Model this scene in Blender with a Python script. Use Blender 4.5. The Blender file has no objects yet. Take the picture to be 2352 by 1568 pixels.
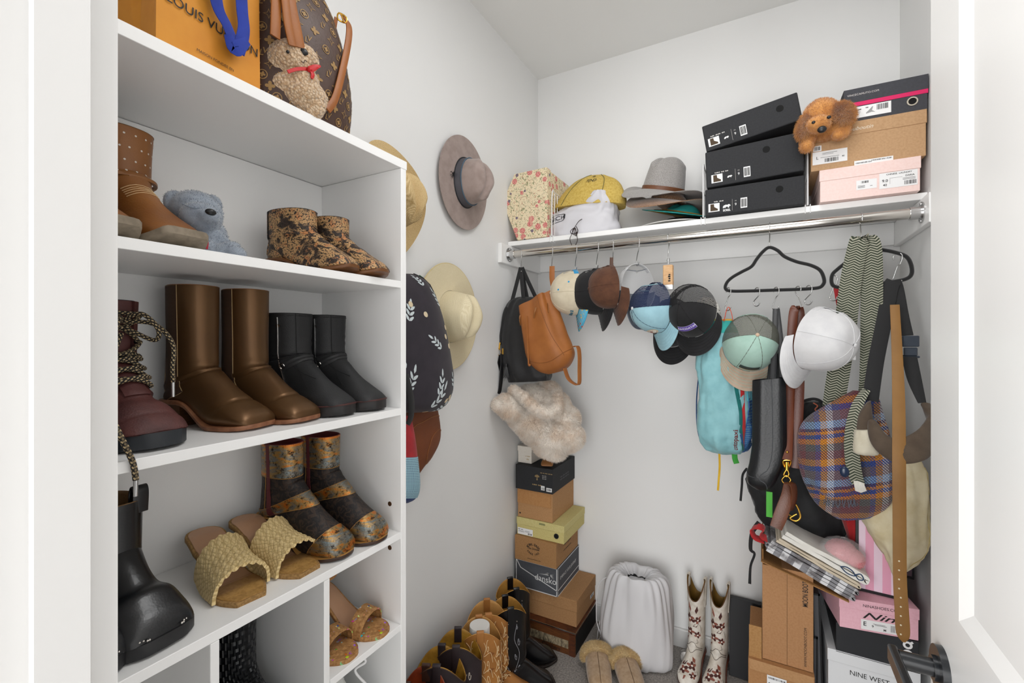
import bpy, bmesh, math, random
from mathutils import Vector, Matrix, noise
PI=math.pi
SC=bpy.context.scene
# ---------------------------------------------------------------- camera, light, exposure
YAW=math.radians(28.9); FPX=1040.0; CXP=1176.0; CYP=778.0; EYE=1.38
cd=bpy.data.cameras.new('camera'); cam=bpy.data.objects.new('camera',cd); SC.collection.objects.link(cam)
cam.location=(0,0,EYE); cam.rotation_euler=(PI/2,0,YAW)
cd.sensor_width=36; cd.lens=36*FPX/2352; cd.shift_y=-6/2352; cd.clip_start=.01
SC.camera=cam
SC.view_settings.view_transform='Standard'; SC.view_settings.look='None'; SC.view_settings.gamma=1
SC.view_settings.use_curve_mapping=False; SC.view_settings.exposure=0.42
w=bpy.data.worlds.new('world'); SC.world=w; w.use_nodes=True
w.node_tree.nodes['Background'].inputs[0].default_value=(.98,.99,1.0,1)
w.node_tree.nodes['Background'].inputs[1].default_value=.18
def area(name,loc,target,size,sizey,power,col=(1,1,1),spread=180):
    l=bpy.data.lights.new(name,'AREA'); l.shape='RECTANGLE'; l.size=size; l.size_y=sizey; l.energy=power; l.color=col
    l.spread=math.radians(spread)
    o=bpy.data.objects.new(name,l); SC.collection.objects.link(o); o.location=loc
    o.rotation_euler=(Vector(target)-Vector(loc)).to_track_quat('-Z','Y').to_euler(); return o
area('bedroom_window_light',(0.15,-3.0,1.7),(-.35,1.3,1.2),2.4,2.0,80,(1,1,1))
area('bedroom_side_fill_light',(1.75,-1.35,1.75),(-.95,.75,1.15),1.7,1.5,11,(1,1,1))  # added fill from right of the doorway, brightens the shelf unit; no window known
area('bedroom_left_fill_light',(-1.75,-1.7,1.6),(.25,.55,1.35),1.8,1.6,98,(1,1,1))  # unseen fill lamp added on the left to brighten the door leaf
area('upward_fill_light',(-.1,-1.6,.2),(-.25,1.5,2.74),1.9,1.2,33,(1,1,1))  # invented upward lamp that lifts the closet ceiling, imitating floor bounce
area('overhead_fill_light',(-.02,.92,2.70),(-.02,.92,0),.6,.6,6,(1,1,1))  # unseen overhead lamp added to lift the closet walls; no fixture modelled
# ---------------------------------------------------------------- geometry of the place
def ray(px,py):
    u=(px-CXP)/FPX; v=(CYP-py)/FPX
    return Vector((-math.sin(YAW)+u*math.cos(YAW), math.cos(YAW)+u*math.sin(YAW), v))
def at(px,py,x=None,y=None,z=None):
    r=ray(px,py)
    t= x/r.x if x is not None else (y/r.y if y is not None else (z-EYE)/r.z)
    return Vector((r.x*t,r.y*t,EYE+r.z*t))
XL=-1.03; XR=.4446; YB=2.15; YF=.18; ZC=2.74
# ---------------------------------------------------------------- materials
def lin(c):
    if isinstance(c,str):
        c=c.lstrip('#'); c=[int(c[i:i+2],16)/255 for i in (0,2,4)]
        c=[x/12.92 if x<=.04045 else ((x+.055)/1.055)**2.4 for x in c]
    return (c[0],c[1],c[2],1)
class G:
    def __init__(s,name):
        s.m=bpy.data.materials.new(name); s.m.use_nodes=True; s.t=s.m.node_tree
        s.b=s.t.nodes['Principled BSDF']; s.out=s.t.nodes['Material Output']
    def n(s,ty,**k):
        nd=s.t.nodes.new('ShaderNode'+ty)
        for a,v in k.items():
            if a[0]=='_': setattr(nd,a[1:],v)
            else: s.set(nd.inputs[a.replace('__',' ')],v)
        return nd
    def set(s,inp,v):
        if isinstance(v,bpy.types.NodeSocket): s.t.links.new(v,inp)
        elif isinstance(v,bpy.types.Node): s.t.links.new(v.outputs[0],inp)
        else:
            if isinstance(v,str): v=lin(v)
            inp.default_value=v
    def math(s,op,a,b=None,c=None):
        nd=s.t.nodes.new('ShaderNodeMath'); nd.operation=op
        for i,v in enumerate((a,b,c)):
            if v is not None: s.set(nd.inputs[i],v)
        return nd.outputs[0]
    def mix(s,f,a,b):
        nd=s.t.nodes.new('ShaderNodeMix'); nd.data_type='RGBA'
        s.set(nd.inputs[0],f); s.set(nd.inputs[6],a); s.set(nd.inputs[7],b); return nd.outputs[2]
    def co(s,kind='Object',sc=(1,1,1),rot=(0,0,0)):
        tc=s.t.nodes.new('ShaderNodeTexCoord'); mp=s.t.nodes.new('ShaderNodeMapping')
        s.t.links.new(tc.outputs[kind],mp.inputs[0]); mp.inputs['Scale'].default_value=sc; mp.inputs['Rotation'].default_value=rot
        return mp.outputs[0]
    def noise(s,co,scale,detail=3,rough=.55,dist=0):
        nd=s.n('TexNoise',Vector=co,Scale=scale,Detail=detail,Roughness=rough,Distortion=dist); return nd.outputs[0]
    def ramp(s,f,lo,hi):
        nd=s.t.nodes.new('ShaderNodeMapRange'); nd.clamp=True
        s.set(nd.inputs[0],f); nd.inputs[1].default_value=lo; nd.inputs[2].default_value=hi; return nd.outputs[0]
    def vor(s,co,scale,feature='F1',out=0,rnd=1.0):
        nd=s.n('TexVoronoi',_feature=feature,Vector=co,Scale=scale); nd.inputs['Randomness'].default_value=rnd; return nd.outputs[out]
    def bump(s,h,strength=.3,dist=.001,prev=None):
        nd=s.n('Bump',Height=h,Strength=strength,Distance=dist)
        if prev is not None: s.t.links.new(prev,nd.inputs['Normal'])
        s.t.links.new(nd.outputs[0],s.b.inputs['Normal']); return nd.outputs[0]
    def sep(s,co):
        nd=s.t.nodes.new('ShaderNodeSeparateXYZ'); s.t.links.new(co,nd.inputs[0]); return nd.outputs
    def done(s,col=None,rough=None,metal=None,sheen=0,coat=0,spec=None,alpha=None):
        b=s.b
        if col is not None: s.set(b.inputs['Base Color'],col)
        if rough is not None: s.set(b.inputs['Roughness'],rough)
        if metal is not None: s.set(b.inputs['Metallic'],metal)
        if sheen: b.inputs['Sheen Weight'].default_value=sheen
        if coat: b.inputs['Coat Weight'].default_value=coat
        if spec is not None: b.inputs['Specular IOR Level'].default_value=spec
        if alpha is not None: s.set(b.inputs['Alpha'],alpha)
        return s.m
_mc={}
def mat(col,rough=.6,metal=0,var=None,vs=12,vr=(.42,.62),bump=0,bs=120,bd=.001,st=(1,1,1),sheen=0,coat=0,spec=None,name='surface',kind='noise'):
    key=(col,rough,metal,var,vs,vr,bump,bs,bd,st,sheen,coat,spec,kind)
    if key in _mc: return _mc[key]
    g=G(name); c=g.co('Object',st); base=col
    if var: base=g.mix(g.ramp(g.noise(c,vs,4),*vr),col,var)
    else: base=g.mix(0,col,col)
    if bump:
        h=g.noise(c,bs,3) if kind=='noise' else g.vor(c,bs)
        g.bump(h,bump,bd)
    _mc[key]=g.done(base,rough,metal,sheen,coat,spec); return _mc[key]
def leather(col,var=None,rough=.42,bs=260,bump=.25,coat=0,vs=9): return mat(col,rough,0,var,vs,(.35,.7),bump,bs,.0008,coat=coat,name='leather',kind='vor')
def cloth(col,var=None,rough=.9,bs=700,bump=.25,vs=25): return mat(col,rough,0,var,vs,(.4,.62),bump,bs,.0006,sheen=.15,name='cloth')
def paint(col,rough=.5): return mat(col,rough,bump=.04,bs=60,bd=.002,name='paint')
def card(col,var): 
    return mat(col,.8,0,var,160,(.4,.65),.08,90,.0006,name='card')
# ---------------------------------------------------------------- mesh helpers
def link(o): SC.collection.objects.link(o); return o
def thing(name,label,cat,loc=(0,0,0),rz=0,group=None,mtx=None):
    o=bpy.data.objects.new(name,None); link(o); o.empty_display_size=.05
    if mtx is not None: o.matrix_world=mtx
    else: o.location=loc; o.rotation_euler=(0,0,rz)
    o['label']=label; o['category']=cat
    if group: o['group']=group
    return o
def tag(o,label,cat,group=None):
    o['label']=label; o['category']=cat
    if group: o['group']=group
    return o
def mesh(name,V,F,m,parent=None,smooth=True,uv=None,label=None,kind=None,sharp=None):
    me=bpy.data.meshes.new(name); me.from_pydata([tuple(v) for v in V],[],F)
    if uv is not None:
        ul=me.uv_layers.new(name='UVMap')
        for p in me.polygons:
            for li in p.loop_indices: ul.data[li].uv=uv[me.loops[li].vertex_index]
    bm=bmesh.new(); bm.from_mesh(me); bmesh.ops.recalc_face_normals(bm,faces=bm.faces); bm.to_mesh(me); bm.free()
    if smooth:
        for p in me.polygons: p.use_smooth=True
        if sharp is None: sharp=50
        me.set_sharp_from_angle(angle=math.radians(sharp))
    me.materials.append(m)
    o=bpy.data.objects.new(name,me); link(o)
    if parent is not None: o.parent=parent
    if label: o['label']=label
    if kind: o['kind']=kind
    return o
def rebase(o,loc):
    """world-built children of an Empty at loc"""
    return o
class MB:
    def __init__(s): s.V=[]; s.F=[]; s.U=[]
    def add(s,V,F,uv=None):
        b=len(s.V); s.V+= [Vector(v) for v in V]; s.F+=[tuple(i+b for i in f) for f in F]
        s.U+= (uv if uv is not None else [(v[0],v[2]) for v in V]); return s
    def box(s,lo,hi,M=None):
        x0,y0,z0=lo; x1,y1,z1=hi
        V=[Vector(p) for p in ((x0,y0,z0),(x1,y0,z0),(x1,y1,z0),(x0,y1,z0),(x0,y0,z1),(x1,y0,z1),(x1,y1,z1),(x0,y1,z1))]
        if M is not None: V=[M@v for v in V]
        return s.add(V,[(0,3,2,1),(4,5,6,7),(0,1,5,4),(1,2,6,5),(2,3,7,6),(3,0,4,7)])
    def tube(s,pts,r,n=8,closed=False,cap=True):
        pts=[Vector(p) for p in pts]; N=len(pts); up=Vector((0,0,1)); rings=[]; prev=None
        rr=r if isinstance(r,(list,tuple)) else [r]*N
        for i,p in enumerate(pts):
            a=pts[(i-1)%N] if (closed or i>0) else p; b=pts[(i+1)%N] if (closed or i<N-1) else p
            t=(b-a).normalized() if (b-a).length>1e-9 else Vector((0,0,1))
            if prev is None:
                prev=t.cross(Vector((.31,.77,.2))).normalized()
            nrm=(prev-t*prev.dot(t))
            nrm=nrm.normalized() if nrm.length>1e-6 else t.orthogonal().normalized()
            prev=nrm; bi=t.cross(nrm)
            rings.append([p+(nrm*math.cos(2*PI*k/n)+bi*math.sin(2*PI*k/n))*rr[i] for k in range(n)])
        V=[v for rg in rings for v in rg]; F=[]; M=N if closed else N-1
        for i in range(M):
            j=(i+1)%N
            for k in range(n): F.append((i*n+k,i*n+(k+1)%n,j*n+(k+1)%n,j*n+k))
        if cap and not closed: F.append(tuple(range(n))[::-1]); F.append(tuple((N-1)*n+k for k in range(n)))
        L=0; U=[]
        for i in range(N):
            if i: L+=(pts[i]-pts[i-1]).length
            U+=[(k/n,L) for k in range(n)]
        return s.add(V,F,U)
    def ribbon(s,pts,width,th,wd,smooth=6,n=None):
        """flat strap along pts; wd = width direction (vector or list)"""
        P=spline(pts,smooth); N=len(P)
        W=wd if isinstance(wd,list) else [wd]*len(pts)
        Wd=spline(W,smooth) if len(W)>1 else [Vector(W[0])]*N
        wid=width if isinstance(width,list) else [width]*len(pts)
        wi=spline([Vector((q,0,0)) for q in wid],smooth)
        V=[];U=[];L=0
        for i,p in enumerate(P):
            t=(P[min(i+1,N-1)]-P[max(i-1,0)]).normalized()
            wv=Wd[i]-t*Wd[i].dot(t)
            wv=wv.normalized() if wv.length>1e-6 else t.orthogonal().normalized()
            nn=t.cross(wv); h=wi[i].x/2
            if i: L+=(P[i]-P[i-1]).length
            for a,b in ((-1,-.6),(-.9,-1),(.9,-1),(1,-.6),(1,.6),(.9,1),(-.9,1),(-1,.6)):
                V.append(p+wv*h*a+nn*th/2*b); U.append((a*h,L))
        F=[]
        for i in range(N-1):
            for k in range(8): F.append((i*8+k,i*8+(k+1)%8,(i+1)*8+(k+1)%8,(i+1)*8+k))
        F.append(tuple(range(8))[::-1]); F.append(tuple((N-1)*8+k for k in range(8)))
        return s.add(V,F,U)
    def ball(s,c,r,M=None,seg=12,rg=8):
        if not isinstance(r,(list,tuple,Vector)): r=(r,r,r)
        V=[];F=[]
        for i in range(rg+1):
            a=PI*i/rg
            for k in range(seg):
                b=2*PI*k/seg; v=Vector((r[0]*math.sin(a)*math.cos(b),r[1]*math.sin(a)*math.sin(b),r[2]*math.cos(a)))
                if M is not None: v=M@v
                V.append(v+Vector(c))
        for i in range(rg):
            for k in range(seg): F.append((i*seg+k,i*seg+(k+1)%seg,(i+1)*seg+(k+1)%seg,(i+1)*seg+k))
        return s.add(V,F)
    def cyl(s,a,b,r0,r1=None,n=20):
        r1=r0 if r1 is None else r1
        return s.tube([a,b],[r0,r1],n)
    def disc(s,c,nrm,ro,ri,th,n=32):
        """flat ring/disc with thickness"""
        nrm=Vector(nrm).normalized(); a=nrm.orthogonal().normalized(); b=nrm.cross(a); c=Vector(c); V=[];F=[]
        prof=[(ri,0),(ri,th),(ro,th),(ro,0)]
        for k in range(n):
            d=a*math.cos(2*PI*k/n)+b*math.sin(2*PI*k/n)
            for (r,h) in prof: V.append(c+d*r+nrm*h)
        for k in range(n):
            j=(k+1)%n
            for q in range(4): F.append((k*4+q,k*4+(q+1)%4,j*4+(q+1)%4,j*4+q))
        return s.add(V,F)
    def build(s,name,m,parent=None,smooth=True,label=None,kind=None,sharp=None):
        return mesh(name,s.V,s.F,m,parent,smooth,s.U,label,kind,sharp)
def spline(P,k=6,closed=False):
    P=[Vector(p) for p in P]
    if len(P)<3 or k<=1:
        if len(P)==2 and k>1: return [P[0].lerp(P[1],i/k) for i in range(k+1)]
        return P
    out=[]; N=len(P)
    for i in range(N if closed else N-1):
        if closed: a,b,c,d=P[(i-1)%N],P[i],P[(i+1)%N],P[(i+2)%N]
        else: a,b,c,d=P[max(i-1,0)],P[i],P[i+1],P[min(i+2,N-1)]
        for j in range(k):
            t=j/k
            out.append(.5*((2*b)+(c-a)*t+(2*a-5*b+4*c-d)*t*t+(3*b-3*c+d-a)*t**3))
    if not closed: out.append(P[-1])
    return out
def pw(x,xs,ys):
    """smooth piecewise interpolation"""
    if x<=xs[0]: return ys[0]
    for i in range(1,len(xs)):
        if x<=xs[i]:
            t=(x-xs[i-1])/(xs[i]-xs[i-1]); 
            y0,y1=ys[i-1],ys[i]; ym=ys[max(i-2,0)]; yn=ys[min(i+1,len(ys)-1)]
            return .5*((2*y0)+(y1-ym)*t+(2*ym-5*y0+4*y1-yn)*t*t+(3*y0-3*y1+yn-ym)*t**3)
    return ys[-1]
_tc={}
def txt2d(s,size,bold=0,slant=0):
    if s[0]=='~':
        V=[];F=[];x=0
        for i,ch in enumerate(s[1:]):
            if ch!=' ':
                w_=.34+.12*((i*7)%3)/2; h_=.62-.12*((i*5)%2); n=len(V); V+=[(x,-.3),(x+w_,-.3),(x+w_,-.3+h_),(x,-.3+h_)]; F.append((n,n+1,n+2,n+3))
            x+=.56
        return [((a-x/2)*size,b*size) for a,b in V],F
    key=(s,bold,slant)
    if key not in _tc:
        c=bpy.data.curves.new('t','FONT'); c.body=s; c.size=1; c.align_x='CENTER'; c.align_y='CENTER'; c.resolution_u=3; c.offset=bold; c.shear=slant
        o=bpy.data.objects.new('t',c); link(o); bpy.context.view_layer.update()
        me=bpy.data.meshes.new_from_object(o.evaluated_get(bpy.context.evaluated_depsgraph_get()))
        _tc[key]=([(v.co.x,v.co.y) for v in me.vertices],[tuple(p.vertices) for p in me.polygons])
        bpy.data.objects.remove(o); bpy.data.curves.remove(c); bpy.data.meshes.remove(me)
    V,F=_tc[key]; return [(x*size,y*size) for x,y in V],F
def rot2(V,a):
    c,s=math.cos(a),math.sin(a); return [(x*c-y*s,x*s+y*c) for x,y in V]
def plane_art(mb,V2,F,o,xd,yd,off=.0006):
    xd=Vector(xd).normalized(); yd=Vector(yd).normalized(); n=xd.cross(yd)
    mb.add([Vector(o)+xd*x+yd*y+n*off for x,y in V2],F)
def text_on(T,s,size,o,m,xd=(1,0,0),yd=(0,0,1),rot=0,bold=0,slant=0,name='lettering',off=.0007,sx=1):
    V,F=txt2d(s,size,bold,slant); V=[(x*sx,y) for x,y in V]
    if rot: V=rot2(V,rot)
    mb=MB(); plane_art(mb,V,F,o,xd,yd,off); return mb.build(name,m,T,smooth=False)
class Surf:
    """parametric surface P(s,t); s down/along 0..1, t around 0..1"""
    def __init__(s,P,C=None): s.P=P; s.C=C
    def N(s,a,t):
        e=1e-3; a0=min(max(a,e),1-e)
        ds=s.P(a0+e,t)-s.P(a0-e,t); dt=s.P(a0,t+e)-s.P(a0,t-e); n=ds.cross(dt)
        n=n.normalized() if n.length>1e-12 else Vector((0,0,1))
        if s.C is not None and n.dot(s.P(a0,t)-s.C(a0))<0: n=-n
        return n
    def grid(s,mb,s0,s1,t0,t1,ns,nt,off=0,closed=False,capb=False,capt=False):
        V=[];U=[]; m=nt if closed else nt+1
        for i in range(ns+1):
            a=s0+(s1-s0)*i/ns
            for j in range(m):
                t=t0+(t1-t0)*j/nt; p=s.P(a,t)
                if off: p=p+s.N(a,t)*off
                V.append(p); U.append((t,a))
        F=[]
        for i in range(ns):
            for j in range(nt):
                k=(j+1)%m if closed else j+1
                F.append((i*m+j,i*m+k,(i+1)*m+k,(i+1)*m+j))
        if capt: V.append(sum(V[:m],Vector())/m); U.append((0,0)); F+=[(len(V)-1,j,(j+1)%m) for j in range(m)]
        if capb:
            c=sum(V[ns*m:ns*m+m],Vector())/m; V.append(c); U.append((0,1)); F+=[(len(V)-1,ns*m+(j+1)%m,ns*m+j) for j in range(m)]
        mb.add(V,F,U); return mb
    def body(s,name,m,parent=None,ns=48,nt=64,capb=True,capt=False,**k):
        return s.grid(MB(),0,1,0,1,ns,nt,0,True,capb,capt).build(name,m,parent,**k)
    def patch(s,name,m,parent,s0,s1,t0,t1,off=.0015,ns=16,nt=16,inset=.0005,**k):
        """raised panel with edges"""
        mb=MB(); V=[];U=[]
        for o in (off,-inset):
            for i in range(ns+1):
                a=s0+(s1-s0)*i/ns
                for j in range(nt+1):
                    t=t0+(t1-t0)*j/nt; V.append(s.P(a,t)+s.N(a,t)*o); U.append((t,a))
        F=[];q=(ns+1)*(nt+1); m1=nt+1
        for i in range(ns):
            for j in range(nt): F.append((i*m1+j,i*m1+j+1,(i+1)*m1+j+1,(i+1)*m1+j))
        for i in range(ns):
            F.append((i*m1,(i+1)*m1,(i+1)*m1+q,i*m1+q)); F.append((i*m1+nt,i*m1+nt+q,(i+1)*m1+nt+q,(i+1)*m1+nt))
        for j in range(nt):
            F.append((j,j+q,j+1+q,j+1)); b=ns*m1; F.append((b+j,b+j+1,b+j+1+q,b+j+q))
        mb.add(V,F,U); return mb.build(name,m,parent,**k)
    def shape(s,mb,poly,s0,t0,off=.0012,rot=0,flip=1):
        """drape 2-D faces (metres) at (s0,t0)"""
        V2,F=poly; e=2e-3; a0=min(max(s0,e),1-e)
        ls=(s.P(a0+e,t0)-s.P(a0-e,t0)).length/(2*e); lt=(s.P(a0,t0+e)-s.P(a0,t0-e)).length/(2*e)
        if rot: V2=rot2(V2,rot)
        V=[]
        for x,y in V2:
            a=min(max(s0-y/ls,.0),1.); t=t0-flip*x/lt; V.append(s.P(a,t)+s.N(a,t)*off)
        mb.add(V,F); return mb
    def line(s,mb,pts,r,off=.0006,n=5,k=4):
        P=spline([Vector((a,t,0)) for a,t in pts],k)
        mb.tube([s.P(min(max(q.x,0),1),q.y)+s.N(q.x,q.y)*off for q in P],r,n); return mb
def poly2(pts):
    return (pts,[tuple(range(len(pts)))])
def discp(r,n=16,ry=None): 
    ry=ry or r; V=[(0,0)]; F=[]; R=4 if r>.009 else 1
    for q in range(1,R+1): V+=[(r*q/R*math.cos(2*PI*k/n),ry*q/R*math.sin(2*PI*k/n)) for k in range(n)]
    F+=[(0,1+k,1+(k+1)%n) for k in range(n)]
    for q in range(1,R): F+=[(1+(q-1)*n+k,1+(q-1)*n+(k+1)%n,1+q*n+(k+1)%n,1+q*n+k) for k in range(n)]
    return V,F
def gq(w,h,nx=10,ny=4):
    V=[(-w/2+w*i/nx,-h/2+h*j/ny) for j in range(ny+1) for i in range(nx+1)]
    return V,[(j*(nx+1)+i,j*(nx+1)+i+1,(j+1)*(nx+1)+i+1,(j+1)*(nx+1)+i) for j in range(ny) for i in range(nx)]
def fuzz(mb,V,F,count,length,width,jit=.6,droop=0,seed=1,comb=None):
    """short fibres standing on faces"""
    rnd=random.Random(seed); areas=[];tot=0;ps=[]
    for f in F:
        a,b,c=V[f[0]],V[f[1]],V[f[2]]; n=(b-a).cross(c-a); ar=n.length*(1 if len(f)==4 else .5); tot+=ar; areas.append(tot)
    import bisect
    for i in range(count):
        f=F[min(bisect.bisect(areas,rnd.random()*tot),len(F)-1)]
        p=[V[k] for k in f]; u,v=rnd.random(),rnd.random()
        q=(p[0]*(1-u)+p[1]*u)*(1-v)+((p[3]*(1-u)+p[2]*u) if len(p)==4 else p[2])*v
        n=(p[1]-p[0]).cross(p[2]-p[0])
        if n.length<1e-12: continue
        n.normalize(); d=n+Vector((rnd.uniform(-1,1),rnd.uniform(-1,1),rnd.uniform(-1,1)))*jit
        if comb is not None: d+=comb
        d.z-=droop; d.normalize()
        sd=d.cross(Vector((rnd.uniform(-1,1),rnd.uniform(-1,1),rnd.uniform(-1,1)))).normalized()*width/2
        l=length*rnd.uniform(.6,1.2); m=q+d*l*.55; e=q+d*l+Vector((0,0,-droop*l*.4))
        b=len(mb.V); mb.V+=[q-sd,q+sd,m+sd*.7,m-sd*.7,e]; mb.F+=[(b,b+1,b+2,b+3),(b+3,b+2,b+4)]; mb.U+=[(0,0)]*5
def nz(x,y,z): return noise.noise(Vector((x,y,z)))
def lump(name,parts,m,parent,voxel=.0025,smooth=4,fur=0,fl=.006,fw=.0008,jit=.6,disp=0,dscale=200,droop=0,seed=1,label=None):
    """one continuous soft body from overlapping ellipsoids (voxel remeshed); parts: (centre, radii, rotation matrix or None)"""
    mb=MB()
    for q in parts: mb.ball(q[0],q[1],q[2].to_3x3() if len(q)>2 and q[2] is not None else None,24,16)
    o=mb.build('tmp',m); md=o.modifiers.new('r','REMESH'); md.mode='VOXEL'; md.voxel_size=voxel
    sm=o.modifiers.new('s','SMOOTH'); sm.iterations=smooth; sm.factor=.6
    bpy.context.view_layer.update(); me=bpy.data.meshes.new_from_object(o.evaluated_get(bpy.context.evaluated_depsgraph_get()))
    V=[v.co.copy() for v in me.vertices]; N=[v.normal.copy() for v in me.vertices]; F=[tuple(p.vertices) for p in me.polygons]
    bpy.data.objects.remove(o)
    if disp: V=[v+n*disp*nz(*(v*dscale)) for v,n in zip(V,N)]
    mb=MB(); mb.add(V,F)
    if fur: fuzz(mb,V,F,fur,fl,fw,jit,droop,seed)
    me2=bpy.data.meshes.new(name); me2.from_pydata([tuple(v) for v in mb.V],[],mb.F)
    for p in me2.polygons: p.use_smooth=True
    me2.materials.append(m); ob=bpy.data.objects.new(name,me2); link(ob)
    if parent is not None: ob.parent=parent
    if label: ob['label']=label
    return ob
def RX(a): return Matrix.Rotation(a,4,'X')
def RY(a): return Matrix.Rotation(a,4,'Y')
def RZ(a): return Matrix.Rotation(a,4,'Z')
def frame(o,fwd,up):
    """local +y = fwd, +z = up"""
    y=Vector(fwd).normalized(); z=Vector(up); z=(z-y*z.dot(y)).normalized(); x=y.cross(z)
    M=Matrix.Identity(4)
    for i in range(3): M[i][0]=x[i]; M[i][1]=y[i]; M[i][2]=z[i]; M[i][3]=o[i]
    return M
# ---------------------------------------------------------------- common materials
WHITE=mat('#f6f6f5',.38,bump=.03,bs=40,bd=.001,name='white_laminate')
TRIM=mat('#dddcda',.35,name='trim_paint')
CHROME=mat('#d8d4ce',.14,1,name='chrome'); STEEL=mat('#c9c9c9',.25,1,name='steel'); GOLD=mat('#d9a94a',.22,1,name='brass')
BLACKP=mat('#17181b',.4,name='black_plastic'); INK=mat('#1c1a18',.7,name='black_ink'); WINK=mat('#e8e8e8',.7,name='white_ink')
WPAPER=mat('#ececec',.6,name='white_paper')
KRAFT=card('#b08053','#a87848'); KRAFT2=card('#ad8250','#a17543')
BLKWEB=cloth('#121214',None,.75); 
def g_wall():
    g=G('wall_paint'); c=g.co('Object'); g.bump(g.noise(c,90,4),.06,.002); return g.done('#ebebea',.75)
WALL=g_wall()
def g_carpet():
    g=G('carpet'); c=g.co('Object'); n=g.noise(c,150,5,.75); n2=g.noise(c,420,3,.7)
    col=g.mix(g.ramp(n,.38,.62),'#6f665f','#d8cfc6'); col=g.mix(g.math('MULTIPLY',g.ramp(n2,.35,.65),.5),col,'#a59b92')
    g.bump(g.math('ADD',n,n2),1.0,.006); return g.done(col,.95,sheen=.3)
CARPET=g_carpet()
# ================================================================ THE SETTING
def struct(name,mb,m,smooth=False): o=mb.build(name,m,None,smooth); o['kind']='structure'; return o
struct('floor',MB().box((-2.2,-2.2,-.05),(2.2,2.25,0)),CARPET)
struct('ceiling',MB().box((XL-.1,YF-.13,ZC),(XR+.1,YB+.1,ZC+.05)),paint('#f0f0ee',.8))
struct('wall_left',MB().box((XL-.1,YF-.12,0),(XL,YB+.1,ZC)),WALL)
struct('wall_back',MB().box((XL,YB,0),(XR,YB+.1,ZC)),WALL)
struct('wall_right',MB().box((XR,YF-.12,0),(XR+.1,YB+.1,ZC)),WALL)
DL,DR,DT=-.493,.282,2.44
struct('wall_front',MB().box((XL,YF-.115,0),(DL-.019,YF,ZC)).box((DR+.019,YF-.115,0),(XR,YF,ZC)).box((DL-.019,YF-.115,DT+.019),(DR+.019,YF,ZC)),WALL)
struct('trim_1',MB().box((DL-.019,YF-.115,0),(DL,YF,DT)).box((DL,YF-.055,0),(DL+.011,YF-.022,DT)),TRIM)      # left jamb and stop
struct('trim_2',MB().box((DR,YF-.115,0),(DR+.019,YF,DT)).box((DL-.019,YF-.115,DT),(DR+.019,YF,DT+.019)),TRIM)
def bb(name,lo,hi,ax):
    mb=MB(); mb.box(lo,hi)
    o=struct(name,mb,TRIM); bv=o.modifiers.new('b','BEVEL'); bv.width=.004; bv.segments=2
bb('baseboard_back',(XL,YB-.014,0),(XR,YB,.083),0)
bb('baseboard_left',(XL,YF,0),(XL+.014,YB,.083),0)
bb('baseboard_right',(XR-.014,YF,0),(XR,YB,.083),0)
# ---- open door: leaf with recessed panels, at right
def door():
    T=bpy.data.objects.new('door_1',None); link(T); T.location=(.238,.2,.012); T['kind']='structure'
    L,H,th=.764,2.40,.035; b=.022; d=.009; st=.118; mb=MB()
    rec=[(st,L-st,.978,H-.14),(st,L-st,.24,.83)]
    # front skin with panel recesses, facing -x
    ys=[0,st,L-st,L]; zs=[0,.24,.83,.978,H-.14,H]
    for i in range(3):
        for j in range(5):
            y0,y1,z0,z1=ys[i],ys[i+1],zs[j],zs[j+1]
            if i==1 and j in (1,3):
                a=[(0,y0,z0),(0,y1,z0),(0,y1,z1),(0,y0,z1)]; c=[(d,y0+b,z0+b),(d,y1-b,z0+b),(d,y1-b,z1-b),(d,y0+b,z1-b)]
                mb.add(a+c,[(0,1,5,4),(1,2,6,5),(2,3,7,6),(3,0,4,7),(4,5,6,7)])
            else: mb.add([(0,y0,z0),(0,y1,z0),(0,y1,z1),(0,y0,z1)],[(0,1,2,3)])
    mb.add([(0,0,0),(0,L,0),(0,L,H),(0,0,H),(th,0,0),(th,L,0),(th,L,H),(th,0,H)],[(4,5,6,7),(0,1,5,4),(1,2,6,5),(2,3,7,6),(3,0,4,7)])
    me=mb.build('door_leaf',mat('#ebeae8',.3,name='door_paint'),T,False)
    HB=mat('#15181c',.3,0,coat=.3,name='black_handle')
    hy,hz=.704,.873
    h=MB(); h.disc((0,hy,hz),(-1,0,0),.033,.0,.009,40)
    h.tube([(-.009,hy,hz),(-.014,hy,hz)],.0175,24); h.tube([(-.014,hy,hz),(-.052,hy,hz)],.0125,24)
    o=h.build('door_handle',HB,T)
    lv=MB(); lv.box((-.064,hy-.125,hz-.013),(-.052,hy+.014,hz+.013)); l=lv.build('lever',HB,o,False)
    bv=l.modifiers.new('b','BEVEL'); bv.width=.003; bv.segments=3
door()
# ================================================================ FITTED SHELF, CLEATS, ROD
ZS=1.829
T=thing('closet_shelf','long white shelf board on cleats across the back wall above the chrome rod','shelf',(XL,1.825,1.808))
s=MB().box((.001,0,0),(XR-XL-.001,.324,.021)).build('shelf_board',WHITE,T,False)
bv=s.modifiers.new('b','BEVEL'); bv.width=.0015
for nm,lo,hi in (('cleat',(0.0005,-.09,-.088),(.019,.324,-.0005)),('cleat',(XR-XL-.019,-.085,-.088),(XR-XL-.0005,.324,-.0005)),('cleat',(.019,.306,-.083),(XR-XL-.019,.3245,-.0005))):
    c=MB().box(lo,hi).build(nm,WHITE,T,False); bv=c.modifiers.new('b','BEVEL'); bv.width=.002; bv.segments=2
ROD=Vector((0,1.805,1.7635))
T=thing('closet_rod','shiny chrome hanging rod under the long white shelf','rod',(XL+.019,1.805,1.7635))
LW=XR-XL-.038
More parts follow.
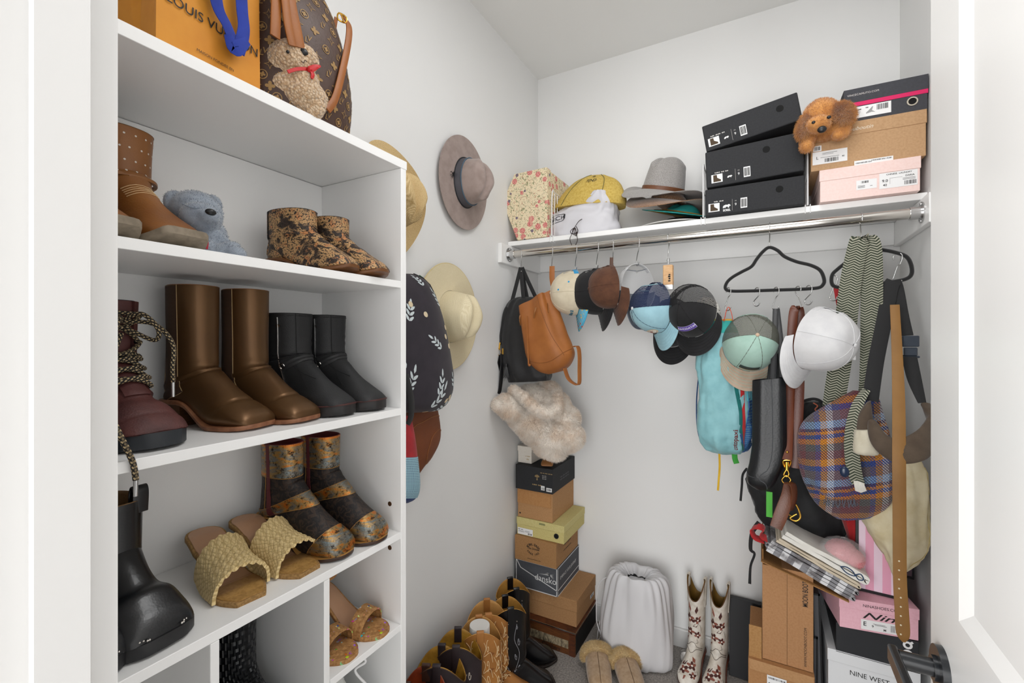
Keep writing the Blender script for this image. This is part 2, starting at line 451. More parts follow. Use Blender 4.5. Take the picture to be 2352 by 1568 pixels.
MB().tube([(.012,0,0),(LW*.5,0,0),(LW-.012,0,0)],.0165,40).build('pole',CHROME,T)
for e,sg in ((0,1),(LW,-1)):
    f=MB(); f.disc((e,0,0),(sg,0,0),.032,.0,.003,36); f.tube([(e+sg*.003,0,0),(e+sg*.03,0,0)],.0195,30)
    f.ball((e+sg*.003,0,.026),.004); f.ball((e+sg*.003,0,-.026),.004)
    f.build('flange',STEEL,T)
# ================================================================ SHOE SHELF UNIT
UX0,UX1=-1.028,-.7457; UY0,UY1=.182,.8265; TH=.0175
T=thing('shoe_shelf_unit','tall white open shelf unit filled with shoes against the left wall','shelf unit',(UX1,UY1,0))
def ub(name,lo,hi,par=T):
    lo=[lo[0]-UX1,lo[1]-UY1,lo[2]]; hi=[hi[0]-UX1,hi[1]-UY1,hi[2]]
    o=MB().box(lo,hi).build(name,WHITE,par,False); bv=o.modifiers.new('b','BEVEL'); bv.width=.0007; return o
TOPZ=1.804; S2=1.5165; S3=1.2165; S4=.9245; S5=.706
ub('side_panel',(UX0+.004,UY1-TH,.0),(UX1,UY1,TOPZ-.0205))
ub('side_panel',(UX0+.004,UY0,.0),(UX1,UY0+TH,TOPZ-.0205))
ub('top_panel',(UX0,UY0,TOPZ-.020),(UX1,UY1+.003,TOPZ))
ub('back_panel',(UX0,UY0+.001,.05),(UX0+.004,UY1-.001,TOPZ-.021))
for z in (S2,S3,S4): ub('shelf',(UX0+.0045,UY0+TH,z-.0165),(UX1-.0008,UY1-TH,z))
for y in (.3875,.595): ub('divider',(UX0+.0045,y,.07),(UX1-.001,y+.0135,S4-.017))
ub('shelf',(UX0+.0045,.6095,S5-.015),(UX1-.001,UY1-TH,S5)); ub('shelf',(UX0+.0045,.4015,.585),(UX1-.001,.5945,.60)); ub('shelf',(UX0+.0045,.6095,.48),(UX1-.001,UY1-TH,.495))
ub('shelf',(UX0+.0045,UY0+TH,.055),(UX1-.001,UY1-TH,.07)); ub('kick_panel',(UX1-.03,UY0+TH,0),(UX1-.015,UY1-TH,.0545))
for z in (.985,.880): MB().disc((-.035,-TH-.0003,z),(0,-1,0),.0055,.0028,.0012,20).disc((-.035,-TH-.0003,z),(0,-1,0),.0026,.0,.0006,12).build('cam_fitting',mat('#6a4c33',.35,.6),T)
# ---- wire dividers on the shelf
def wire_divider(px,label):
    xb=at(px,545,z=ZS).x if False else px
    T=thing('wire_divider',label,'shelf divider',(px,1.825,ZS),group='white wire dividers standing on the long shelf')
    WM=mat('#e9e9e9',.4,name='white_wire')
    m=MB(); r=.0016
    for y in [.03+.03*i for i in range(9)]:
        m.tube([(0,y,.004),(0,y,.195-.0*y)],r,6)
    m.tube(spline([(0,-.0025,.003),(0,-.0025,.06),(0,.004,.196),(0,.05,.199),(0,.27,.199),(0,.275,.19),(0,.275,.003)],4),.0024,8)
    m.tube([(0,.004,.1),(0,.275,.1)],r,6)
    m.build('wire_panel',WM,T)
    c=MB()
    for dx in (-.007,.007):
        c.tube(spline([(dx,.05,.0025),(dx,-.001,.0028),(dx,-.0035,0),(dx,-.0035,-.022),(dx,-.001,-.0235),(dx,.02,-.0237)],3),.0017,6)
    c.tube([(-.007,.05,.0025),(.007,.05,.0025)],.0017,6)
    c.build('clip',WM,T)
wire_divider(-.807,'white wire divider beside the floral box')
wire_divider(-.192,'white wire divider between the grey hat and the black boxes')
wire_divider(.1355,'white wire divider between the black boxes and the kraft boxes')
# ================================================================ BOXES
def cardbox(name,label,L,D,H,loc,yaw=0,m=KRAFT,lid=0,lidm=None,tilt=0,hole=None,holem=None,group=None,cat='shoe box',roll=0,ov=.002,corner=.0015):
    """origin at front-left-bottom; x along front, y into depth"""
    M=Matrix.Translation(loc)@RZ(yaw)@RY(-tilt)@RX(roll)
    T=thing(name,label,cat,mtx=M,group=group)
    zt=H-lid if lid else H; th=.002
    mb=MB()
    V=[(0,0,0),(L,0,0),(L,D,0),(0,D,0)]; i=[(th,th,th),(L-th,th,th),(L-th,D-th,th),(th,D-th,th)]
    top=H-.001 if lid else H
    mb.add(V+[(x,y,top) for x,y,z in V],[(0,1,2,3),(0,1,5,4),(1,2,6,5),(2,3,7,6),(3,0,4,7)]+([(4,5,6,7)] if not lid else [(4,5,6,7)]))
    b=mb.build('box_base',m,T,False); bv=b.modifiers.new('b','BEVEL'); bv.width=corner; bv.segments=2
    if lid:
        l=MB().box((-ov,-ov,zt),(L+ov,D+ov,H+.001)).build('lid',lidm or m,T,False); bv=l.modifiers.new('b','BEVEL'); bv.width=corner; bv.segments=2
    if hole:
        hx,hz,hr=hole
        MB().disc((hx,.0-.0002,hz),(0,-1,0),hr,0,.0004,28).build('finger_hole',mat('#050505',.9),T)
        if holem: MB().disc((hx,-.0004,hz),(0,-1,0),hr*1.3,hr*.95,.002,28).build('grommet',holem,T)
    return T
FR=dict(xd=(1,0,0),yd=(0,0,1)); RT=dict(xd=(0,1,0),yd=(0,0,1))
def quad(w,h): return [(-w/2,-h/2),(w/2,-h/2),(w/2,h/2),(-w/2,h/2)],[(0,1,2,3)]
def bars(w,h,seed=1):
    rnd=random.Random(seed); V=[];F=[];x=-w/2
    while x<w/2:
        b=rnd.choice((.0006,.0011,.0017)); n=len(V); V+=[(x,-h/2),(x+b,-h/2),(x+b,h/2),(x,h/2)]; F.append((n,n+1,n+2,n+3)); x+=b+rnd.choice((.0007,.0012,.0018))
    return V,F
def rule(w,t): return quad(w,t)
def sticker(T,x,z,w,h,face=FR,y=0,L=None,rot=0,m=WPAPER,items=(),off=.0008,name='label'):
    o=Vector((x,y,z)); xd,yd=Vector(face['xd']),Vector(face['yd'])
    if rot: c,s=math.cos(rot),math.sin(rot); xd,yd=xd*c+yd*s,yd*c-xd*s
    mb=MB(); V,F=quad(w,h); plane_art(mb,V,F,o,xd,yd,off); lb=mb.build(name,m,T,False)
    byc={}
    for it in items:
        k=it[0]; ix,iz=it[1],it[2]; im=it[-1] if isinstance(it[-1],bpy.types.Material) else INK
        V,F={'t':lambda: txt2d(it[3],it[4],.01),'b':lambda: bars(it[3],it[4],int(abs(ix)*9999)),'r':lambda: quad(it[3],it[4]),'p':lambda:(it[3],[tuple(range(len(it[3])))])}[k]()
        V=[(a+ix,b+iz) for a,b in V]; byc.setdefault(im,MB()); plane_art(byc[im],V,F,o,xd,yd,off+.0004)
    for im,mb in byc.items(): mb.build('printing',im,lb,False)
    return lb
DARKBOX=card('#222326','#28292c'); 
BOOTPIC=[(-.012,.013),(0,.013),(.001,.002),(.008,-.003),(.013,-.006),(.013,-.012),(-.012,-.012)]
BR=mat('#4a3a28',.8)
WRD=mat('#d0ccc8',.7)
def bear(s): # small bear emblem
    return [(-1.3*s,-.5*s),(-1.3*s,.1*s),(-1.0*s,.5*s),(-.3*s,.75*s),(.3*s,.6*s),(.6*s,.85*s),(.95*s,.75*s),(1.35*s,.35*s),(1.3*s,.15*s),(.9*s,.1*s),(.8*s,-.5*s),(.45*s,-.5*s),(.4*s,-.1*s),(-.3*s,-.1*s),(-.45*s,-.5*s),(-.7*s,-.5*s),(-.8*s,-.1*s),(-.95*s,-.5*s)]
def blackbox(label,loc,L,H,tilt,yaw,hx,big,name2,lx):
    T=cardbox('boot_box',label,L,.26,H,loc,yaw,DARKBOX,tilt=tilt,hole=(hx,H-.036,.0115),group='black boot boxes stacked on the long shelf',corner=.004)
    sticker(T,lx,.028,.037,.030,items=[('p',0,0,BOOTPIC,BR)])
    e=MB(); V,F=poly2(bear(.0095 if big else .006)); plane_art(e,[(a+lx+.042,b+.026) for a,b in V],F,(0,0,0),(1,0,0),(0,0,1),.0012); e.build('emblem',WINK,T,False)
    text_on(T,name2,.0062,(lx+.016,0,.049),WRD,bold=.02)
    if big: text_on(T,'SOREL',.0105,(lx+.042,0,.013),WINK,bold=.04,sx=.8)
    text_on(T,'9',.013,(lx+.071,0,.030),WINK); text_on(T,'US',.005,(lx+.071,0,.043),WRD)
    sticker(T,lx+.097,.032,.021,.036,items=[('b',-.002,0,.013,.028),('r',.007,0,.002,.028)])
    MB().box((lx+.060,-.0008,.010),(lx+.0605,0,.050)).build('rule',WRD,T,False)
    return T
blackbox('black boot box at the bottom of the leaning stack on the shelf',(-.183,1.802,ZS+.001),.309,.098,math.radians(.3),0,.236,True,'~TRIN ABCD',.030)
blackbox('black boot box in the middle of the leaning stack on the shelf',(-.178,1.800,ZS+.104),.303,.132,math.radians(2.2),.0,.195,False,'~XPLRR JON ABC',.036)
blackbox('black boot box tilted up on top of the stack on the shelf',(-.178,1.798,ZS+.2365),.302,.098,math.radians(9.5),.0,.245,False,'~SKRN WTRPR ABC',.030)
# right-hand stack on the shelf
PK=card('#f2d8d2','#efd2cb')
T=cardbox('shoe_box','pale pink shoe box standing directly on the right end of the shelf',.252,.30,.104,(.168,1.800,ZS+.001),0,PK,lid=.036,group=None)
sticker(T,.122,.040,.052,.030,items=[('b',-.004,.008,.018,.007),('r',-.013,-.003,.018,.001),('r',-.013,-.006,.018,.001),('r',-.013,-.009,.018,.001),('r',.012,-.006,.006,.001)])
lb=sticker(T,.200,.043,.092,.048,items=[('t',-.032,-.001,'9.0',.012),('t',-.032,-.014,'40',.010),('t',.002,.018,'CHINESE  LAUNDRY',.0068),('t',.028,.008,'DARIA',.0075),('r',.026,.001,.03,.001),('r',.026,-.003,.03,.001),('b',.028,-.013,.026,.012),('r',-.005,.006,.03,.0005),('r',-.02,-.003,.0005,.018)])
T=cardbox('shoe_box','large kraft shoe box between the pink and dark grey boxes on the shelf',.292,.30,.140,(.143,1.798,ZS+.106),math.radians(1.5),card('#bd9871','#b38e67'),lid=.041)
sticker(T,.051,.041,.094,.042,items=[('t',-.034,0,'L',.013),('r',.0,.014,.04,.001),('r',-.005,.010,.03,.0008),('b',.005,-.010,.038,.012),('t',.036,-.004,'40',.007),('r',.0,.0,.05,.001)])
sticker(T,.017,.073,.023,.018,items=[('b',0,0,.016,.012)])
text_on(T,'Louboutin',.017,(.128,-.002,.117),mat('#e6dccb',.7),slant=.4,bold=.0)
sticker(T,.165,.006,.098,.016,rot=.0,items=[('b',-.025,0,.04,.004),('b',.02,.003,.05,.004)])
GB=card('#3b3c41','#404147')
T=cardbox('shoe_box','dark grey shoe box with magenta stripe and metal grommet on the large kraft box',.206,.30,.106,(.234,1.806,ZS+.2475),math.radians(1.5),GB,lid=.044,hole=(.170,.032,.0105),holem=mat('#d9d2c2',.25,1))
MB().box((-.001,-.0013,.0495),(.207,.002,.0625)).build('stripe',mat('#d4145e',.6),T,False)
sticker(T,.068,.029,.102,.036,items=[('t',-.035,.008,'~STAYSHO',.006),('r',-.035,0,.018,.001),('t',-.010,.010,'9M',.006),('b',.030,.006,.030,.017),('r',-.035,-.005,.014,.001),('p',0,0,[(-.004,.002),(.004,.011),(.006,.010),(.003,-.001),(.012,-.008),(.002,-.006),(-.012,-.009),(-.012,-.006)],mat('#9a9a9a',.7))])
text_on(T,'VINCECAMUTO.COM',.0085,(.048,-.002,.086),WRD)
# ---- floor stack, in the left corner
FX=XL+.016
def SB(name,label,x0,x1,y0,D,z,H,m,yaw=0,**k): return cardbox(name,label,x1-x0,D,H,(x0,y0,z+.0006),yaw,m,**k)
# wooden hide chest
def g_hide():
    g=G('hide'); c=g.co('Object',(1,1,.35)); n=g.noise(c,160,5,.7)
    g.bump(n,.6,.003); return g.done(g.mix(g.ramp(n,.35,.65),'#4e4334','#b3a282'),.8)
def g_wood(a,b,sc=(2,2,30)):
    g=G('wood'); c=g.co('Object',sc); n=g.noise(c,14,5,.6,.6); return g.done(g.mix(g.ramp(n,.35,.7),a,b),.45)
WD=g_wood('#3a1d10','#6d3a1c'); WD2=g_wood('#4a2a14','#7d4a22')
T=thing('wooden_chest','low dark wooden box with hide panel under the stacked shoe boxes','box',(-1.013,1.846,0))
cl=.308; ch=.106
b=MB().box((.004,.004,0),(cl-.004,.284,ch-.012)).build('chest_body',WD2,T,False)
l=MB().box((0,0,ch-.012),(cl,.288,ch)).build('lid',WD,T,False); bv=l.modifiers.new('b','BEVEL'); bv.width=.002
MB().box((-.001,-.0012,ch-.004),(cl+.001,.001,ch+.0006)).box((cl-.001,0,ch-.004),(cl+.0012,.288,ch+.0006)).build('metal_edge',STEEL,T,False)
MB().box((.012,.0018,.028),(cl-.035,.0045,.062)).build('hide_panel',g_hide(),T,False)
MB().box((.0,.001,0),(.02,.0045,ch-.013)).build('corner_post',WD,T,False); MB().box((cl-.03,.001,0),(cl-.006,.0045,ch-.013)).build('corner_post',WD,T,False)
MB().box((cl-.0045,.012,.006),(cl-.002,.276,ch-.016)).build('side_panel',mat('#15130f',.7,bump=.3,bs=300),T,False)
text_on(T,'Carchers',.024,(.19,.004,.014),INK,off=.0006)
Z0=.1065
T=SB('shoe_box','large plain kraft box sitting on the wooden chest, under the grey box',-1.01,-.716,1.885,.255,Z0,.1165,card('#aa8055','#a0764c'),lid=.05)
sticker(T,.296,.045,.05,.016,face=RT,y=.2,items=[('b',0,0,.03,.01)])
Z0+=.1175
GD=card('#4c4e54','#505258')
T=SB('shoe_box','dark grey shoe box with white lines in the corner stack',-1.012,-.801,1.872,.27,Z0,.127,GD)
LWm=mat('#d9d9d9',.6)
m=MB(); L=.211; H=.127
def ln(mb,p,q,wd,xd=(1,0,0),o=(0,0,0),off=.0012):
    p=Vector((p[0],p[1])); q=Vector((q[0],q[1])); d=(q-p).normalized(); n=Vector((-d.y,d.x))*wd/2
    plane_art(mb,[tuple(p-n),tuple(q-n),tuple(q+n),tuple(p+n)],[(0,1,2,3)],o,xd,(0,0,1),off)
for p,q in (((0,.002),(L,.002)),((.002,0),(.002,H)),((L-.003,0),(L-.003,H)),((0,H-.002),(L,H-.002)),((.005,.122),(.025,.09)),((.025,.09),(L,.026))): ln(m,p,q,.0042)
for p,q in (((0,.002),(.27,.002)),((.003,0),(.003,H)),((0,H-.002),(.27,H-.002)),((0,.026),(.27,.028))): ln(m,p,q,.0042,(0,1,0),(L,0,0))
m.build('white_lines',LWm,T,False)
text_on(T,'dansko',.040,(.152,0,.064),LWm,bold=.004,sx=.95)
f=MB()
for i in range(6):
    a=[(.115+.004*i,.083+.0005*i),(.165,.088+.002*i),(.195,.098-.005*i),(.165,.0865+.0015*i)]; plane_art(f,a,[(0,1,2,3)],(0,0,0),(1,0,0),(0,0,1),.0014)
f.build('emblem',LWm,T,False)
text_on(T,'EMBRACE YOUR JOURNEY',.020,(L,.13,.070),LWm,xd=(0,1,0),sx=.85)
Z0+=.128
T=SB('shoe_box','kraft box printed with a round black crest, above the dark grey box',-1.013,-.803,1.862,.27,Z0,.111,card('#a67c4f','#9c7246'))
cr=MB(); 
def arctext(mb,s,r,size,o,a0,a1,flip=1,xd=(1,0,0)):
    for i,chh in enumerate(s):
        V,F=txt2d(chh,size,.02); a=a0+(a1-a0)*i/(len(s)-1)
        V=rot2(V,a-PI/2 if flip>0 else a+PI/2); V=[(x+r*math.cos(a),y+r*.8*math.sin(a)) for x,y in V]; plane_art(mb,V,F,o,xd,(0,0,1),.0009)
arctext(cr,'KORK-EASE',.032,.015,(.096,0,.060),math.radians(150),math.radians(30)); arctext(cr,'SINCE 1953',.032,.012,(.096,0,.066),math.radians(212),math.radians(328),-1)
cr.build('crest',INK,T,False)
text_on(T,'The Original',.012,(.096,0,.066),INK,slant=.3,bold=.02); text_on(T,'www.korkease.com',.0085,(.1,0,.018),INK)
text_on(T,'The Original',.018,(.21,.13,.075),INK,xd=(0,1,0),slant=.3); text_on(T,'www.korkease.com',.012,(.21,.13,.050),INK,xd=(0,1,0))
Z0+=.112
T=SB('shoe_box','pale green shoe box with round black finger hole in the corner stack',-1.008,-.772,1.876,.265,Z0,.080,card('#cdc07f','#c5b774'),lid=.031,lidm=card('#d0c486','#c8bb7a'),hole=(.200,.030,.009),holem=mat('#222222',.4))
sticker(T,.043,.018,.078,.030,items=[('t',-.024,.008,'~ECCO ABC',.006),('r',-.02,.001,.03,.001),('r',-.02,-.003,.03,.001),('r',.012,.004,.025,.001),('r',.01,0,.025,.001),('b',.024,-.008,.02,.008)])
MB().box((.115,-.0028,.066),(.145,-.002,.074)).build('badge',mat('#8a8a5a',.7),T,False)
Z0+=.082
T=SB('shoe_box','plain kraft box with a folded front flap, under the black box',-1.006,-.829,1.880,.262,Z0,.132,card('#b5895c','#ab7f53'))
MB().box((-.001,-.0022,.066),(.170,-.0006,.133)).build('flap',card('#b58452','#ad7b49'),T,False)
MB().disc((.012,-.0008,.018),(0,-1,0),.004,0,.0004,8).build('stamp',INK,T)
Z0+=.134
T=SB('shoe_box','wide black shoe box with gold print near the top of the corner stack',-1.012,-.823,1.868,.274,Z0,.112,card('#222326','#27282b'))
GP=mat('#b59a6a',.5,.4)
e=MB()
for k in range(7):
    a=PI/2+(k-3)*.38; plane_art(e,[(.0,0),(.012*math.cos(a-.12),.012*math.sin(a-.12)),(.014*math.cos(a),.014*math.sin(a)),(.012*math.cos(a+.12),.012*math.sin(a+.12))],[(0,1,2,3)],(.112-.0,0,.066),(1,0,0),(0,0,1),.0009)
plane_art(e,[(-.003,-.012),(.003,-.012),(.001,0),(-.001,0)],[(0,1,2,3)],(.112,0,.066),(1,0,0),(0,0,1),.0009)
e.build('emblem',GP,T,False)
text_on(T,'~ALPAC SHOP',.0085,(.112,0,.032),GP)
text_on(T,'~MAVI OUT TRAIL BRON 860',.0062,(.158,0,.090),GP,bold=.03,sx=.75); 
for i in range(3): text_on(T,'~MAVI BRON',.004,(.148,0,.078-.007*i),WRD)
sticker(T,.141,.022,.018,.020,items=[('b',0,-.003,.012,.008),('r',0,.005,.010,.001)]); sticker(T,.172,.018,.027,.017,items=[('b',0,0,.020,.010)])
for i in range(2): text_on(T,'~ALPAC SHOP SINC 197',.010,(.189,.14,.055-.012*i),mat('#55565a',.7),xd=(0,1,0))
Z0+=.114; ZBLK=Z0
T=SB('shoe_box','small cream shoe box partly covered by the fluffy fur bag',-1.016,-.945,1.900,.20,Z0,.078,card('#e2dcd2','#dcd5ca'),lid=.024)
text_on(T,'a new',.010,(.052,0,.034),GP,bold=.02); text_on(T,'day',.010,(.052,0,.020),GP,bold=.02)
# ---- right-hand floor stack
T=cardbox('shoe_box','white shoe box at the floor, lowest of the right-hand floor stack',.215,.33,.274,(.186,1.735,.0),0,mat('#dcdcdf',.5),lid=.03)
T=cardbox('shoe_box','white shoe box printed in thin black capitals, under the black box',.222,.33,.122,(.184,1.745,.2765),0,mat('#dfe1e3',.5),lid=.036)
text_on(T,'NINE WEST',.021,(.104,0,.064),INK,sx=.9)
MB().box((.02,-.0025,.120),(.222,-.0021,.1214)).build('edge_line',INK,T,False)
for k,(t_,mm) in enumerate([(0,mat('#202226',.55))]):
    T=cardbox('shoe_box','black shoe box with large white logo between white and pink boxes',.200,.32,.0865,(.204,1.742,.4015),0,mm)
    lg=MB()
    def arcl(mb,cx,cz,r,a0,a1,wd):
        n=14
        for i in range(n):
            a=a0+(a1-a0)*i/n; b=a0+(a1-a0)*(i+1)/n
            plane_art(mb,[(cx+(r-wd/2)*math.cos(a),cz+(r-wd/2)*math.sin(a)),(cx+(r+wd/2)*math.cos(a),cz+(r+wd/2)*math.sin(a)),(cx+(r+wd/2)*math.cos(b),cz+(r+wd/2)*math.sin(b)),(cx+(r-wd/2)*math.cos(b),cz+(r-wd/2)*math.sin(b))],[(0,1,2,3)],(0,0,0),(1,0,0),(0,0,1),.001)
    arcl(lg,.174,.071,.0085,0,2*PI,.006); ln(lg,(.179,.077),(.186,.083),.006)
    arcl(lg,.174,.045,.0095,0,PI,.006); ln(lg,(.1645,.045),(.1645,.034),.006); ln(lg,(.1835,.045),(.1835,.034),.006)
    lg.build('logo',WINK,T,False)
PN=card('#eab8c4','#e6b0bd')
T=cardbox('shoe_box','pink shoe box with black script under the upright striped box',.196,.32,.092,(.211,1.718,.4895),math.radians(9),PN,lid=.030)
text_on(T,'NINASHOES.COM',.0120,(.106,-.002,.078),INK)
text_on(T,'Nina',.026,(.108,0,.048),INK,slant=.4,sx=2.1,bold=.008)
sticker(T,.102,.021,.095,.030,items=[('t',-.038,.002,'E',.018),('t',-.018,-.002,'9',.010),('t',.012,-.008,'M',.009),('r',-.002,.006,.03,.001),('r',.002,.003,.03,.001),('b',.036,0,.020,.020)],rot=0)
def g_stripe(a,b,k,name):
    g=G(name); c=g.co('Object'); x=g.sep(c)[0]; f=g.math('GREATER_THAN',g.math('FRACT',g.math('MULTIPLY',x,k)),.5); 
    return g.done(g.mix(f,a,b),.5)
def striped(label,loc,yaw,a,b,L=.118,H=.24):
    T=cardbox('striped_box',label,L,.20,H,loc,yaw,g_stripe(a,b,24,'stripes'),group=None,cat='gift box')
    e=MB(); e.box((-.004,-.001,0),(.004,.203,H)); e.box((L-.004,-.001,0),(L+.001,.203,H)); e.box((-.004,-.0015,-.0003),(L+.001,.004,.008)); e.build('black_edging',BLACKP,T,False)
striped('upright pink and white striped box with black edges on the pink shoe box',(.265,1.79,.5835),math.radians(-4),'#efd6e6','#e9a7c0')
striped('second striped box with darker stripes against the right wall behind the belt',(.395,1.96,.5835),math.radians(-4),'#7a5563','#8f7684',.045,.27)  # same build as the first striped box, in darker mauve stripes
# ---- tall kraft boxes
MK=card('#ae8158','#a6784e')
T=cardbox('shipping_box','wide open kraft box standing on the floor under the tall box',.185,.34,.318,(-.040,1.702,0),0,card('#ab7d50','#a37447'),cat='cardboard box')
sticker(T,.082,.262,.055,.040,items=[('b',.0,.012,.048,.006),('t',0,-.006,'~ECHTES AB',.009)])
MB().box((.004,-.0022,.285),(.182,-.0008,.3185)).build('front_flap',card('#b58a5e','#ad8155'),T,False)
b=MB().box((0,.0,0),(.037,.003,.105)); o=b.build('side_flap',KRAFT2,T,False); o.location=(.002,.012,.318)
T=cardbox('boot_box','tall upright kraft boot box with lettering down its right edge',.142,.30,.312,(.001,1.720,.3195),0,MK,cat='cardboard box')
MB().box((.070,-.0005,.0),(.0712,.0002,.312)).build('seam',mat('#6b4a2a',.8),T,False)
text_on(T,'MOON BOOT',.021,(.121,0,.245),INK,rot=PI/2,bold=.012,sx=.62); text_on(T,'WWW.MOONBOOT.COM',.0105,(.121,0,.075),INK,rot=PI/2)
lidm=card('#9c7040','#926737')
a_=at(1748,1290,y=1.702); b_=at(1950,1384,y=1.702); o_=Vector((.001,1.720,.3195)); W2=Vector((0,.21,0)); N2=(b_-a_).cross(W2).normalized()*.003
if N2.z<0: N2=-N2
MB().add([a_-o_,b_-o_,b_+W2-o_,a_+W2-o_,a_-o_+N2,b_-o_+N2,b_+W2-o_+N2,a_+W2-o_+N2],[(0,3,2,1),(4,5,6,7),(0,1,5,4),(1,2,6,5),(2,3,7,6),(3,0,4,7)]).build('open_lid',lidm,T,False)
o=MB().box((0,0,0),(.003,.29,.05)).build('side_flap',lidm,T,False); o.location=(.0,.003,.312)
T=cardbox('shoe_box','plain grey box standing upright behind the tall kraft boot box',.05,.10,.60,(.150,2.02,0),0,mat('#6d6e72',.6),cat='cardboard box')
def framed(label,loc,tilt,H,W,D=.2):
    T=cardbox('shoe_box',label,W,D,H,loc,0,mat('#55565a',.5),tilt=tilt,group='thin grey boxes with black rims leaning beside the floor stack')
    e=MB(); e.box((-.001,-.003,H-.006),(W+.001,.0,H)); e.box((-.001,-.003,0),(.003,0,H)); e.box((W-.004,-.003,0),(W+.001,0,H)); e.build('black_rim',BLACKP,T,False)
framed('taller thin grey box with black rim leaning on the white box stack',(.160,1.785,.0),math.radians(1.6),.545,.02)
framed('shorter thin grey box with black rim beside the tall kraft box',(.1465,1.78,.0),0,.405,.0125)
T=cardbox('boot_box','flat black box leaning on the back wall beside the white cowboy boots',.115,.035,.300,(-.118,2.055,.003),math.radians(0),mat('#1e1f22',.6),roll=math.radians(-8),cat='cardboard box')
# ---- hexagonal floral box
def g_floral():
    g=G('floral_fabric'); c=g.co('Object'); 
    d=g.vor(c,26); col=g.vor(c,26,out=1); cs=g.t.nodes.new('ShaderNodeSeparateColor'); g.t.links.new(col,cs.inputs[0])
    n=g.noise(c,95,3,.6,1.5); leaf=g.ramp(n,.56,.6); leaf2=g.ramp(g.noise(c,70,3,.6,2.),.60,.63)
    base=g.mix(leaf,'#ecdcba','#8d9068'); base=g.mix(leaf2,base,'#b98a6a')
    isr=g.math('MULTIPLY',g.math('LESS_THAN',d,.36),g.math('GREATER_THAN',cs.outputs[0],.62))
    rose=g.mix(g.ramp(g.noise(c,220,2),.4,.6),'#e6a99a','#c2585c'); base=g.mix(isr,base,rose)
    isb=g.math('MULTIPLY',g.math('LESS_THAN',d,.2),g.math('LESS_THAN',cs.outputs[0],.3)); base=g.mix(isb,base,'#7a6a78')
    g.bump(g.noise(c,900),.15,.0005); return g.done(base,.85)
FLO=g_floral()
T=thing('floral_box','six-sided rose-print fabric box standing on its edge at the left end of the shelf','hat box',(-.905,1.9205,ZS+.001))
# hexagonal faces front/back; flat side down
R=.165; mb=MB(); pts=[]
hexp=[(-.095,0),(.080,0),(.130,.185),(.062,.322),(-.080,.318),(-.118,.165)]
hexp=[(at(a,b_,y=1.82).x+.905,max(0,at(a,b_,y=1.82).z-ZS)) for a,b_ in ((1188,556),(1254,552),(1257,470),(1255,386),(1182,402),(1155,465))]
V=[(x,-.095,z) for x,z in hexp]+[(x,.165,z) for x,z in hexp]
o=mb.add(V,[(0,1,2,3,4,5),(6,7,8,9,10,11)]+[(i,(i+1)%6,(i+1)%6+6,i+6) for i in range(6)]).build('box_body',FLO,T,False); bv=o.modifiers.new('b','BEVEL'); bv.width=.003; bv.segments=2
V=[(x*1.02,-.10,z*1.015-.0) for x,z in hexp]+[(x*1.02,-.055,z*1.015-.0) for x,z in hexp]
o=MB().add(V,[(0,1,2,3,4,5),(6,7,8,9,10,11)]+[(i,(i+1)%6,(i+1)%6+6,i+6) for i in range(6)]).build('lid',FLO,T,False); bv=o.modifiers.new('b','BEVEL'); bv.width=.003; bv.segments=2
MB().tube([(-.002,-.1015,.06),(-.002,-.1015,.27)],.0012,5).build('cord',mat('#e9d3b4',.8),T)
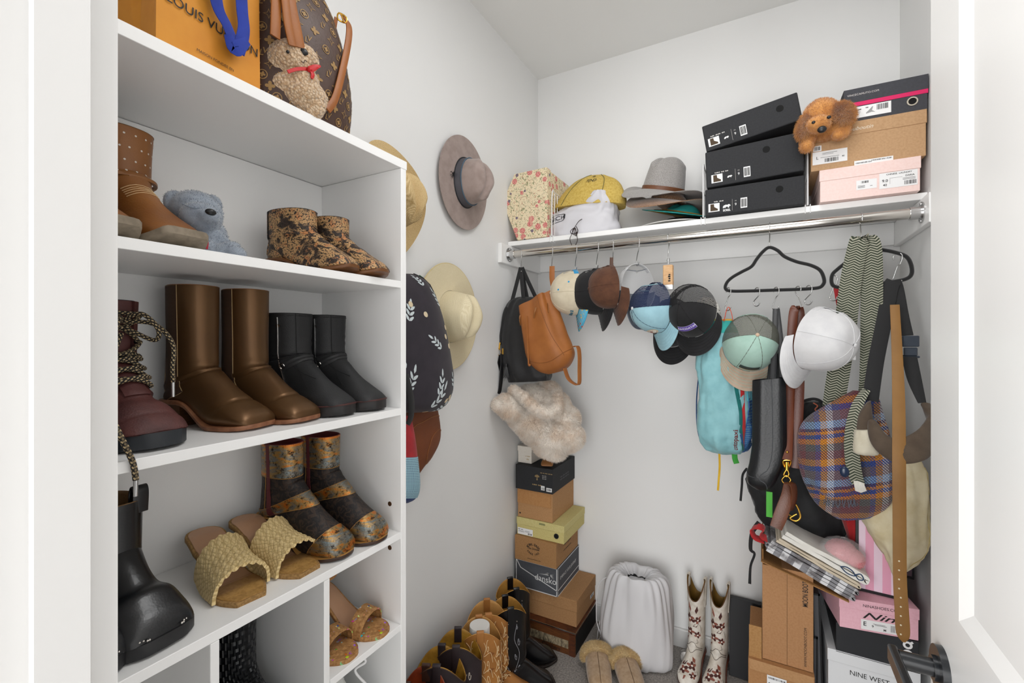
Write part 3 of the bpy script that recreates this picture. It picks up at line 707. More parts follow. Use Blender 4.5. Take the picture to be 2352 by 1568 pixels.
# ================================================================ FOOTWEAR
class Boot(Surf):
    """foot along +x (heel 0, toe L), shaft up; t=0 front, .25 left(+y), .5 back, .75 right(-y)"""
    def __init__(b,L,H,W=.052,hh=.035,st=.008,shaft=(.04,.42),sw=.040,top=None,toe='round',vamp=.0,scal=0,ankle=.36,fold=0,lean=0,tz=1.0,toelift=.004,folds=None,pf=.8,vh=1.0):
        b.L=L;b.H=H;b.W=W;b.hh=hh;b.st=st;b.scal=scal;b.fold=fold;b.folds=folds;b.toelift=toelift;b.pf=pf
        xb,xf=shaft[0]*L,shaft[1]*L; v=1+vamp
        if top is None: top=sw
        tw={'round':(.95,.80,.50,.18),'square':(.92,.78,.66,.44),'point':(.84,.58,.32,.08),'blunt':(.98,.90,.68,.30)}[toe]
        S=[ # F(x,z) B(x,z) halfwidth
         ((xf+lean,H),(xb+lean,H),top),
         ((xf+lean*.5,H*.80),(xb+lean*.5,H*.80),sw*1.0),
         ((xf,H*.60),(xb,H*.60),sw*.97),
         ((max(xf+.01*L,.44*L),ankle*L*1.38*vh),(.035*L,ankle*L),sw*.95),
         ((.515*L,.50*L*v*vh),(.005*L,.24*L),W*.76),
         ((.59*L,.435*L*v*vh),(.0*L,.12*L+hh*.4),W*.74),
         ((.66*L,.37*L*v*vh),(.035*L,hh+st*.3),W*.74),
         ((.73*L,.31*L*v),(.25*L,hh*.75+st*.3),W*.78),
         ((.80*L,.255*L*v*tz),(.50*L,st*.5),W*.94),
         ((.875*L,.205*L*v*tz),(.72*L,0),W*1.0),
         ((.935*L,.165*L*v*tz),(.85*L,0),W*tw[0]),
         ((.977*L,.12*L*v*tz),(.94*L,st*.3),W*tw[1]),
         ((.995*L,.075*L*tz),(.985*L,st*.5),W*tw[2]),
         ((1.0*L,.05*L*tz),(1.0*L,st*1.1),W*tw[3])]
        n=len(S); k=6
        def sp(i): return spline([Vector(i(q)) for q in S],k)
        b.F=sp(lambda q:(q[0][0],0,q[0][1])); b.B=sp(lambda q:(q[1][0],0,q[1][1])); b.w=sp(lambda q:(q[2],0,0)); b.n=len(b.F)
    def at(b,A,s):
        q=min(max(s,0),1)*(b.n-1); i=min(int(q),b.n-2); return A[i].lerp(A[i+1],q-i)
    def C(b,s): return (b.at(b.F,s)+b.at(b.B,s))/2
    def elev(b,x):
        x=x/b.L
        if x<.25: return b.hh
        if x<.62:
            t=(x-.25)/.37; t=t*t*(3-2*t); return b.hh*(1-t)
        if x>.72: return b.toelift*((x-.72)/.28)**2
        return 0
    def P(b,s,t):
        F=b.at(b.F,s); B=b.at(b.B,s); w=b.at(b.w,s).x; c=(F+B)/2; a=2*PI*t
        cs,sn=math.cos(a),math.sin(a); pe=b.pf
        p=c+(F-B)/2*(math.copysign(abs(cs)**.9,cs)); p.y=w*math.copysign(abs(sn)**pe,sn)
        if b.fold:
            g=b.fold*max(0,1-abs(s-.22)/.2)
            p+= (p-c).normalized()*g*math.sin(s*210+2.5*math.sin(a+1))*.5 if (p-c).length>1e-5 else Vector()
        if b.folds: 
            for (s0,wd,am,ph) in b.folds:
                g=am*math.exp(-((s-s0-.012*math.sin(a+ph))/wd)**2)*(.6+.4*math.cos(a+ph))
                if (p-c).length>1e-5: p+=(p-c).normalized()*g
        if b.scal and s<.25: p.z+=b.scal*(-math.cos(2*a))*(1-s/.25)**2
        z0=b.elev(p.x)+b.st
        if p.z<z0: p.z=z0
        return p
    def halfw(b,x,toe):
        xs=[0,.012,.04,.10,.2,.35,.5,.65,.75,.85,.93,.98,.995,1.0]
        tl={'round':[.93,.70,.42,.24,.0],'square':[.93,.78,.66,.55,.42],'point':[.78,.48,.25,.14,.0],'blunt':[.97,.84,.55,.36,.0]}[toe]
        return pw(x,xs,[0,.28,.5,.66,.70,.70,.80,.97,1.0]+tl)
def sole(b,toe,m,parent,margin=.003,th=None,name='sole',z_off=0,n=44,scale=1,heelz=False,x0=0,x1=1.0,label=None):
    """sole slab following the elevation; top at elev+st"""
    th=th or b.st; L=b.L; V=[];F=[]
    xs=[x0+(x1-x0)*(1-math.cos(PI*i/n))/2 for i in range(n+1)]
    for i,x in enumerate(xs):
        hw=max(b.halfw(x,toe)*b.W*1.03*scale+margin*(1 if 0.004<x<.997 else .6),.0015)
        X=x*(L+2*margin)-margin
        e=b.elev(x*L)
        zt=e+b.st+.001; zb=e+b.st-th
        for (yy,zz) in ((-1,zb+.0015),(-.96,zb),(.96,zb),(1,zb+.0015),(1,zt-.001),(.97,zt),(-.97,zt),(-1,zt-.001)): V.append((X,yy*hw,zz))
    for i in range(n):
        for k in range(8): F.append((i*8+k,i*8+(k+1)%8,(i+1)*8+(k+1)%8,(i+1)*8+k))
    F.append(tuple(range(8))[::-1]); F.append(tuple(n*8+k for k in range(8)))
    return mesh(name,V,F,m,parent,label=label)
def heel(b,toe,m,parent,x1=.27,taper=.86,rake=0,name='heel'):
    V=[];n=14;N=2*n+2
    for lev in range(6):
        f=lev/5; sc=taper+(1-taper)*f**1.3; z=(b.hh+.002)*f; pts=[]
        for side in (1,-1):
            for i in range(n+1):
                x=x1*(i/n if side==1 else 1-i/n); hw=max(b.halfw(x,toe)*b.W*1.0,.001)*sc
                pts.append(((x*b.L-x1*b.L*.5)*sc+x1*b.L*.5-rake*(1-f)*-1*b.L*.0+rake*(1-f),side*hw,z))
        V+=pts
    F=[]
    for l in range(5):
        for k in range(N): F.append((l*N+k,l*N+(k+1)%N,(l+1)*N+(k+1)%N,(l+1)*N+k))
    F.append(tuple(range(N))[::-1]); F.append(tuple(5*N+k for k in range(N)))
    return mesh(name,V,F,m,parent,sharp=40)
def lining(b,m,parent,depth=.25,th=.0022,ns=14,nt=48,name='lining'):
    V=[];U=[]
    def ring(s,off): return [b.P(s,j/nt)-b.N(s,j/nt)*off for j in range(nt)]
    R=[ring(0.0,-.0006),[p+Vector((0,0,.0012)) for p in ring(0.0,th*.5)],ring(0,th)]+[ring(depth*i/ns,th) for i in range(1,ns+1)]
    for r in R: V+=r
    F=[]
    for i in range(len(R)-1):
        for j in range(nt): F.append((i*nt+j,i*nt+(j+1)%nt,(i+1)*nt+(j+1)%nt,(i+1)*nt+j))
    b0=len(V)-nt; F.append(tuple(range(b0,b0+nt)))
    return mesh(name,V,F,m,parent)
def pair(fn,label1,label2,loc1,loc2,yaw1,yaw2,scale2=1,**k):
    A=fn(label1,loc1,yaw1,1,**k); B=fn(label2,loc2,yaw2,-1,**k); return A,B
def dup(root,loc,rz,label):
    r=root.copy(); SC.collection.objects.link(r); r.location=loc; r.rotation_euler=(0,0,rz); r['label']=label
    for ch in list(root.children):
        c=ch.copy(); SC.collection.objects.link(c); c.parent=r
        for g_ in ch.children:
            d=g_.copy(); SC.collection.objects.link(d); d.parent=c
    return r
def stitch(b,pts,m,parent,r=.0006,name='stitching',off=.0006):
    mb=MB()
    for p in pts: b.line(mb,p,r,off)
    return mb.build(name,m,parent)
LEG=math.radians
# --- bronze chelsea boots (third shelf)
def g_bronze():
    g=G('bronze_leather'); c=g.co('Object'); n=g.noise(c,10,3); g.bump(g.noise(c,700,2),.15,.0004)
    return g.done(g.mix(g.ramp(n,.1,.9),'#5a402a','#6f502f'),.36,.6)
BRZ=g_bronze(); 
BRD=leather('#2a1a12','#3a2416',.35)
def g_rib(a,b_,k,name='elastic'):
    g=G(name); c=g.co('Object'); z=g.sep(c)[2]; f=g.math('FRACT',g.math('MULTIPLY',z,k)); g.bump(f,.5,.001); n=g.noise(c,500,2)
    return g.done(g.mix(g.math('MULTIPLY',g.ramp(f,.3,.8),n),a,b_),.8)
RIB=g_rib('#4b3220','#241710',420)
WELT=mat('#8f5f40',.55,var='#7a4c31',vs=60,name='welt'); STITCH=mat('#b59a70',.7,name='stitching_thread'); DSTITCH=mat('#0c0c0e',.7,name='dark_thread')
GLV=leather('#323335','#27282b',.5)
T=thing('chelsea_boot','tall bronze leather boot with elastic side panel, nearest bronze boot on the third shelf','boot',(-1.000,.447,S3+.0005),LEG(16),group=None)
b=Boot(.210,.262,W=.044,hh=.042,st=.007,shaft=(.05,.46),sw=.036,top=.037,toe='blunt',folds=[(.235,.012,-.0022,0),(.265,.010,.002,.8),(.29,.012,-.0025,1.6),(.62,.012,-.0018,0)],ankle=.40)
b.body('upper',BRZ,T,80,72); lining(b,leather('#a8642a','#8a4f20',.5),T,.2)
b.patch('elastic_panel',RIB,T,.004,.40,.63,.755,.0012,34,14)
b.patch('heel_panel',GLV,T,.0,.42,.42,.622,.0012,30,18)
stitch(b,[[(.0,.76),(.2,.76),(.36,.758),(.41,.74),(.42,.69),(.41,.64),(.36,.626),(.2,.626),(.0,.626)]],STITCH,T)
sole(b,'blunt',WELT,T,.0045); heel(b,'blunt',g_wood('#3b2412','#6a4424',(2,2,90)),T)
dup(T,(-.985,.540,S3+.0005),LEG(14),'tall bronze leather boot with elastic side panel, beside the black ankle boots')
# --- charcoal zip boots
CH=leather('#18191b','#222223',.62,500,.35)
T=thing('ankle_boot','charcoal leather ankle boot with strap and side zip, next to the bronze boots','boot',(-.990,.640,S3+.0005),LEG(9))
b=Boot(.226,.218,W=.043,hh=.016,st=.022,shaft=(.03,.47),sw=.043,top=.047,toe='round',fold=.0035,ankle=.42,vamp=.04,folds=[(.16,.012,.002,0),(.2,.01,-.0018,2),(.24,.012,.0022,1)])
b.body('upper',CH,T,80,72); lining(b,mat('#141416',.9),T,.2)
b.patch('strap',leather('#222325','#2a2a2b',.6,500),T,.245,.315,-.10,.30,.0022,10,40); b.patch('strap',leather('#222325','#2a2a2b',.6,500),T,.245,.315,.80,.92,.0022,10,20)
z=MB(); b.line(z,[(0.02,.80),(.2,.79),(.42,.77)],.0016,.001); z.build('zip',STEEL,T)
k=MB(); b.shape(k,discp(.004,12),.05,.80,.002); b.shape(k,quad(.003,.016),.28,.795,.0042); b.line(k,[(.265,.80),(.28,.785),(.295,.80),(.28,.815),(.265,.80)],.0009,.004); k.build('buckle',CHROME,T)
stitch(b,[[(.32,.86),(.40,.88),(.5,.93)],[(.012,.0),(.012,.25),(.012,.5),(.012,.75),(.012,1.)],[(.0,.93),(.24,.93)],[(.32,.88),(.45,.86),(.55,.83)]],DSTITCH,T,.0007)
SB_=mat('#1b1a1a',.55,var='#262120',vs=50,name='rubber'); sole(b,'round',SB_,T,.003,th=.021); heel(b,'round',SB_,T,.35,.97)
ww=Boot(.226,.218,W=.043,hh=.016,st=.0225); sole(ww,'round',mat('#4a2724',.6),T,.0042,th=.002,name='welt')
dup(T,(-.985,.732,S3+.0005),LEG(7),'charcoal leather ankle boot in the corner of the third shelf')
# --- burgundy lace-up boot
BU=leather('#42211f','#5d302b',.6,400,.4,vs=22)
def g_lace():
    g=G('lace_cord'); c=g.co('UV',(4,260,1)); s=g.sep(c); f=g.math('FRACT',g.math('ADD',s[0],g.math('MULTIPLY',s[1],.5))); h=g.math('FRACT',g.math('SUBTRACT',s[0],g.math('MULTIPLY',s[1],.5)))
    m_=g.math('MULTIPLY',g.math('GREATER_THAN',f,.55),g.math('GREATER_THAN',h,.35)); g.bump(f,.4,.0008); return g.done(g.mix(m_,'#1b1716','#b8a27a'),.85)
LACE=g_lace()
def laceup(label,loc,yaw,laces=True):
    T=thing('lace_up_boot',label,'boot',loc,yaw)
    b=Boot(.228,.225,W=.046,hh=.010,st=.022,shaft=(.02,.44),sw=.040,top=.042,toe='round',ankle=.42,vamp=.04,tz=1.1,folds=[(.5,.02,.0015,0),(.7,.012,-.0015,0)])
    b.body('upper',BU,T,80,72); lining(b,mat('#1a2230',.9),T,.2)
    b.patch('tongue',leather('#4a2523','#5a2e2a',.6),T,-.0,.52,-.06,.06,.003,30,10)
    b.patch('toe_cap',BU,T,.72,.97,-.30,.30,.0012,20,40)
    for s_ in (1,-1): b.patch('eyelet_flap',BU,T,.0,.50,.085*s_,.17*s_,.004,24,8)
    e=MB()
    if laces:
        rows=[.04,.11,.18,.25,.32,.39,.45]
        for i,r_ in enumerate(rows):
            for s_ in (1,-1): 
                e.ball(b.P(r_,.095*s_)+b.N(r_,.095*s_)*.0055,.0035)
        e.build('eyelet',mat('#2a2a2c',.3,.8),T,kind='stuff')
        l=MB()
        for i in range(len(rows)-1):
            for s_ in (1,-1):
                pts=[(rows[i],.10*s_),(rows[i]+.02,.05*s_),(rows[i]+.045,-.03*s_),(rows[i+1],-.10*s_)]
                b.line(l,pts,.0036,.008+.003*(s_>0),8,5)
        b.line(l,[(rows[0],.10),(rows[0],-.10)],.0036,.008,8)
        p0=b.P(.06,0)+Vector((.014,0,0))
        l.tube(spline([p0,p0+Vector((.03,.012,.012)),p0+Vector((.045,.028,-.012)),p0+Vector((.03,.03,-.03)),p0+Vector((.002,.005,-.01))],7),.0034,8)
        l.tube(spline([p0,p0+Vector((.02,-.012,.004)),p0+Vector((.035,-.028,-.03)),p0+Vector((.02,-.02,-.05)),p0+Vector((.0,.0,-.02))],7),.0034,8)
        l.tube(spline([p0,p0+Vector((.03,.03,-.004)),p0+Vector((.052,.045,-.035)),p0+Vector((.052,.045,-.075)),p0+Vector((.050,.047,-.098))],7),.0034,8)
        lo=l.build('lace',LACE,T)
        q=p0+Vector((.050,.047,-.098)); a=MB(); a.tube([q,q+Vector((0,0,-.024))],.0028,8); a.build('aglet',STEEL,lo)
    k=MB(); k.tube(spline([b.P(0,.5)+Vector((0,0,-.012)),b.P(0,.5)+Vector((-.006,0,.012)),b.P(0,.5)+Vector((.002,0,.018)),b.P(0,.5)+Vector((.004,0,-.01))],4),.004,6); k.build('pull_tab',BU,T)
    sole(b,'round',mat('#22262b',.55,name='rubber2'),T,.004,th=.021); heel(b,'round',mat('#22262b',.55,name='rubber3'),T,.4,.99)
    return T,b
T,b=laceup('burgundy leather lace-up boot on a thick black sole, left end of the third shelf',(-1.0,.318,S3+.0005),LEG(5))
# second boot of the pair nearer the door frame; its lace hangs over the shelf edge
T2=thing('lace_up_boot','burgundy lace-up boot behind the door frame with its lace hanging over the shelf edge','boot',(-1.0,.245,S3+.0005),0)
for ch in T.children:
    if ch.name.startswith('lace'): continue
    c=ch.copy(); link(c); c.parent=T2
pz=at(268,985,x=-.742); L0=Vector((-1.0,.245,S3))
path=[Vector((-.86,.262,S3+.135)),Vector((-.80,.275,S3+.10)),pz+Vector((0,-.01,.03)),pz,at(300,1050,x=-.7405),at(308,1075,x=-.7405),at(312,1103,x=-.7405)]
l=MB(); l.tube([q-L0 for q in spline(path,8)],.0036,8); lo=l.build('lace',LACE,T2)
a=MB(); q0=at(312,1103,x=-.7405)-L0; q1=at(311,1140,x=-.7405)-L0; a.tube([q0,q1],.0027,8); a.build('aglet',STEEL,lo)
# --- fourth shelf: black clog boot
BK=leather('#0f1012','#17181b',.3,300,.12,coat=.1)
T=thing('clog_boot','black leather clog boot with a row of studs around the toe on the fourth shelf','boot',(-.985,.318,S4+.0005),LEG(5))
b=Boot(.218,.196,W=.050,hh=.012,st=.018,shaft=(.06,.53),sw=.038,top=.039,toe='blunt',ankle=.38,vamp=.16,tz=1.15)
b.body('upper',BK,T,80,72); lining(b,leather('#8a6a45','#745636',.6),T,.2)
stitch(b,[[(.32,-.22),(.315,-.1),(.315,0),(.315,.1),(.32,.22)],[(.32,-.22),(.42,-.27),(.55,-.30)],[(.32,.22),(.42,.27),(.55,.30)]],DSTITCH,T,.0007)
sole(b,'blunt',mat('#1a1a1c',.5,name='clog_sole'),T,.004,th=.018); heel(b,'blunt',mat('#1a1a1c',.5,name='clog_sole'),T,.4,.97)
n_=26; studs=[]
for i in range(n_+1):
    x=.42+.575*math.sin(PI/2*min(i,n_)/n_)
    for s_ in (1,-1):
        if i==n_ and s_==-1: continue
        X=x*b.L; hw=b.halfw(x,'blunt')*b.W*1.03+.0030; m_=MB(); m_.ball((X+(0.003 if x>.99 else .0),s_*(hw-.0008),b.elev(X)+.0222),(.0017,.0017,.0017),seg=8,rg=6); m_.build('stud',CHROME,T)
tb=MB(); c0=b.P(0,.08); tb.ribbon([c0+Vector((0,0,-.02)),c0+Vector((.002,0,.012)),c0+Vector((-.004,0,.022)),c0+Vector((-.010,0,.010)),c0+Vector((-.010,0,-.015))],.022,.0025,Vector((0,1,0))); tb.build('pull_tab',BK,T)
dup(T,(-.985,.245,S4+.0005),LEG(2),'second black clog boot, mostly hidden by the door frame')
# --- raffia mules
def g_raffia():
    g=G('raffia'); c=g.co('UV',(22,8,1)); s=g.sep(c); 
    u=s[0]; v=s[1]; d1=g.math('FRACT',g.math('ADD',u,v)); d2=g.math('FRACT',g.math('SUBTRACT',u,v))
    f=g.math('MULTIPLY',g.math('ABSOLUTE',g.math('SUBTRACT',d1,.5)),g.math('ABSOLUTE',g.math('SUBTRACT',d2,.5)))
    st=g.noise(g.co('UV',(90,300,1)),6,3); h=g.math('ADD',g.math('MULTIPLY',f,5),g.math('MULTIPLY',st,.5)); g.bump(h,.6,.003)
    return g.done(g.mix(g.ramp(h,.0,.6),'#b08d4a','#f0d69c'),.65)
RAF=g_raffia(); NUDE=leather('#c49a79','#b98d6c',.5); JUTE=mat('#a9834f',.8,var='#8c6a3c',vs=220,bump=.6,bs=500,name='jute')
def mule(label,loc,yaw):
    T=thing('mule_sandal',label,'sandal',loc,yaw)
    b=Boot(.215,.1,W=.040,hh=.065,st=.007); L=b.L
    def el(x):
        x=x/L
        if x<.12: return .066-.002*(x/.12)
        if x<.66: t=(x-.12)/.54; t=t*t*(3-2*t); return .064*(1-t)
        return 0
    b.elev=el
    hw0=b.halfw
    def hw(x,toe):
        if x>.80: 
            t=(x-.8)/.2; return .95-.42*t**1.6
        return hw0(x,'round')*(1.08 if x<.3 else 1)
    b.halfw=hw
    sole(b,'round',JUTE,T,.002,th=.009); b.st=.0085; sole(b,'round',NUDE,T,-.002,th=.002,name='insole',x1=.80)
    b.st=.0085
    s=sole(b,'round',mat('#b58c50',.5,var='#a07840',vs=150,name='toe_bed'),T,-.0012,th=.0018,name='toe_bed',x0=.62)
    h=MB(); h.tube([(.026,0,0),(.024,0,.03),(.030,0,.062)],[.0065,.0085,.016],16); h.build('heel',JUTE,T)
    sf=Surf(lambda s_,t: Vector((L*(.47+.38*s_+.035*math.sin(PI*t)), (b.W*1.12)*math.cos(PI*t)*(.93+.07*s_), el(L*(.47+.38*s_))+.004+(.066-.014*s_)*max(0,math.sin(PI*t))**.75+.0018*math.sin(s_*40)*math.sin(t*60))), lambda s_:Vector((L*(.5+.33*s_),0,.01)))
    sf.patch('woven_strap',RAF,T,0,1,0,1,.004,30,60,inset=.002)
    for i,(tx,yy) in enumerate((('a new',.028),('day.',.04))): 
        V,F=txt2d(tx,.0095,.01); V=rot2(V,-PI/2); mb=MB()
        mb.add([Vector((yy+x,y,el(yy+x)+.0095)) for x,y in V],F); mb.build('lettering',mat('#6b4a33',.7),T,False)
    return T
A=mule('woven straw mule sandal with nude insole, front one beside the black clog boot',(-.990,.492,S4+.0005),LEG(-6))
dup(A,(-.985,.566,S4+.0005),LEG(4),'woven straw mule sandal with nude insole, beside the metallic patchwork boots')
# --- metallic patchwork boots
def g_patch():
    g=G('metallic_patchwork'); c=g.co('Object'); s=g.sep(c)
    w1=g.noise(g.co('Object',(1,1,3.6)),15,5,.7,1.5); cr=g.noise(c,75,5,.75)
    a=g.mix(g.ramp(w1,.45,.55),'#7a7870','#b08a4e'); a=g.mix(g.ramp(w1,.56,.62),a,'#d07a34'); a=g.mix(g.ramp(w1,.30,.42),'#8aa2aa',a); a=g.mix(g.ramp(cr,.36,.48),'#2a2018',a)
    g.bump(cr,.7,.0025); return g.done(a,.28,.75)
def g_flock():
    g=G('dark_brocade'); c=g.co('Object'); n=g.noise(c,75,4,.6,1.5); g.bump(n,.8,.002); return g.done(g.mix(g.ramp(n,.48,.56),'#120e0e','#35261d'),.6)
MP=g_patch(); FK=g_flock(); OS=mat('#a5783a',.6)
T=thing('patchwork_boot','metallic patchwork heeled ankle boot, front one of the pair on the fourth shelf','boot',(-.985,.622,S4+.0005),LEG(10))
b=Boot(.232,.228,W=.041,hh=.060,st=.007,shaft=(.05,.44),sw=.032,top=.034,toe='round',ankle=.46,vamp=.12,folds=[(.2,.012,.0012,0),(.27,.01,-.0012,1),(.4,.015,.001,2)])
b.body('upper',FK,T,80,72); lining(b,mat('#5e1d20',.8),T,.2)
b.patch('metallic_cuff',MP,T,.0,.115,0,1,.0009,10,60)
sb=Surf(lambda s,t: b.P(.27+.16*s+ .055*math.cos(2*PI*t),t),b.C) if False else None
class Slant(Surf):
    pass
def slant(b,name,s0,s1,am,m,T):
    sf=Surf(lambda s,t:b.P(s0+(s1-s0)*s+am*math.cos(2*PI*t),t)+b.N(min(max(s0+(s1-s0)*s+am*math.cos(2*PI*t),.001),.999),t)*.0009)
    mb=MB(); sf.grid(mb,0,1,0,1,12,60,0,True); return mb.build(name,m,T)
slant(b,'metallic_band',.30,.42,.03,MP,T)
slant(b,'toe_cap',.66,.97,.0,MP,T)
stitch(b,[[(.117,i/12) for i in range(13)],[(.30+.03*math.cos(2*PI*i/12),i/12) for i in range(13)],[(.42+.03*math.cos(2*PI*i/12),i/12) for i in range(13)],[(.66,i/12) for i in range(13)],[(0,.70),(.2,.70),(.4,.68)]],OS,T,.0007)
b.patch('zip_placket',mat('#5c2226',.6),T,.0,.45,.715,.745,.0012,30,4)
sole(b,'round',mat('#3a2418',.5),T,.003); heel(b,'round',mat('#141211',.4),T,.24,.80)
w_=Boot(.232,.2,W=.041,hh=.060,st=.0078); sole(w_,'round',OS,T,.0036,th=.0012,name='welt')
dup(T,(-.975,.714,S4+.0005),LEG(9),'metallic patchwork heeled ankle boot in the corner of the fourth shelf')
# --- second shelf: tan perforated boot, snake booties
TN=leather('#8d5a28','#7a4a1f',.45,300,.2)
T=thing('western_boot','tan leather boot with perforated shaft and strap, toe pointing at the bear, second shelf','boot',(-.993,.338,S2+.0008),LEG(6))
M_=T
b=Boot(.232,.205,W=.043,hh=.030,st=.010,shaft=(.03,.44),sw=.040,top=.043,toe='square',ankle=.42,vamp=-.05,toelift=.018)
b.body('upper',TN,T,80,72); lining(b,leather('#6f4a26','#5c3b1d',.6),T,.2)
sf=Surf(lambda s,t:b.P(.12+.04*s+.035*math.cos(2*PI*t-.6),t)+b.N(.14,t)*.0055); mb=MB(); sf.grid(mb,0,1,0,1,5,60,0,True); sf.grid(mb,0,1,0,1,5,60,-.003,True); mb.build('strap',leather('#94602b','#7f5023',.45),T)
hp=MB()
for r_ in range(7):
    for j in range(22):
        s_=.03+.035*r_
        if s_>.0: b.shape(hp,discp(.0016,8),s_,(j+.5*(r_%2))/22,.0007 if s_<.1 or s_>.2 else .0007)
hp.build('perforation',mat('#d9d0c4',.8),T,kind='stuff')
stitch(b,[[(.33+.02*k,-.12),(.315+.02*k,0),(.33+.02*k,.12)] for k in range(5)],mat('#d9b98c',.7),T,.0006)
sole(b,'square',mat('#8f8270',.7,var='#7b6f5e',vs=60),T,.004,th=.010); heel(b,'square',mat('#6a5a48',.7),T,.26,.92)
T2=dup(T,(-.985,.240,S2+.0008),LEG(8),'tan leather boot with only its rounded toe showing at the door frame')
def g_snake():
    g=G('snake_leather'); c=g.co('Object',(1,1,1.25)); d=g.vor(c,300); n=g.noise(c,30,4,.6,.8); n2=g.noise(c,48,3,.6,.5)
    a=g.mix(g.ramp(n,.46,.54),'#c39a69','#3a2c24'); a=g.mix(g.ramp(n2,.58,.64),a,'#cc8c58'); a=g.mix(g.ramp(d,.50,.75),a,'#1f1814'); g.bump(g.math('SUBTRACT',1,d),.7,.0015); return g.done(a,.5)
SNK=g_snake()
T=thing('ankle_bootie','snake-print leather bootie with side cut-out, front one on the second shelf','boot',(-.965,.630,S2+.0008),LEG(10))
b=Boot(.222,.140,W=.042,hh=.030,st=.006,shaft=(.02,.52),sw=.036,top=.036,toe='round',ankle=.34,vamp=-.04,toelift=.012,vh=.95)
b.body('upper',SNK,T,70,64); lining(b,leather('#2a2420','#332b26',.7),T,.15)
b.patch('side_gap',mat('#1a1512',.9),T,.0,.20,.60,.635,.0009,14,4)
b.patch('heel_counter',SNK,T,.0,.34,.44,.60,.0016,20,10)
sole(b,'round',leather('#7a4c22','#5e3817',.4),T,.003,th=.006); heel(b,'round',leather('#5e3a1c','#4a2c14',.4),T,.25,.9)
dup(T,(-.955,.712,S2+.0008),LEG(8),'snake-print leather bootie in the corner of the second shelf')
# --- cubby: black woven boots
def g_woven(a,b_,k):
    g=G('woven_leather'); c=g.co('UV',(k,k*1.1,1)); s=g.sep(c); u,v=s[0],s[1]
    ch=g.n('TexChecker',Vector=c,Scale=1.0); fu=g.math('PINGPONG',u,.5); fv=g.math('PINGPONG',v,.5)
    h=g.mix(ch.outputs[1],fu,fv); g.bump(h,1.0,.006); return g.done(g.mix(h,a,b_),.35)
WV=g_woven('#0a0b0d','#24272c',46)
def wboot(label,loc,yaw):
    T=thing('woven_boot',label,'boot',loc,yaw)
    b=Boot(.230,.285,W=.043,hh=.035,st=.008,shaft=(.04,.44),sw=.038,top=.042,toe='round',ankle=.42)
    b.body('upper',WV,T,70,64); lining(b,leather('#8d7350','#7a6142',.6),T,.25)
    sole(b,'round',BLACKP,T,.003); heel(b,'round',BLACKP,T); return T
A=wboot('black woven leather boot on the right side of the middle cubby',(-.985,.515,.6005),LEG(8))
dup(A,(-.985,.445,.6005),LEG(2),'black woven leather boot on the left side of the middle cubby')
# --- cork sandals
def g_cork():
    g=G('cork'); c=g.co('Object'); n=g.noise(c,130,4,.7); col=g.vor(c,95,out=1); d=g.vor(c,95); hs=g.n('HueSaturation',Saturation=1.1,Value=.8,Color=col)
    pt=g.math('MULTIPLY',g.math('LESS_THAN',d,.35),g.math('GREATER_THAN',g.noise(c,60,2),.56)); a=g.mix(g.ramp(n,.35,.65),'#8f6234','#c2925a'); g.bump(n,.3,.001); return g.done(g.mix(pt,a,hs),.7)
CK=g_cork()
T=thing('cork_sandal','flecked cork sandal with toe band and block heel, right side of the small cubby','sandal',(-.958,.722,S5+.0005),LEG(12))
b=Boot(.212,.1,W=.037,hh=.07,st=.007); L_=b.L
def el2(x):
    x=x/L_
    if x<.12: return .075-.002*(x/.12)
    if x<.68: t=(x-.12)/.56; t=t*t*(3-2*t); return .073*(1-t)
    return 0
b.elev=el2
sole(b,'round',CK,T,.002,th=.009); b.st=.0085; sole(b,'round',NUDE,T,-.003,th=.002,name='insole',x1=.78)
sole(b,'round',CK,T,-.002,th=.0018,name='toe_bed',x0=.66)
h=MB(); h.tube([(.026,0,0),(.026,0,.03),(.028,0,.07)],[.017,.0185,.021],18); h.build('heel',CK,T)
sf=Surf(lambda s,t: Vector((L_*(.66+.15*s+.02*math.sin(PI*t)),(b.W*1.10)*math.cos(PI*t),el2(L_*(.66+.15*s))+.004+(.046-.006*s)*max(0,math.sin(PI*t))**.75)), lambda s:Vector((L_*(.66+.15*s),0,.01)))
V,F=txt2d('& KATIE',.010,.0); mb=MB(); mb.add([Vector((.055+x,y,el2(.055+x)+.0097)) for x,y in V],F); mb.build('lettering',mat('#8a6a50',.7),T,False)
sf.patch('toe_band',CK,T,0,1,0,1,.0022,10,50,inset=.001)
k=MB(); 
k.ribbon([(.04,-.03,.075),(.02,-.034,.105),(-.004,-.02,.125),(-.012,0,.128),(-.004,.02,.125),(.02,.034,.118),(.055,.03,.115),(.07,.0,.112),(.055,-.03,.110),(.02,-.034,.105)],.012,.003,Vector((0,0,1)),6); k.build('ankle_strap',CK,T)
dup(T,(-.965,.652,S5+.0005),LEG(6),'flecked cork sandal with toe band, nearer the cubby divider')
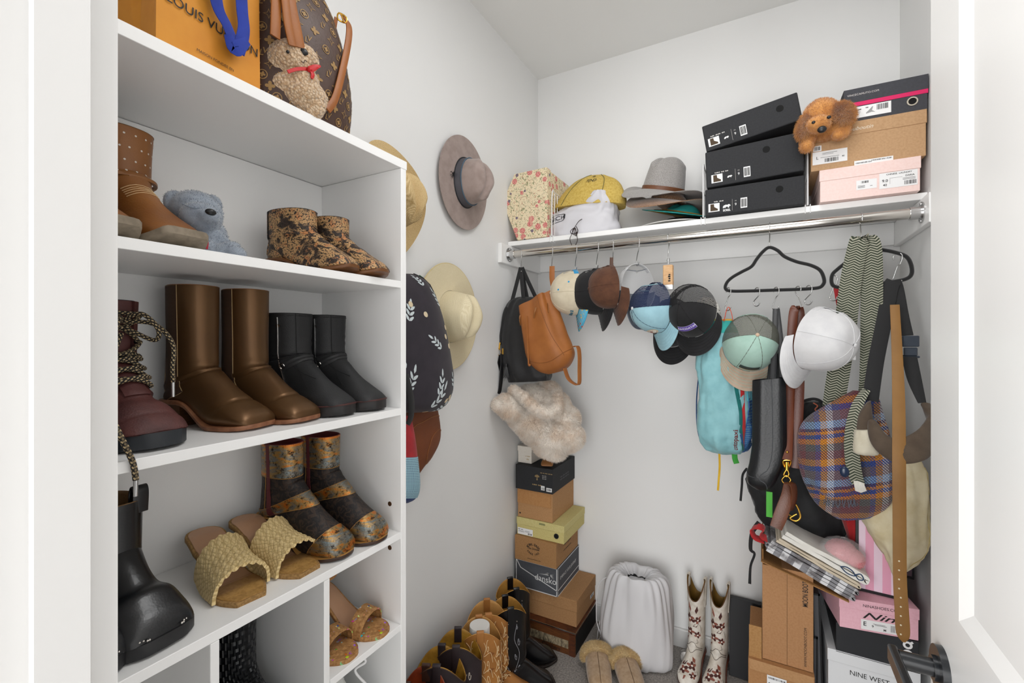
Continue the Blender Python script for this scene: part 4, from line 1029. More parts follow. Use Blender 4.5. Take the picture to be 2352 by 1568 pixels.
# --- white trainer, barely visible
T=thing('white_trainer','white laced trainer at the bottom of the far right cubby','shoe',(-.985,.700,.4955),LEG(1))
b=Boot(.235,.150,W=.045,hh=.010,st=.022,shaft=(.04,.60),sw=.038,top=.038,toe='round',vamp=.3,ankle=.35)
b.body('upper',mat('#dfe0dc',.6),T,60,56); lining(b,mat('#c9c9c9',.9),T,.15); l=MB()
for i in range(5):
    for s_ in (1,-1): b.line(l,[(.08+.06*i,.09*s_),(.11+.06*i,0),(.14+.06*i,-.09*s_)],.003,.004,8)
p0=b.P(.05,0)+Vector((0,0,.0))
for dy in (.03,-.03): l.tube(spline([p0,p0+Vector((.02,dy,.03)),p0+Vector((.045,dy*1.6,.01)),p0+Vector((.03,dy,-.005)),p0+Vector((.05,dy*1.5,-.04))],7),.0028,8)
l.build('lace',mat('#f0f0f0',.8),T); sole(b,'round',mat('#e8e8e8',.5),T,.004,th=.021)
# ================================================================ BOOTS ON THE FLOOR
def cowboy(label,loc,yaw,mu,ml,H=.36,L=.255,toe='round',scal=.028,W=.043,sw=.046,strapm=None,hh=.042,art=None,name='cowboy_boot',tl=.0,strap_t=(.25,.75),shaft=(.0,.50),solm=None,binding=None):
    T=thing(name,label,'boot',loc,yaw)
    b=Boot(L,H,W=W,hh=hh,st=.007,shaft=shaft,sw=sw*.92,top=sw,toe=toe,scal=scal,ankle=.42,folds=[(.27,.012,.0015,0),(.31,.012,-.0018,1),(.35,.012,.0012,2)],toelift=.008)
    b.body('upper',mu,T,90,80); lining(b,ml,T,.25,.0025,ns=18,nt=80)
    for t0 in strap_t:
        w_=.025; p=b.P(.0,t0); n=b.N(0.002,t0); lo=b.P(.10,t0); k=MB()
        tn=(b.P(0,t0+.02)-b.P(0,t0-.02)).normalized()
        k.ribbon([lo+n*.002,p+n*.0025+Vector((0,0,-.01)),p+n*.001+Vector((0,0,.006)),p-n*.007+Vector((0,0,.005)),p-n*.006+Vector((0,0,-.012)),p-n*.0055+Vector((0,0,-.045))],w_,.0022,tn); k.build('pull_strap',strapm or mu,T)
    if binding: stitch(b,[[(.002,i/40) for i in range(41)]],binding,T,.0014,'binding',.0008)
    sole(b,toe,solm or leather('#1d1512','#2a1d17',.5),T,.004,th=.007); heel(b,toe,solm or leather('#1d1512','#2a1d17',.5),T,.25,.84)
    if art: art(b,T)
    return T,b
def spiral(c,r,turns,n=18,dirn=1,a0=0): return [(c[0]+r*(1-i/n)*math.sin(a0+dirn*2*PI*turns*i/n)*1.0,c[1]+r*(1-i/n)*math.cos(a0+dirn*2*PI*turns*i/n)*.55) for i in range(n+1)]
GOLDL=leather('#c08f3f','#a87632',.6,vs=30)
BLK=leather('#0b0b0d','#131316',.28,300,.15,coat=.15)
def art_black(b,T):
    m_=MB(); 
    for t0,sg in ((.80,1),(.70,-1)):
        for (a,tt,r) in ((.07,.0,.012),(.13,.02,.022),(.19,-.02,.018),(.26,.015,.022),(.31,-.01,.014)):
            b.line(m_,spiral((a,t0+sg*tt),r,1.3,dirn=sg),.0011,.001,5,2)
        b.line(m_,[(.06,t0),(.12,t0-.02*sg),(.18,t0+.02*sg),(.25,t0-.02*sg),(.32,t0+.01*sg)],.0011,.001)
    m_.build('embroidery',mat('#8f9096',.5),T)
    s=MB(); st=[(.004*math.cos(PI/2+k*PI/5)*(1 if k%2==0 else .4),.004*math.sin(PI/2+k*PI/5)*(1 if k%2==0 else .4)) for k in range(10)]
    b.shape(s,poly2(st),.05,.80,.0014); s.build('star_stud',CHROME,T)
T,b=cowboy('black cowboy boot with grey scroll stitching, in front of the other black cowboy boot',(-.915,1.498,.0005),LEG(44),BLK,GOLDL,.325,.25,art=art_black,scal=.024,toe='square',shaft=(-.04,.54))
dup(T,(-.960,1.625,.0005),LEG(46),'black cowboy boot standing behind its pair, against the left wall')
TC=leather('#b57a3c','#9c6630',.5,160,.3)
def art_tan(b,T):
    m_=MB(); d=MB(); rnd=random.Random(4)
    for t0 in (.9,.80,.70,.60,.1,.02):
        for a in (.05,.11,.17,.23,.29,.36):
            b.line(m_,spiral((a,t0),.025,1.1,dirn=rnd.choice((1,-1)),a0=rnd.random()*6),.0011,.001,5,2)
            b.line(m_,[(a-.03,t0-.05),(a,t0-.015),(a+.03,t0-.03),(a+.015,t0+.02),(a+.05,t0+.04)],.0010,.001)
            b.shape(d,poly2([(0,.014),(.006,.004),(.012,-.008),(.0,-.004),(-.012,-.010),(-.005,.004)]),a+.02,t0+.03,.0008,rot=rnd.random()*6)
    for a in (.72,.8): b.line(m_,spiral((a,.9),.05,1.2),.001,.001,5,2); b.line(m_,spiral((a,.1),.05,1.2),.001,.001,5,2)
    m_.build('stitching',mat('#ecd0a0',.6),T); d.build('inlay',leather('#7d4a20','#8f5726',.5),T)
T,b=cowboy('carved tan cowboy boot holding a rolled white insert',(-.935,1.325,.0005),LEG(36),TC,leather('#d3a05c','#c08a48',.6),.330,.25,art=art_tan,scal=.028,sw=.050,toe='point',shaft=(-.06,.56))
ins=thing('white_boot_insert','rolled white card tube standing inside the nearer carved tan boot','boot insert',T.matrix_world.to_translation() if False else (-.884,1.362,.172),0)
MB().tube([(0,0,0),(0,0,.185)],.036,32,cap=False).tube([(0,0,.184),(0,0,.186)],.0355,32).build('tube_wall',mat('#e9e6e1',.7),ins)
dup(T,(-.965,1.428,.0005),LEG(36),'carved tan cowboy boot behind the one with the white insert')
DB=leather('#241b1b','#31252a',.55)
def art_dark(b,T):
    m_=MB(); f=MB(); g_=MB()
    for t0 in (.78,.72):
        for (a,tt,r) in ((.08,.05,.02),(.13,-.04,.024),(.17,.06,.024),(.23,-.05,.024),(.28,.04,.022)): b.line(m_,spiral((a,t0+tt),r,1.2),.0012,.001,5,2)
        b.line(m_,[(.08,t0+.03),(.14,t0),(.2,t0+.02),(.27,t0-.01),(.34,t0+.02)],.0012,.001)
    for t0 in (.92,.60,.08):
        for k in range(14): b.shape(f,poly2([(0,.003),(.034,.0),(0,-.003)]),.22,t0,.0009,rot=-.5+k*.30)
        b.shape(g_,discp(.014,12),.20,t0,.0016)
    m_.build('embroidery',mat('#cfc4b4',.6),T); f.build('leaf_inlay',mat('#57683a',.7),T); g_.build('flower_inlay',mat('#5d2a55',.7),T)
YL=leather('#b98a2c','#94691c',.55,vs=40)
T,b=cowboy('dark plum cowboy boot with thistle embroidery and wide yellow lining',(-.955,1.215,.0005),LEG(32),DB,YL,.335,.245,art=art_dark,scal=.036,sw=.050,shaft=(-.08,.60),binding=mat('#4a3426',.6))
dup(T,(-.955,1.120,.0005),LEG(28),'dark plum cowboy boot squeezed beside the red-lined boots')
RB=leather('#3a221a','#4a2c20',.5); RL=leather('#9c3f1a','#7f3013',.5,vs=40)
T,b=cowboy('brown cowboy boot with rust red lining, next to the dark plum boots',(-.945,1.030,.0005),LEG(26),RB,RL,.335,.245,scal=.034,sw=.046,shaft=(-.05,.56),binding=mat('#6b4a3a',.6))
dup(T,(-.950,.945,.0005),LEG(24),'brown cowboy boot with rust red lining, nearest the shelf unit')
T,b=cowboy('low brown boot tucked against the end of the shelf unit',(-.905,.880,.0005),LEG(20),leather('#7a5644','#6b4a3b',.6),leather('#3a2a22','#2c1f19',.6),.265,.235,scal=.01,sw=.040)
# white cowboy boots
WB=mat('#e2dcd2',.45,var='#cfc6b8',vs=40,bump=.15,bs=250,name='cream_leather')
def art_white(b,T):
    fl=MB(); dk=MB(); lt=MB(); st=MB(); rnd=random.Random(7)
    pet=lambda r:[(0,0),(r*.5,r*.35),(r,r*.25),(r*1.1,0),(r,-r*.25),(r*.5,-r*.35)]
    for (s0,t0,r) in ((.13,.94,.016),(.20,.94,.014),(.13,.06,.014),(.21,.06,.012),(.58,.05,.015),(.66,-.04,.016),(.70,.09,.012)):
        for k in range(5): b.shape(fl if k%2 else dk,poly2(pet(r)),s0,t0,.0011+.0002*k,rot=k*2*PI/5+s0*9)
        b.shape(lt,discp(r*.25,10),s0,t0,.0024)
    for (s0,t0,ro) in ((.09,.95,1.2),(.09,.03,1.7),(.17,.985,2.6),(.23,.90,-1.0),(.54,.10,1.0),(.60,-.10,2.3),(.74,0,-.6),(.64,.13,0)): b.shape(dk if ro>1.5 else fl,poly2([(0,.0),(.012,.007),(.030,.0),(.012,-.007)]),s0,t0,.001,rot=ro)
    for (s0,t0) in ((.08,.90),(.16,.10),(.24,.05),(.55,-.06),(.62,.14),(.68,-.12)): b.line(st,[(s0,t0),(s0+.03,t0+.03),(s0+.05,t0-.01)],.0006,.001)
    b.line(st,[(.34,-.2),(.33,-.08),(.29,-.02),(.29,.02),(.33,.08),(.34,.2)],.0008,.001); b.line(st,[(.37,-.2),(.36,-.08),(.42,0),(.36,.08),(.37,.2)],.0008,.001)
    fl.build('flower_inlay',mat('#8d5243',.6),T); dk.build('flower_dark_inlay',mat('#4a1d15',.6),T); lt.build('flower_centre',mat('#e9e2d6',.6),T); st.build('stitching',mat('#5d5148',.7),T)  # petals alternate between brown and a darker brown inlay
T,b=cowboy('cream cowboy boot with brown floral inlay, left of the pair by the back wall',(-.235,2.122,.0005),LEG(-98),WB,leather('#7a5a22','#66490f',.6),.325,.235,toe='point',scal=.042,W=.040,sw=.036,art=art_white,binding=mat('#5a3a26',.6),shaft=(.04,.42),solm=leather('#5e2f20','#4a2418',.5))
dup(T,(-.148,2.124,.0005),LEG(-96),'cream cowboy boot with brown floral inlay, right of the pair by the back wall')
# sheepskin slippers
SW=mat('#b29779',.9,var='#a48767',vs=60,bump=.2,bs=600,sheen=.4,name='suede'); FL=mat('#dcc392',.95,var='#cfb07a',vs=50,sheen=.3,name='sheepskin')
def slipper(label,loc,yaw):
    T=thing('sheepskin_slipper',label,'slipper',loc,yaw)
    L=.25
    def P(s,t):
        x=-.02+.25*s; w=pw(s,[0,.15,.5,.8,.93,1],[.042,.046,.050,.046,.034,.006]); h=pw(s,[0,.15,.5,.8,.93,1],[.085,.082,.066,.056,.042,.012]); a=2*PI*t
        return Vector((x,w*math.copysign(abs(math.cos(a))**.85,math.cos(a)),max(.008,.008+h*.5+h*.5*math.sin(a))))
    sf=Surf(P,lambda s:Vector((-.02+.25*s,0,.04)))
    mb=MB(); sf.grid(mb,.30,1,0,1,30,48,0,True,True,False); mb.build('upper',SW,T)
    st=MB(); sf.line(st,[(.32,.25),(.6,.25),(.93,.25)],.0012,.0008); st.build('seam',mat('#6e5640',.9),T)
    mb=MB(); V=[];F=[];nt=40;ns=10
    for i in range(ns+1):
        a=PI*2*i/ns
        for j in range(nt):
            t=-.06+.62*j/(nt-1); p=P(.30,t); n=(p-Vector((p.x,0,.035))); n.x=0; n.normalize()
            V.append(p+n*(.006+.013*math.cos(a))+Vector((.02*math.sin(a)-.004,0,0)))
    for i in range(ns):
        for j in range(nt-1): F.append((i*nt+j,i*nt+j+1,(i+1)*nt+j+1,(i+1)*nt+j))
    V=[Vector(v) for v in V]; mb.add(V,F); fuzz(mb,V,F,9000,.010,.0009,.9,seed=3); mb.build('fleece_cuff',FL,T)
    mb=MB(); V=[];F=[]
    for i in range(21):
        s=i/20
        for j in range(9):
            y=-1+2*j/8; w=pw(s,[0,.06,.2,.6,.8,.95,1],[.005,.030,.038,.040,.044,.030,.006]); V.append(Vector((-.02+.25*s-.0,y*w,.0)))
    n0=len(V); V+= [v+Vector((0,0,.016)) for v in V]
    for i in range(20):
        for j in range(8):
            q=(i*9+j,i*9+j+1,(i+1)*9+j+1,(i+1)*9+j); F.append(q); F.append(tuple(x+n0 for x in q))
    for i in range(20): 
        for j in (0,8): F.append((i*9+j,(i+1)*9+j,(i+1)*9+j+n0,i*9+j+n0))
    mb.add(V,F); mb.build('sole',mat('#8a6f55',.8),T)
    return T
A=slipper('tan sheepskin slipper with fluffy cuff, on the carpet in front of the white bag',(-.628,1.885,.0005),LEG(-66))
dup(A,(-.520,1.905,.0005),LEG(-60),'tan sheepskin slipper with fluffy cuff, right of its pair')
# ================================================================ SOFT THINGS
def sack(rows,y=None,x=None,fd=None,disp=None,k=6,sq=.8,origin=None):
    """rows: (lx,ly,rx,ry,depth[,dy]) in photo pixels on a real plane, or (P_left,P_right,depth) in metres"""
    if fd is None: fd=Vector((0,-1,0)) if x is None else Vector((1,0,0))
    L=[];R=[];D=[]
    for r in rows:
        if len(r)<=4: a,b,d=Vector(r[0]),Vector(r[1]),r[2]; o=r[3] if len(r)>3 else 0
        else:
            a=at(r[0],r[1],x=x,y=y); b=at(r[2],r[3],x=x,y=y); d=r[4]; o=r[5] if len(r)>5 else 0
        if origin is not None: a=a-Vector(origin); b=b-Vector(origin)
        L.append(a+fd*o); R.append(b+fd*o); D.append(Vector((d,0,0)))
    L=spline(L,k);R=spline(R,k);D=spline(D,k);n=len(L)
    def li(A,s):
        q=min(max(s,0),1)*(n-1); i=min(int(q),n-2); return A[i].lerp(A[i+1],q-i)
    def C(s): return (li(L,s)+li(R,s))/2
    def P(s,t):
        l,r=li(L,s),li(R,s); c=(l+r)/2; d=max(li(D,s).x,.002)/2; a=2*PI*t; cs,sn=math.cos(a),math.sin(a)
        p=c+(r-l)/2*math.copysign(abs(cs)**sq,cs)+fd*d*math.copysign(abs(sn)**sq,sn)
        if disp:
            q=(p-c); 
            if q.length>1e-6: p=p+q.normalized()*disp(s,t,p)
        return p
    return Surf(P,C)
def folds(amp,ft=5,fs=2,seed=0,amp2=0):
    return lambda s,t,p: amp*nz(math.cos(2*PI*t)*ft*.5+seed,math.sin(2*PI*t)*ft*.5,s*fs+seed)+ (amp2*nz(p.x*60,p.y*60,p.z*60) if amp2 else 0)
def O(px,py,x=None,y=None,z=None,o=None): 
    v=at(px,py,x=x,y=y,z=z); return v-Vector(o) if o is not None else v
def pp(pts,o,y=None,x=None): return [at(a,b,y=y,x=x)-Vector(o) for a,b in pts]
def T0(name,label,cat,loc,group=None): return thing(name,label,cat,tuple(loc),0,group)
# ---- S hooks
HM=STEEL
def s_hook(cx,label=None,bar=None,r=.0185,twist=.5,h=.082,flip=1,r2=.016,nm='s_hook',group='metal S-hooks over the chrome rod'):
    """cx,cy,cz centre of the bar it hangs from"""
    c=bar if bar is not None else Vector((cx,ROD.y,ROD.z))
    T=thing(nm,label or 'metal S-hook hung over the chrome rod to hold a cap or bag','hook',tuple(c),twist,group)
    pts=[(flip*r*math.sin(a),r*math.cos(a)) for a in [math.radians(v) for v in (-115,-80,-45,-10,25,60,85)]]
    pts+=[(flip*r*.98,-r*.6),(flip*r*.5,-r*1.9),(-flip*r*.1,-r*2.5)]
    pts+=[(-flip*r2*.2+flip*r2*math.sin(a)*-1,-h+r2*.2+r2*math.cos(a)) for a in [math.radians(v) for v in (55,90,125,160,195,230,262)]]
    m_=MB(); q=spline([Vector((0,a,b)) for a,b in pts],5); m_.tube(q,.0017,8); m_.ball(q[-1],.0027); m_.ball(q[0],.0024); m_.build('hook_wire',HM,T)
    return c+Vector((0,0,-h-r2*.6))
def rodx(px): return at(px,600,y=ROD.y).x
hk={}
for px in (1197,1268,1323,1372,1408,1465):
    nm={1197:'metal S-hook at the left end of the rod holding the black nylon bag',1268:'metal S-hook on the rod holding the tan leather bucket bag',1323:'metal S-hook on the rod holding the cream cap',1372:'metal S-hook on the rod holding the black cap with floral brim',1408:'metal S-hook on the rod holding the brown cap',1465:'metal S-hook on the rod holding the white mesh cap'}[px]
    hk[px]=s_hook(rodx(px),nm,twist=.55 if px!=1408 else .35,flip=-1)
# ---- black nylon bag
NY=cloth('#101012','#18181b',.6,500,.2); 
o=at(1205,870,y=1.80); T=T0('nylon_bag','black nylon bag with double handles hanging at the left end of the rod','bag',o)
sf=sack([(1192,682,1228,682,.03),(1172,692,1238,690,.08),(1160,720,1243,716,.11),(1155,765,1246,765,.13),(1160,820,1252,820,.14),(1168,858,1262,858,.13),(1172,877,1262,873,.10)],y=1.80,origin=o,disp=folds(.010,6,2,3,.002))
sf.body('bag_body',NY,T,50,64,capt=True)
for (a,b,c_,dy) in (((1176,692),(1187,650),(1196,614),.03),((1203,690),(1199,650),(1197,614),.03),((1212,690),(1204,650),(1198,614),-.03),((1234,690),(1215,650),(1199,614),-.03)):
    m_=MB(); P_=[O(*a,y=1.80-dy,o=o),O(*b,y=1.80-dy*.6,o=o),O(*c_,y=1.80,o=o)]; m_.ribbon(P_,.017,.0025,Vector((1,.3,0))); m_.build('handle',BLKWEB,T)
m_=MB(); m_.ribbon(pp([(1164,705),(1155,740),(1149,775),(1148,792)],o,y=1.75),.011,.002,Vector((1,0,0))); m_.build('side_strap',BLKWEB,T)
m_=MB(); m_.ribbon(pp([(1150,815),(1143,850),(1139,890),(1137,903),(1146,902),(1150,880),(1153,840),(1153,812)],o,y=1.74),.018,.0022,Vector((.5,1,0))); m_.build('wrist_strap',leather('#141416','#1a1a1c',.4),T)
m_=MB(); m_.tube(pp([(1149,786),(1147,797),(1147,803)],o,y=1.745),.004,8); m_.tube([q for q in spline(pp([(1143,800),(1150,805),(1149,816),(1142,812)],o,y=1.74),5,True)],.0018,6,True); m_.box(*[tuple(v) for v in (O(1155,802,y=1.742,o=o)-Vector((.003,.002,.022)),O(1155,802,y=1.742,o=o)+Vector((.004,.002,.004)))]); m_.build('hardware',GOLD,T,kind=None)
m_=MB(); t0=O(1163,835,y=1.735,o=o); m_.cyl(t0,t0+Vector((0,0,-.015)),.006); 
for i in range(14): a=i*2*PI/14; m_.tube([t0+Vector((.004*math.cos(a),.004*math.sin(a),-.012)),t0+Vector((.011*math.cos(a),.011*math.sin(a),-.055-.004*(i%3)))],.0017,5)
m_.build('tassel',leather('#141416','#1a1a1c',.4),T)
# ---- tan bucket bag
TB=leather('#a8672f','#985a26',.55,240,.2,vs=14)
o=at(1265,855,y=1.76); T=T0('bucket_bag','tan leather drawstring bucket bag hanging beside the black nylon bag','bag',o)
sf=sack([(1196,708,1266,668,.10),(1199,728,1273,690,.12),(1202,755,1285,724,.135),(1206,788,1299,762,.145),(1212,815,1312,792,.15),(1224,838,1318,814,.14),(1242,853,1308,838,.11),(1262,859,1290,852,.06)],y=1.76,origin=o,disp=lambda s,t,p:.012*(1-s)*math.sin(2*PI*t*6+1.2)*(.4+.6*(1-s))+.004*nz(t*6,s*4,0))
mb=MB(); sf.grid(mb,0,1,0,1,50,80,0,True,True,False); mb.build('bag_body',TB,T)
s2=MB(); sf.line(s2,[(.62,.0),(.66,.12),(.74,.25),(.66,.38),(.62,.5)],.0009,.001); sf.line(s2,[(0,.20),(.2,.19),(.4,.17),(.7,.12)],.0009,.001); s2.build('seam',leather('#8a5424','#7a471c',.6),T)
d=MB()
for t_ in (.10,.22,.34,.44): d.ribbon([sf.P(.16+.09*s_,t_+.03*s_)+sf.N(.17,t_)*(.002+.003*(s_==.5)) for s_ in (0,.5,1)],.006,.0025,Vector((0,0,1))); 
d.build('drawstring',leather('#9c6530','#8c5826',.6),T,kind='stuff')
m_=MB(); m_.ribbon(pp([(1268,611),(1268,640),(1270,668),(1267,690)],o,y=1.765),[.022,.022,.012,.010],.003,Vector((1,.2,0))); m_.build('hanging_loop',TB,T)
m_=MB(); m_.ribbon(pp([(1316,796),(1327,796),(1331,815),(1331,850),(1330,881),(1318,880),(1305,868),(1297,845)],o,y=1.73),.024,.003,[Vector((.3,1,0))]*8); m_.build('shoulder_strap',TB,T)
m_=MB(); m_.ribbon(pp([(1210,725),(1212,780),(1214,838)],o,y=1.68),.006,.003,Vector((1,0,0))); m_.ball(O(1216,838,y=1.68,o=o),.006); m_.build('drawstring_end',TB,T)
# ---- caps
def mesh_m(col,k=330,name='mesh_fabric'):
    g=G(name); c=g.co('UV',(k*.42,k*.22,1)); s=g.sep(c); fu=g.math('ABSOLUTE',g.math('SUBTRACT',g.math('FRACT',s[0]),.5)); fv=g.math('ABSOLUTE',g.math('SUBTRACT',g.math('FRACT',s[1]),.5))
    hole=g.math('MULTIPLY',g.math('LESS_THAN',fu,.27),g.math('LESS_THAN',fv,.27)); return g.done(col,.8,alpha=g.math('SUBTRACT',1.0,hole))
def cap(label,o,fwd,up,front,back,brim,button=None,strap=None,bl=.068,h=.112,a=.078,bq=.096,dent=0,under=None,group=None,curve=.022,name='baseball_cap',rear_open=True,art=None,bw=1.0):
    T=thing(name,label,'cap',mtx=frame(o,fwd,up),group=group)
    def P(s,t):
        ph=s*PI/2; an=2*PI*t; r=math.sin(ph)**.86; z=h*math.cos(ph)**.95 if ph<PI/2-1e-6 else 0
        fr=max(0,math.sin(an)); 
        p=Vector((a*r*math.cos(an),bq*r*math.sin(an),z+ .006*fr*r))
        if dent: p.z-=dent*(math.exp(-((p.x-.015)/.03)**2-((p.y+.01)/.05)**2)); p+=Vector((nz(p.x*25,p.y*25,1),nz(p.x*25,p.y*25,5),0))*dent*.35
        return p
    sf=Surf(P,lambda s:Vector((0,0,.03))); sf.front=front
    m_=MB(); sf.grid(m_,.02,1,.02,.48,22,30); m_.build('front_panels',front,T)
    m_=MB()
    if rear_open:
        sf.grid(m_,.02,.66,.48,1.02,16,34); sf.grid(m_,.66,1,.48,.66,8,12); sf.grid(m_,.66,1,.84,1.02,8,12); m_.build('back_panels',back,T)
        q=MB(); q.ribbon([P(.955,t) for t in (.62,.66,.70,.75,.80,.84,.88)],.019,.002,Vector((0,0,1))); q.build('rear_strap',strap or back,T)
        q=MB(); q.tube([P(s_,t_) for s_,t_ in ((1,.655),(.85,.658),(.72,.675),(.655,.71),(.645,.75),(.655,.79),(.72,.825),(.85,.842),(1,.845))],.0016,6); q.build('opening_binding',front,T)
    else: sf.grid(m_,.02,1,.48,1.02,22,34); m_.build('back_panels',back,T)
    q=MB()
    for t_ in (.02,.185,.315,.48,.68,.82): q.tube([P(i/14*.98+.01,t_)+sf.N(i/14*.98+.01,t_)*.0005 for i in range(15)],.0008,5)
    q.build('panel_seam',back if not isinstance(back,str) else front,T,kind='stuff')
    q=MB(); q.ball((0,0,h+.0005),(.0065,.0065,.0035)); q.build('button',button or front,T)
    def B(s,t):
        an=PI*(.08+.84*t); rim=Vector((a*math.cos(an)*1.01,bq*math.sin(an)*1.01,.004)); e=bl*max(0,math.sin(PI*(.02+.96*t)))**.55*s
        p=rim+Vector((math.cos(an)*e*.25*bw,e*(.75+.25*math.sin(an)),0)); p.z+= -.004*s-.0*s+ curve*(.0-(p.x/a)**2)*(.3+.7*s); return p
    bs=Surf(B,lambda s:Vector((0,.1,-1))); bs.patch('brim',brim,T,0,1,0,1,.0018,14,40,inset=.0018)
    if under: m_=MB(); bs.grid(m_,.02,.98,.02,.98,10,30,-.0022); m_.build('brim_underside',under,T)
    q=MB()
    for k in range(5): q.tube([B(.18+.16*k,t_/20)+Vector((0,0,.0024)) for t_ in range(1,20)],.0006,5)
    q.build('brim_stitching',DSTITCH if brim.name.startswith('x') else front,T,kind='stuff')
    if art: art(sf,bs,T)
    return T
CRM=cloth('#d9ceb6','#cfc3aa',.9); BLU=cloth('#1f8fc4','#2a9bd0'); BKC=cloth('#0f0f11','#151518'); BRC=cloth('#4f3020','#5f3c28',.95,300,.6); WHC=cloth('#dadadb','#d2d2d4'); NAV=mesh_m('#1b2a4d'); LBL=cloth('#9cc6d2','#93bcc9'); WM_=mesh_m('#eeeeee'); BM_=mesh_m('#141416'); GRM=mesh_m('#6b6d62',name='grey_mesh'); MNT=cloth('#a9cabd','#9fc1b3'); TAN=cloth('#b49f8c','#a8937f')
def g_flower(base,k,c1,c2):
    g=G('flower_print'); c=g.co('Object'); d=g.vor(c,k); col=g.vor(c,k,out=1); cs=g.t.nodes.new('ShaderNodeSeparateColor'); g.t.links.new(col,cs.inputs[0])
    m_=g.math('MULTIPLY',g.math('LESS_THAN',d,.33),g.math('GREATER_THAN',cs.outputs[0],.45)); a=g.mix(g.math('GREATER_THAN',cs.outputs[1],.5),c1,c2); return g.done(g.mix(m_,base,a),.8)
def art_cream(sf,bs,T):
    m_=MB()
    for (s_,t_) in ((.5,.02),(.8,.0),(.75,.55),(.45,.5)): sf.shape(m_,discp(.004,10),s_,t_,.001)
    m_.build('eyelet',BLU,T,kind='stuff'); m_=MB(); V,F=txt2d('~stable',.022,.03,.3); sf.shape(m_,(V,F),.86,.25,.0012,flip=1); m_.build('embroidery',mat('#2b6f8c',.7),T)
cap('cream cap with bright blue strap and blue floral brim, first cap from the left',hk[1323]+Vector((0,-.0,-.004))+Vector((.10,-.12,-1)).normalized()*.095,(.10,-.12,-1),(-.86,-.5,.05),CRM,CRM,g_flower('#4fb0d6',70,'#e0c35a','#c4472f'),strap=BLU,art=art_cream,curve=.03)
cap('black cap with pink floral brim edge, behind the brown cap',hk[1372]+Vector((0,.0,-.004))+Vector((.12,-.1,-1)).normalized()*.095,(.14,-.1,-1),(-.8,-.55,-.1),BKC,BKC,BKC,under=g_flower('#151518',80,'#d0567a','#e5d9cf'),curve=.03)
cap('brown corduroy cap seen from the side, third cap from the left',hk[1408]+Vector((0,-.03,.006))+Vector((.15,-.15,-1)).normalized()*.095,(.20,-.15,-1),(-.80,-.58,-.1),BRC,BRC,BRC,curve=.03,a=.072,bq=.088,h=.10)
m_=MB(); pz=hk[1408]; m_.ribbon([pz+Vector((0,-.02,.035)),pz+Vector((.0,-.022,-.01)),pz+Vector((.004,-.025,-.05))],.014,.002,Vector((1,.3,0))); tag(m_.build('leather_tab',leather('#5b3723','#4b2c1a',.5),None),'short brown leather strap end sticking up on the hook of the brown cap','strap')
cap('white mesh cap with arched opening, behind the light blue cap',hk[1465]+Vector((0,.0,.004))+Vector((.05,-.05,-1)).normalized()*.095,(.04,-.05,-1),(-.75,.62,-.05),cloth('#8b9098','#7b8088'),WM_,cloth('#6d7480','#5f6672'),strap=WHC)
def art_blue(sf,bs,T):
    m_=MB(); sf.shape(m_,discp(.024,28,.020),.80,.25,.0012); m_.build('patch',mat('#d9c39a',.7),T); m_=MB(); sf.shape(m_,discp(.0215,28,.0175),.80,.25,.0018); m_.build('patch_field',mat('#e9e1d2',.7),T)
    m_=MB(); sf.shape(m_,poly2([(-.019,-.006),(-.012,-.013),(0,-.016),(.012,-.013),(.019,-.006)]),.80,.25,.0024); sf.shape(m_,discp(.006,14),.78,.25,.0026); 
    for k in range(7): a=math.radians(20+k*23); sf.shape(m_,poly2([(.008*math.cos(a),.008*math.sin(a)),(.016*math.cos(a-.06),.016*math.sin(a-.06)),(.016*math.cos(a+.06),.016*math.sin(a+.06))]),.79,.25,.0025)
    m_.build('patch_emblem',mat('#8a3f2c',.7),T)
cap('light blue cap with navy mesh back and round patch, clipped to the wooden hanger',at(1513,706,y=1.775),(.16,-.10,-.98),(-.74,-.66,.16),LBL,NAV,LBL,art=art_blue,a=.082,button=WHC)
def art_black(sf,bs,T):
    m_=MB(); sf.shape(m_,gq(.064,.022),.62,.25,.0016); m_.build('patch_border',mat('#b9b6d6',.7),T); m_=MB(); sf.shape(m_,gq(.061,.0195),.62,.25,.0022); m_.build('patch',mat('#5a3f9c',.7),T)
    m_=MB(); V,F=txt2d('PATAGONIA',.0115,.03); sf.shape(m_,(V,F),.615,.25,.0030); m_.build('patch_lettering',mat('#dcd9ee',.7),T)
cap('black cap with purple patch and mesh back, front of the two black caps',at(1592,716,y=1.79),(.14,-.30,-.95),(-.28,-.93,.18),BKC,BM_,BKC,art=art_black,a=.086,bq=.10)
cap('plain black cap hanging underneath the cap with the purple patch',at(1545,742,y=1.875),(-.02,-.15,-.98),(-.1,-.97,.15),BKC,BKC,BKC)
def g_crochet():
    g=G('crochet'); c=g.co('Object'); d=g.vor(c,110); g.bump(d,1,.003); return g.done('#e5e2db',.9,alpha=g.math('GREATER_THAN',d,.26))
o_=at(1622,722,y=1.90); T=T0('crochet_hat','white crochet hat mostly hidden behind the black cap','hat',o_)
Surf(lambda s,t: Vector((.052*math.sin(PI*min(s,.98))*math.cos(2*PI*t),.04*math.sin(PI*min(s,.98))*math.sin(2*PI*t),.068*math.cos(PI*s))),lambda s:Vector()).body('crochet_body',g_crochet(),T,24,32)
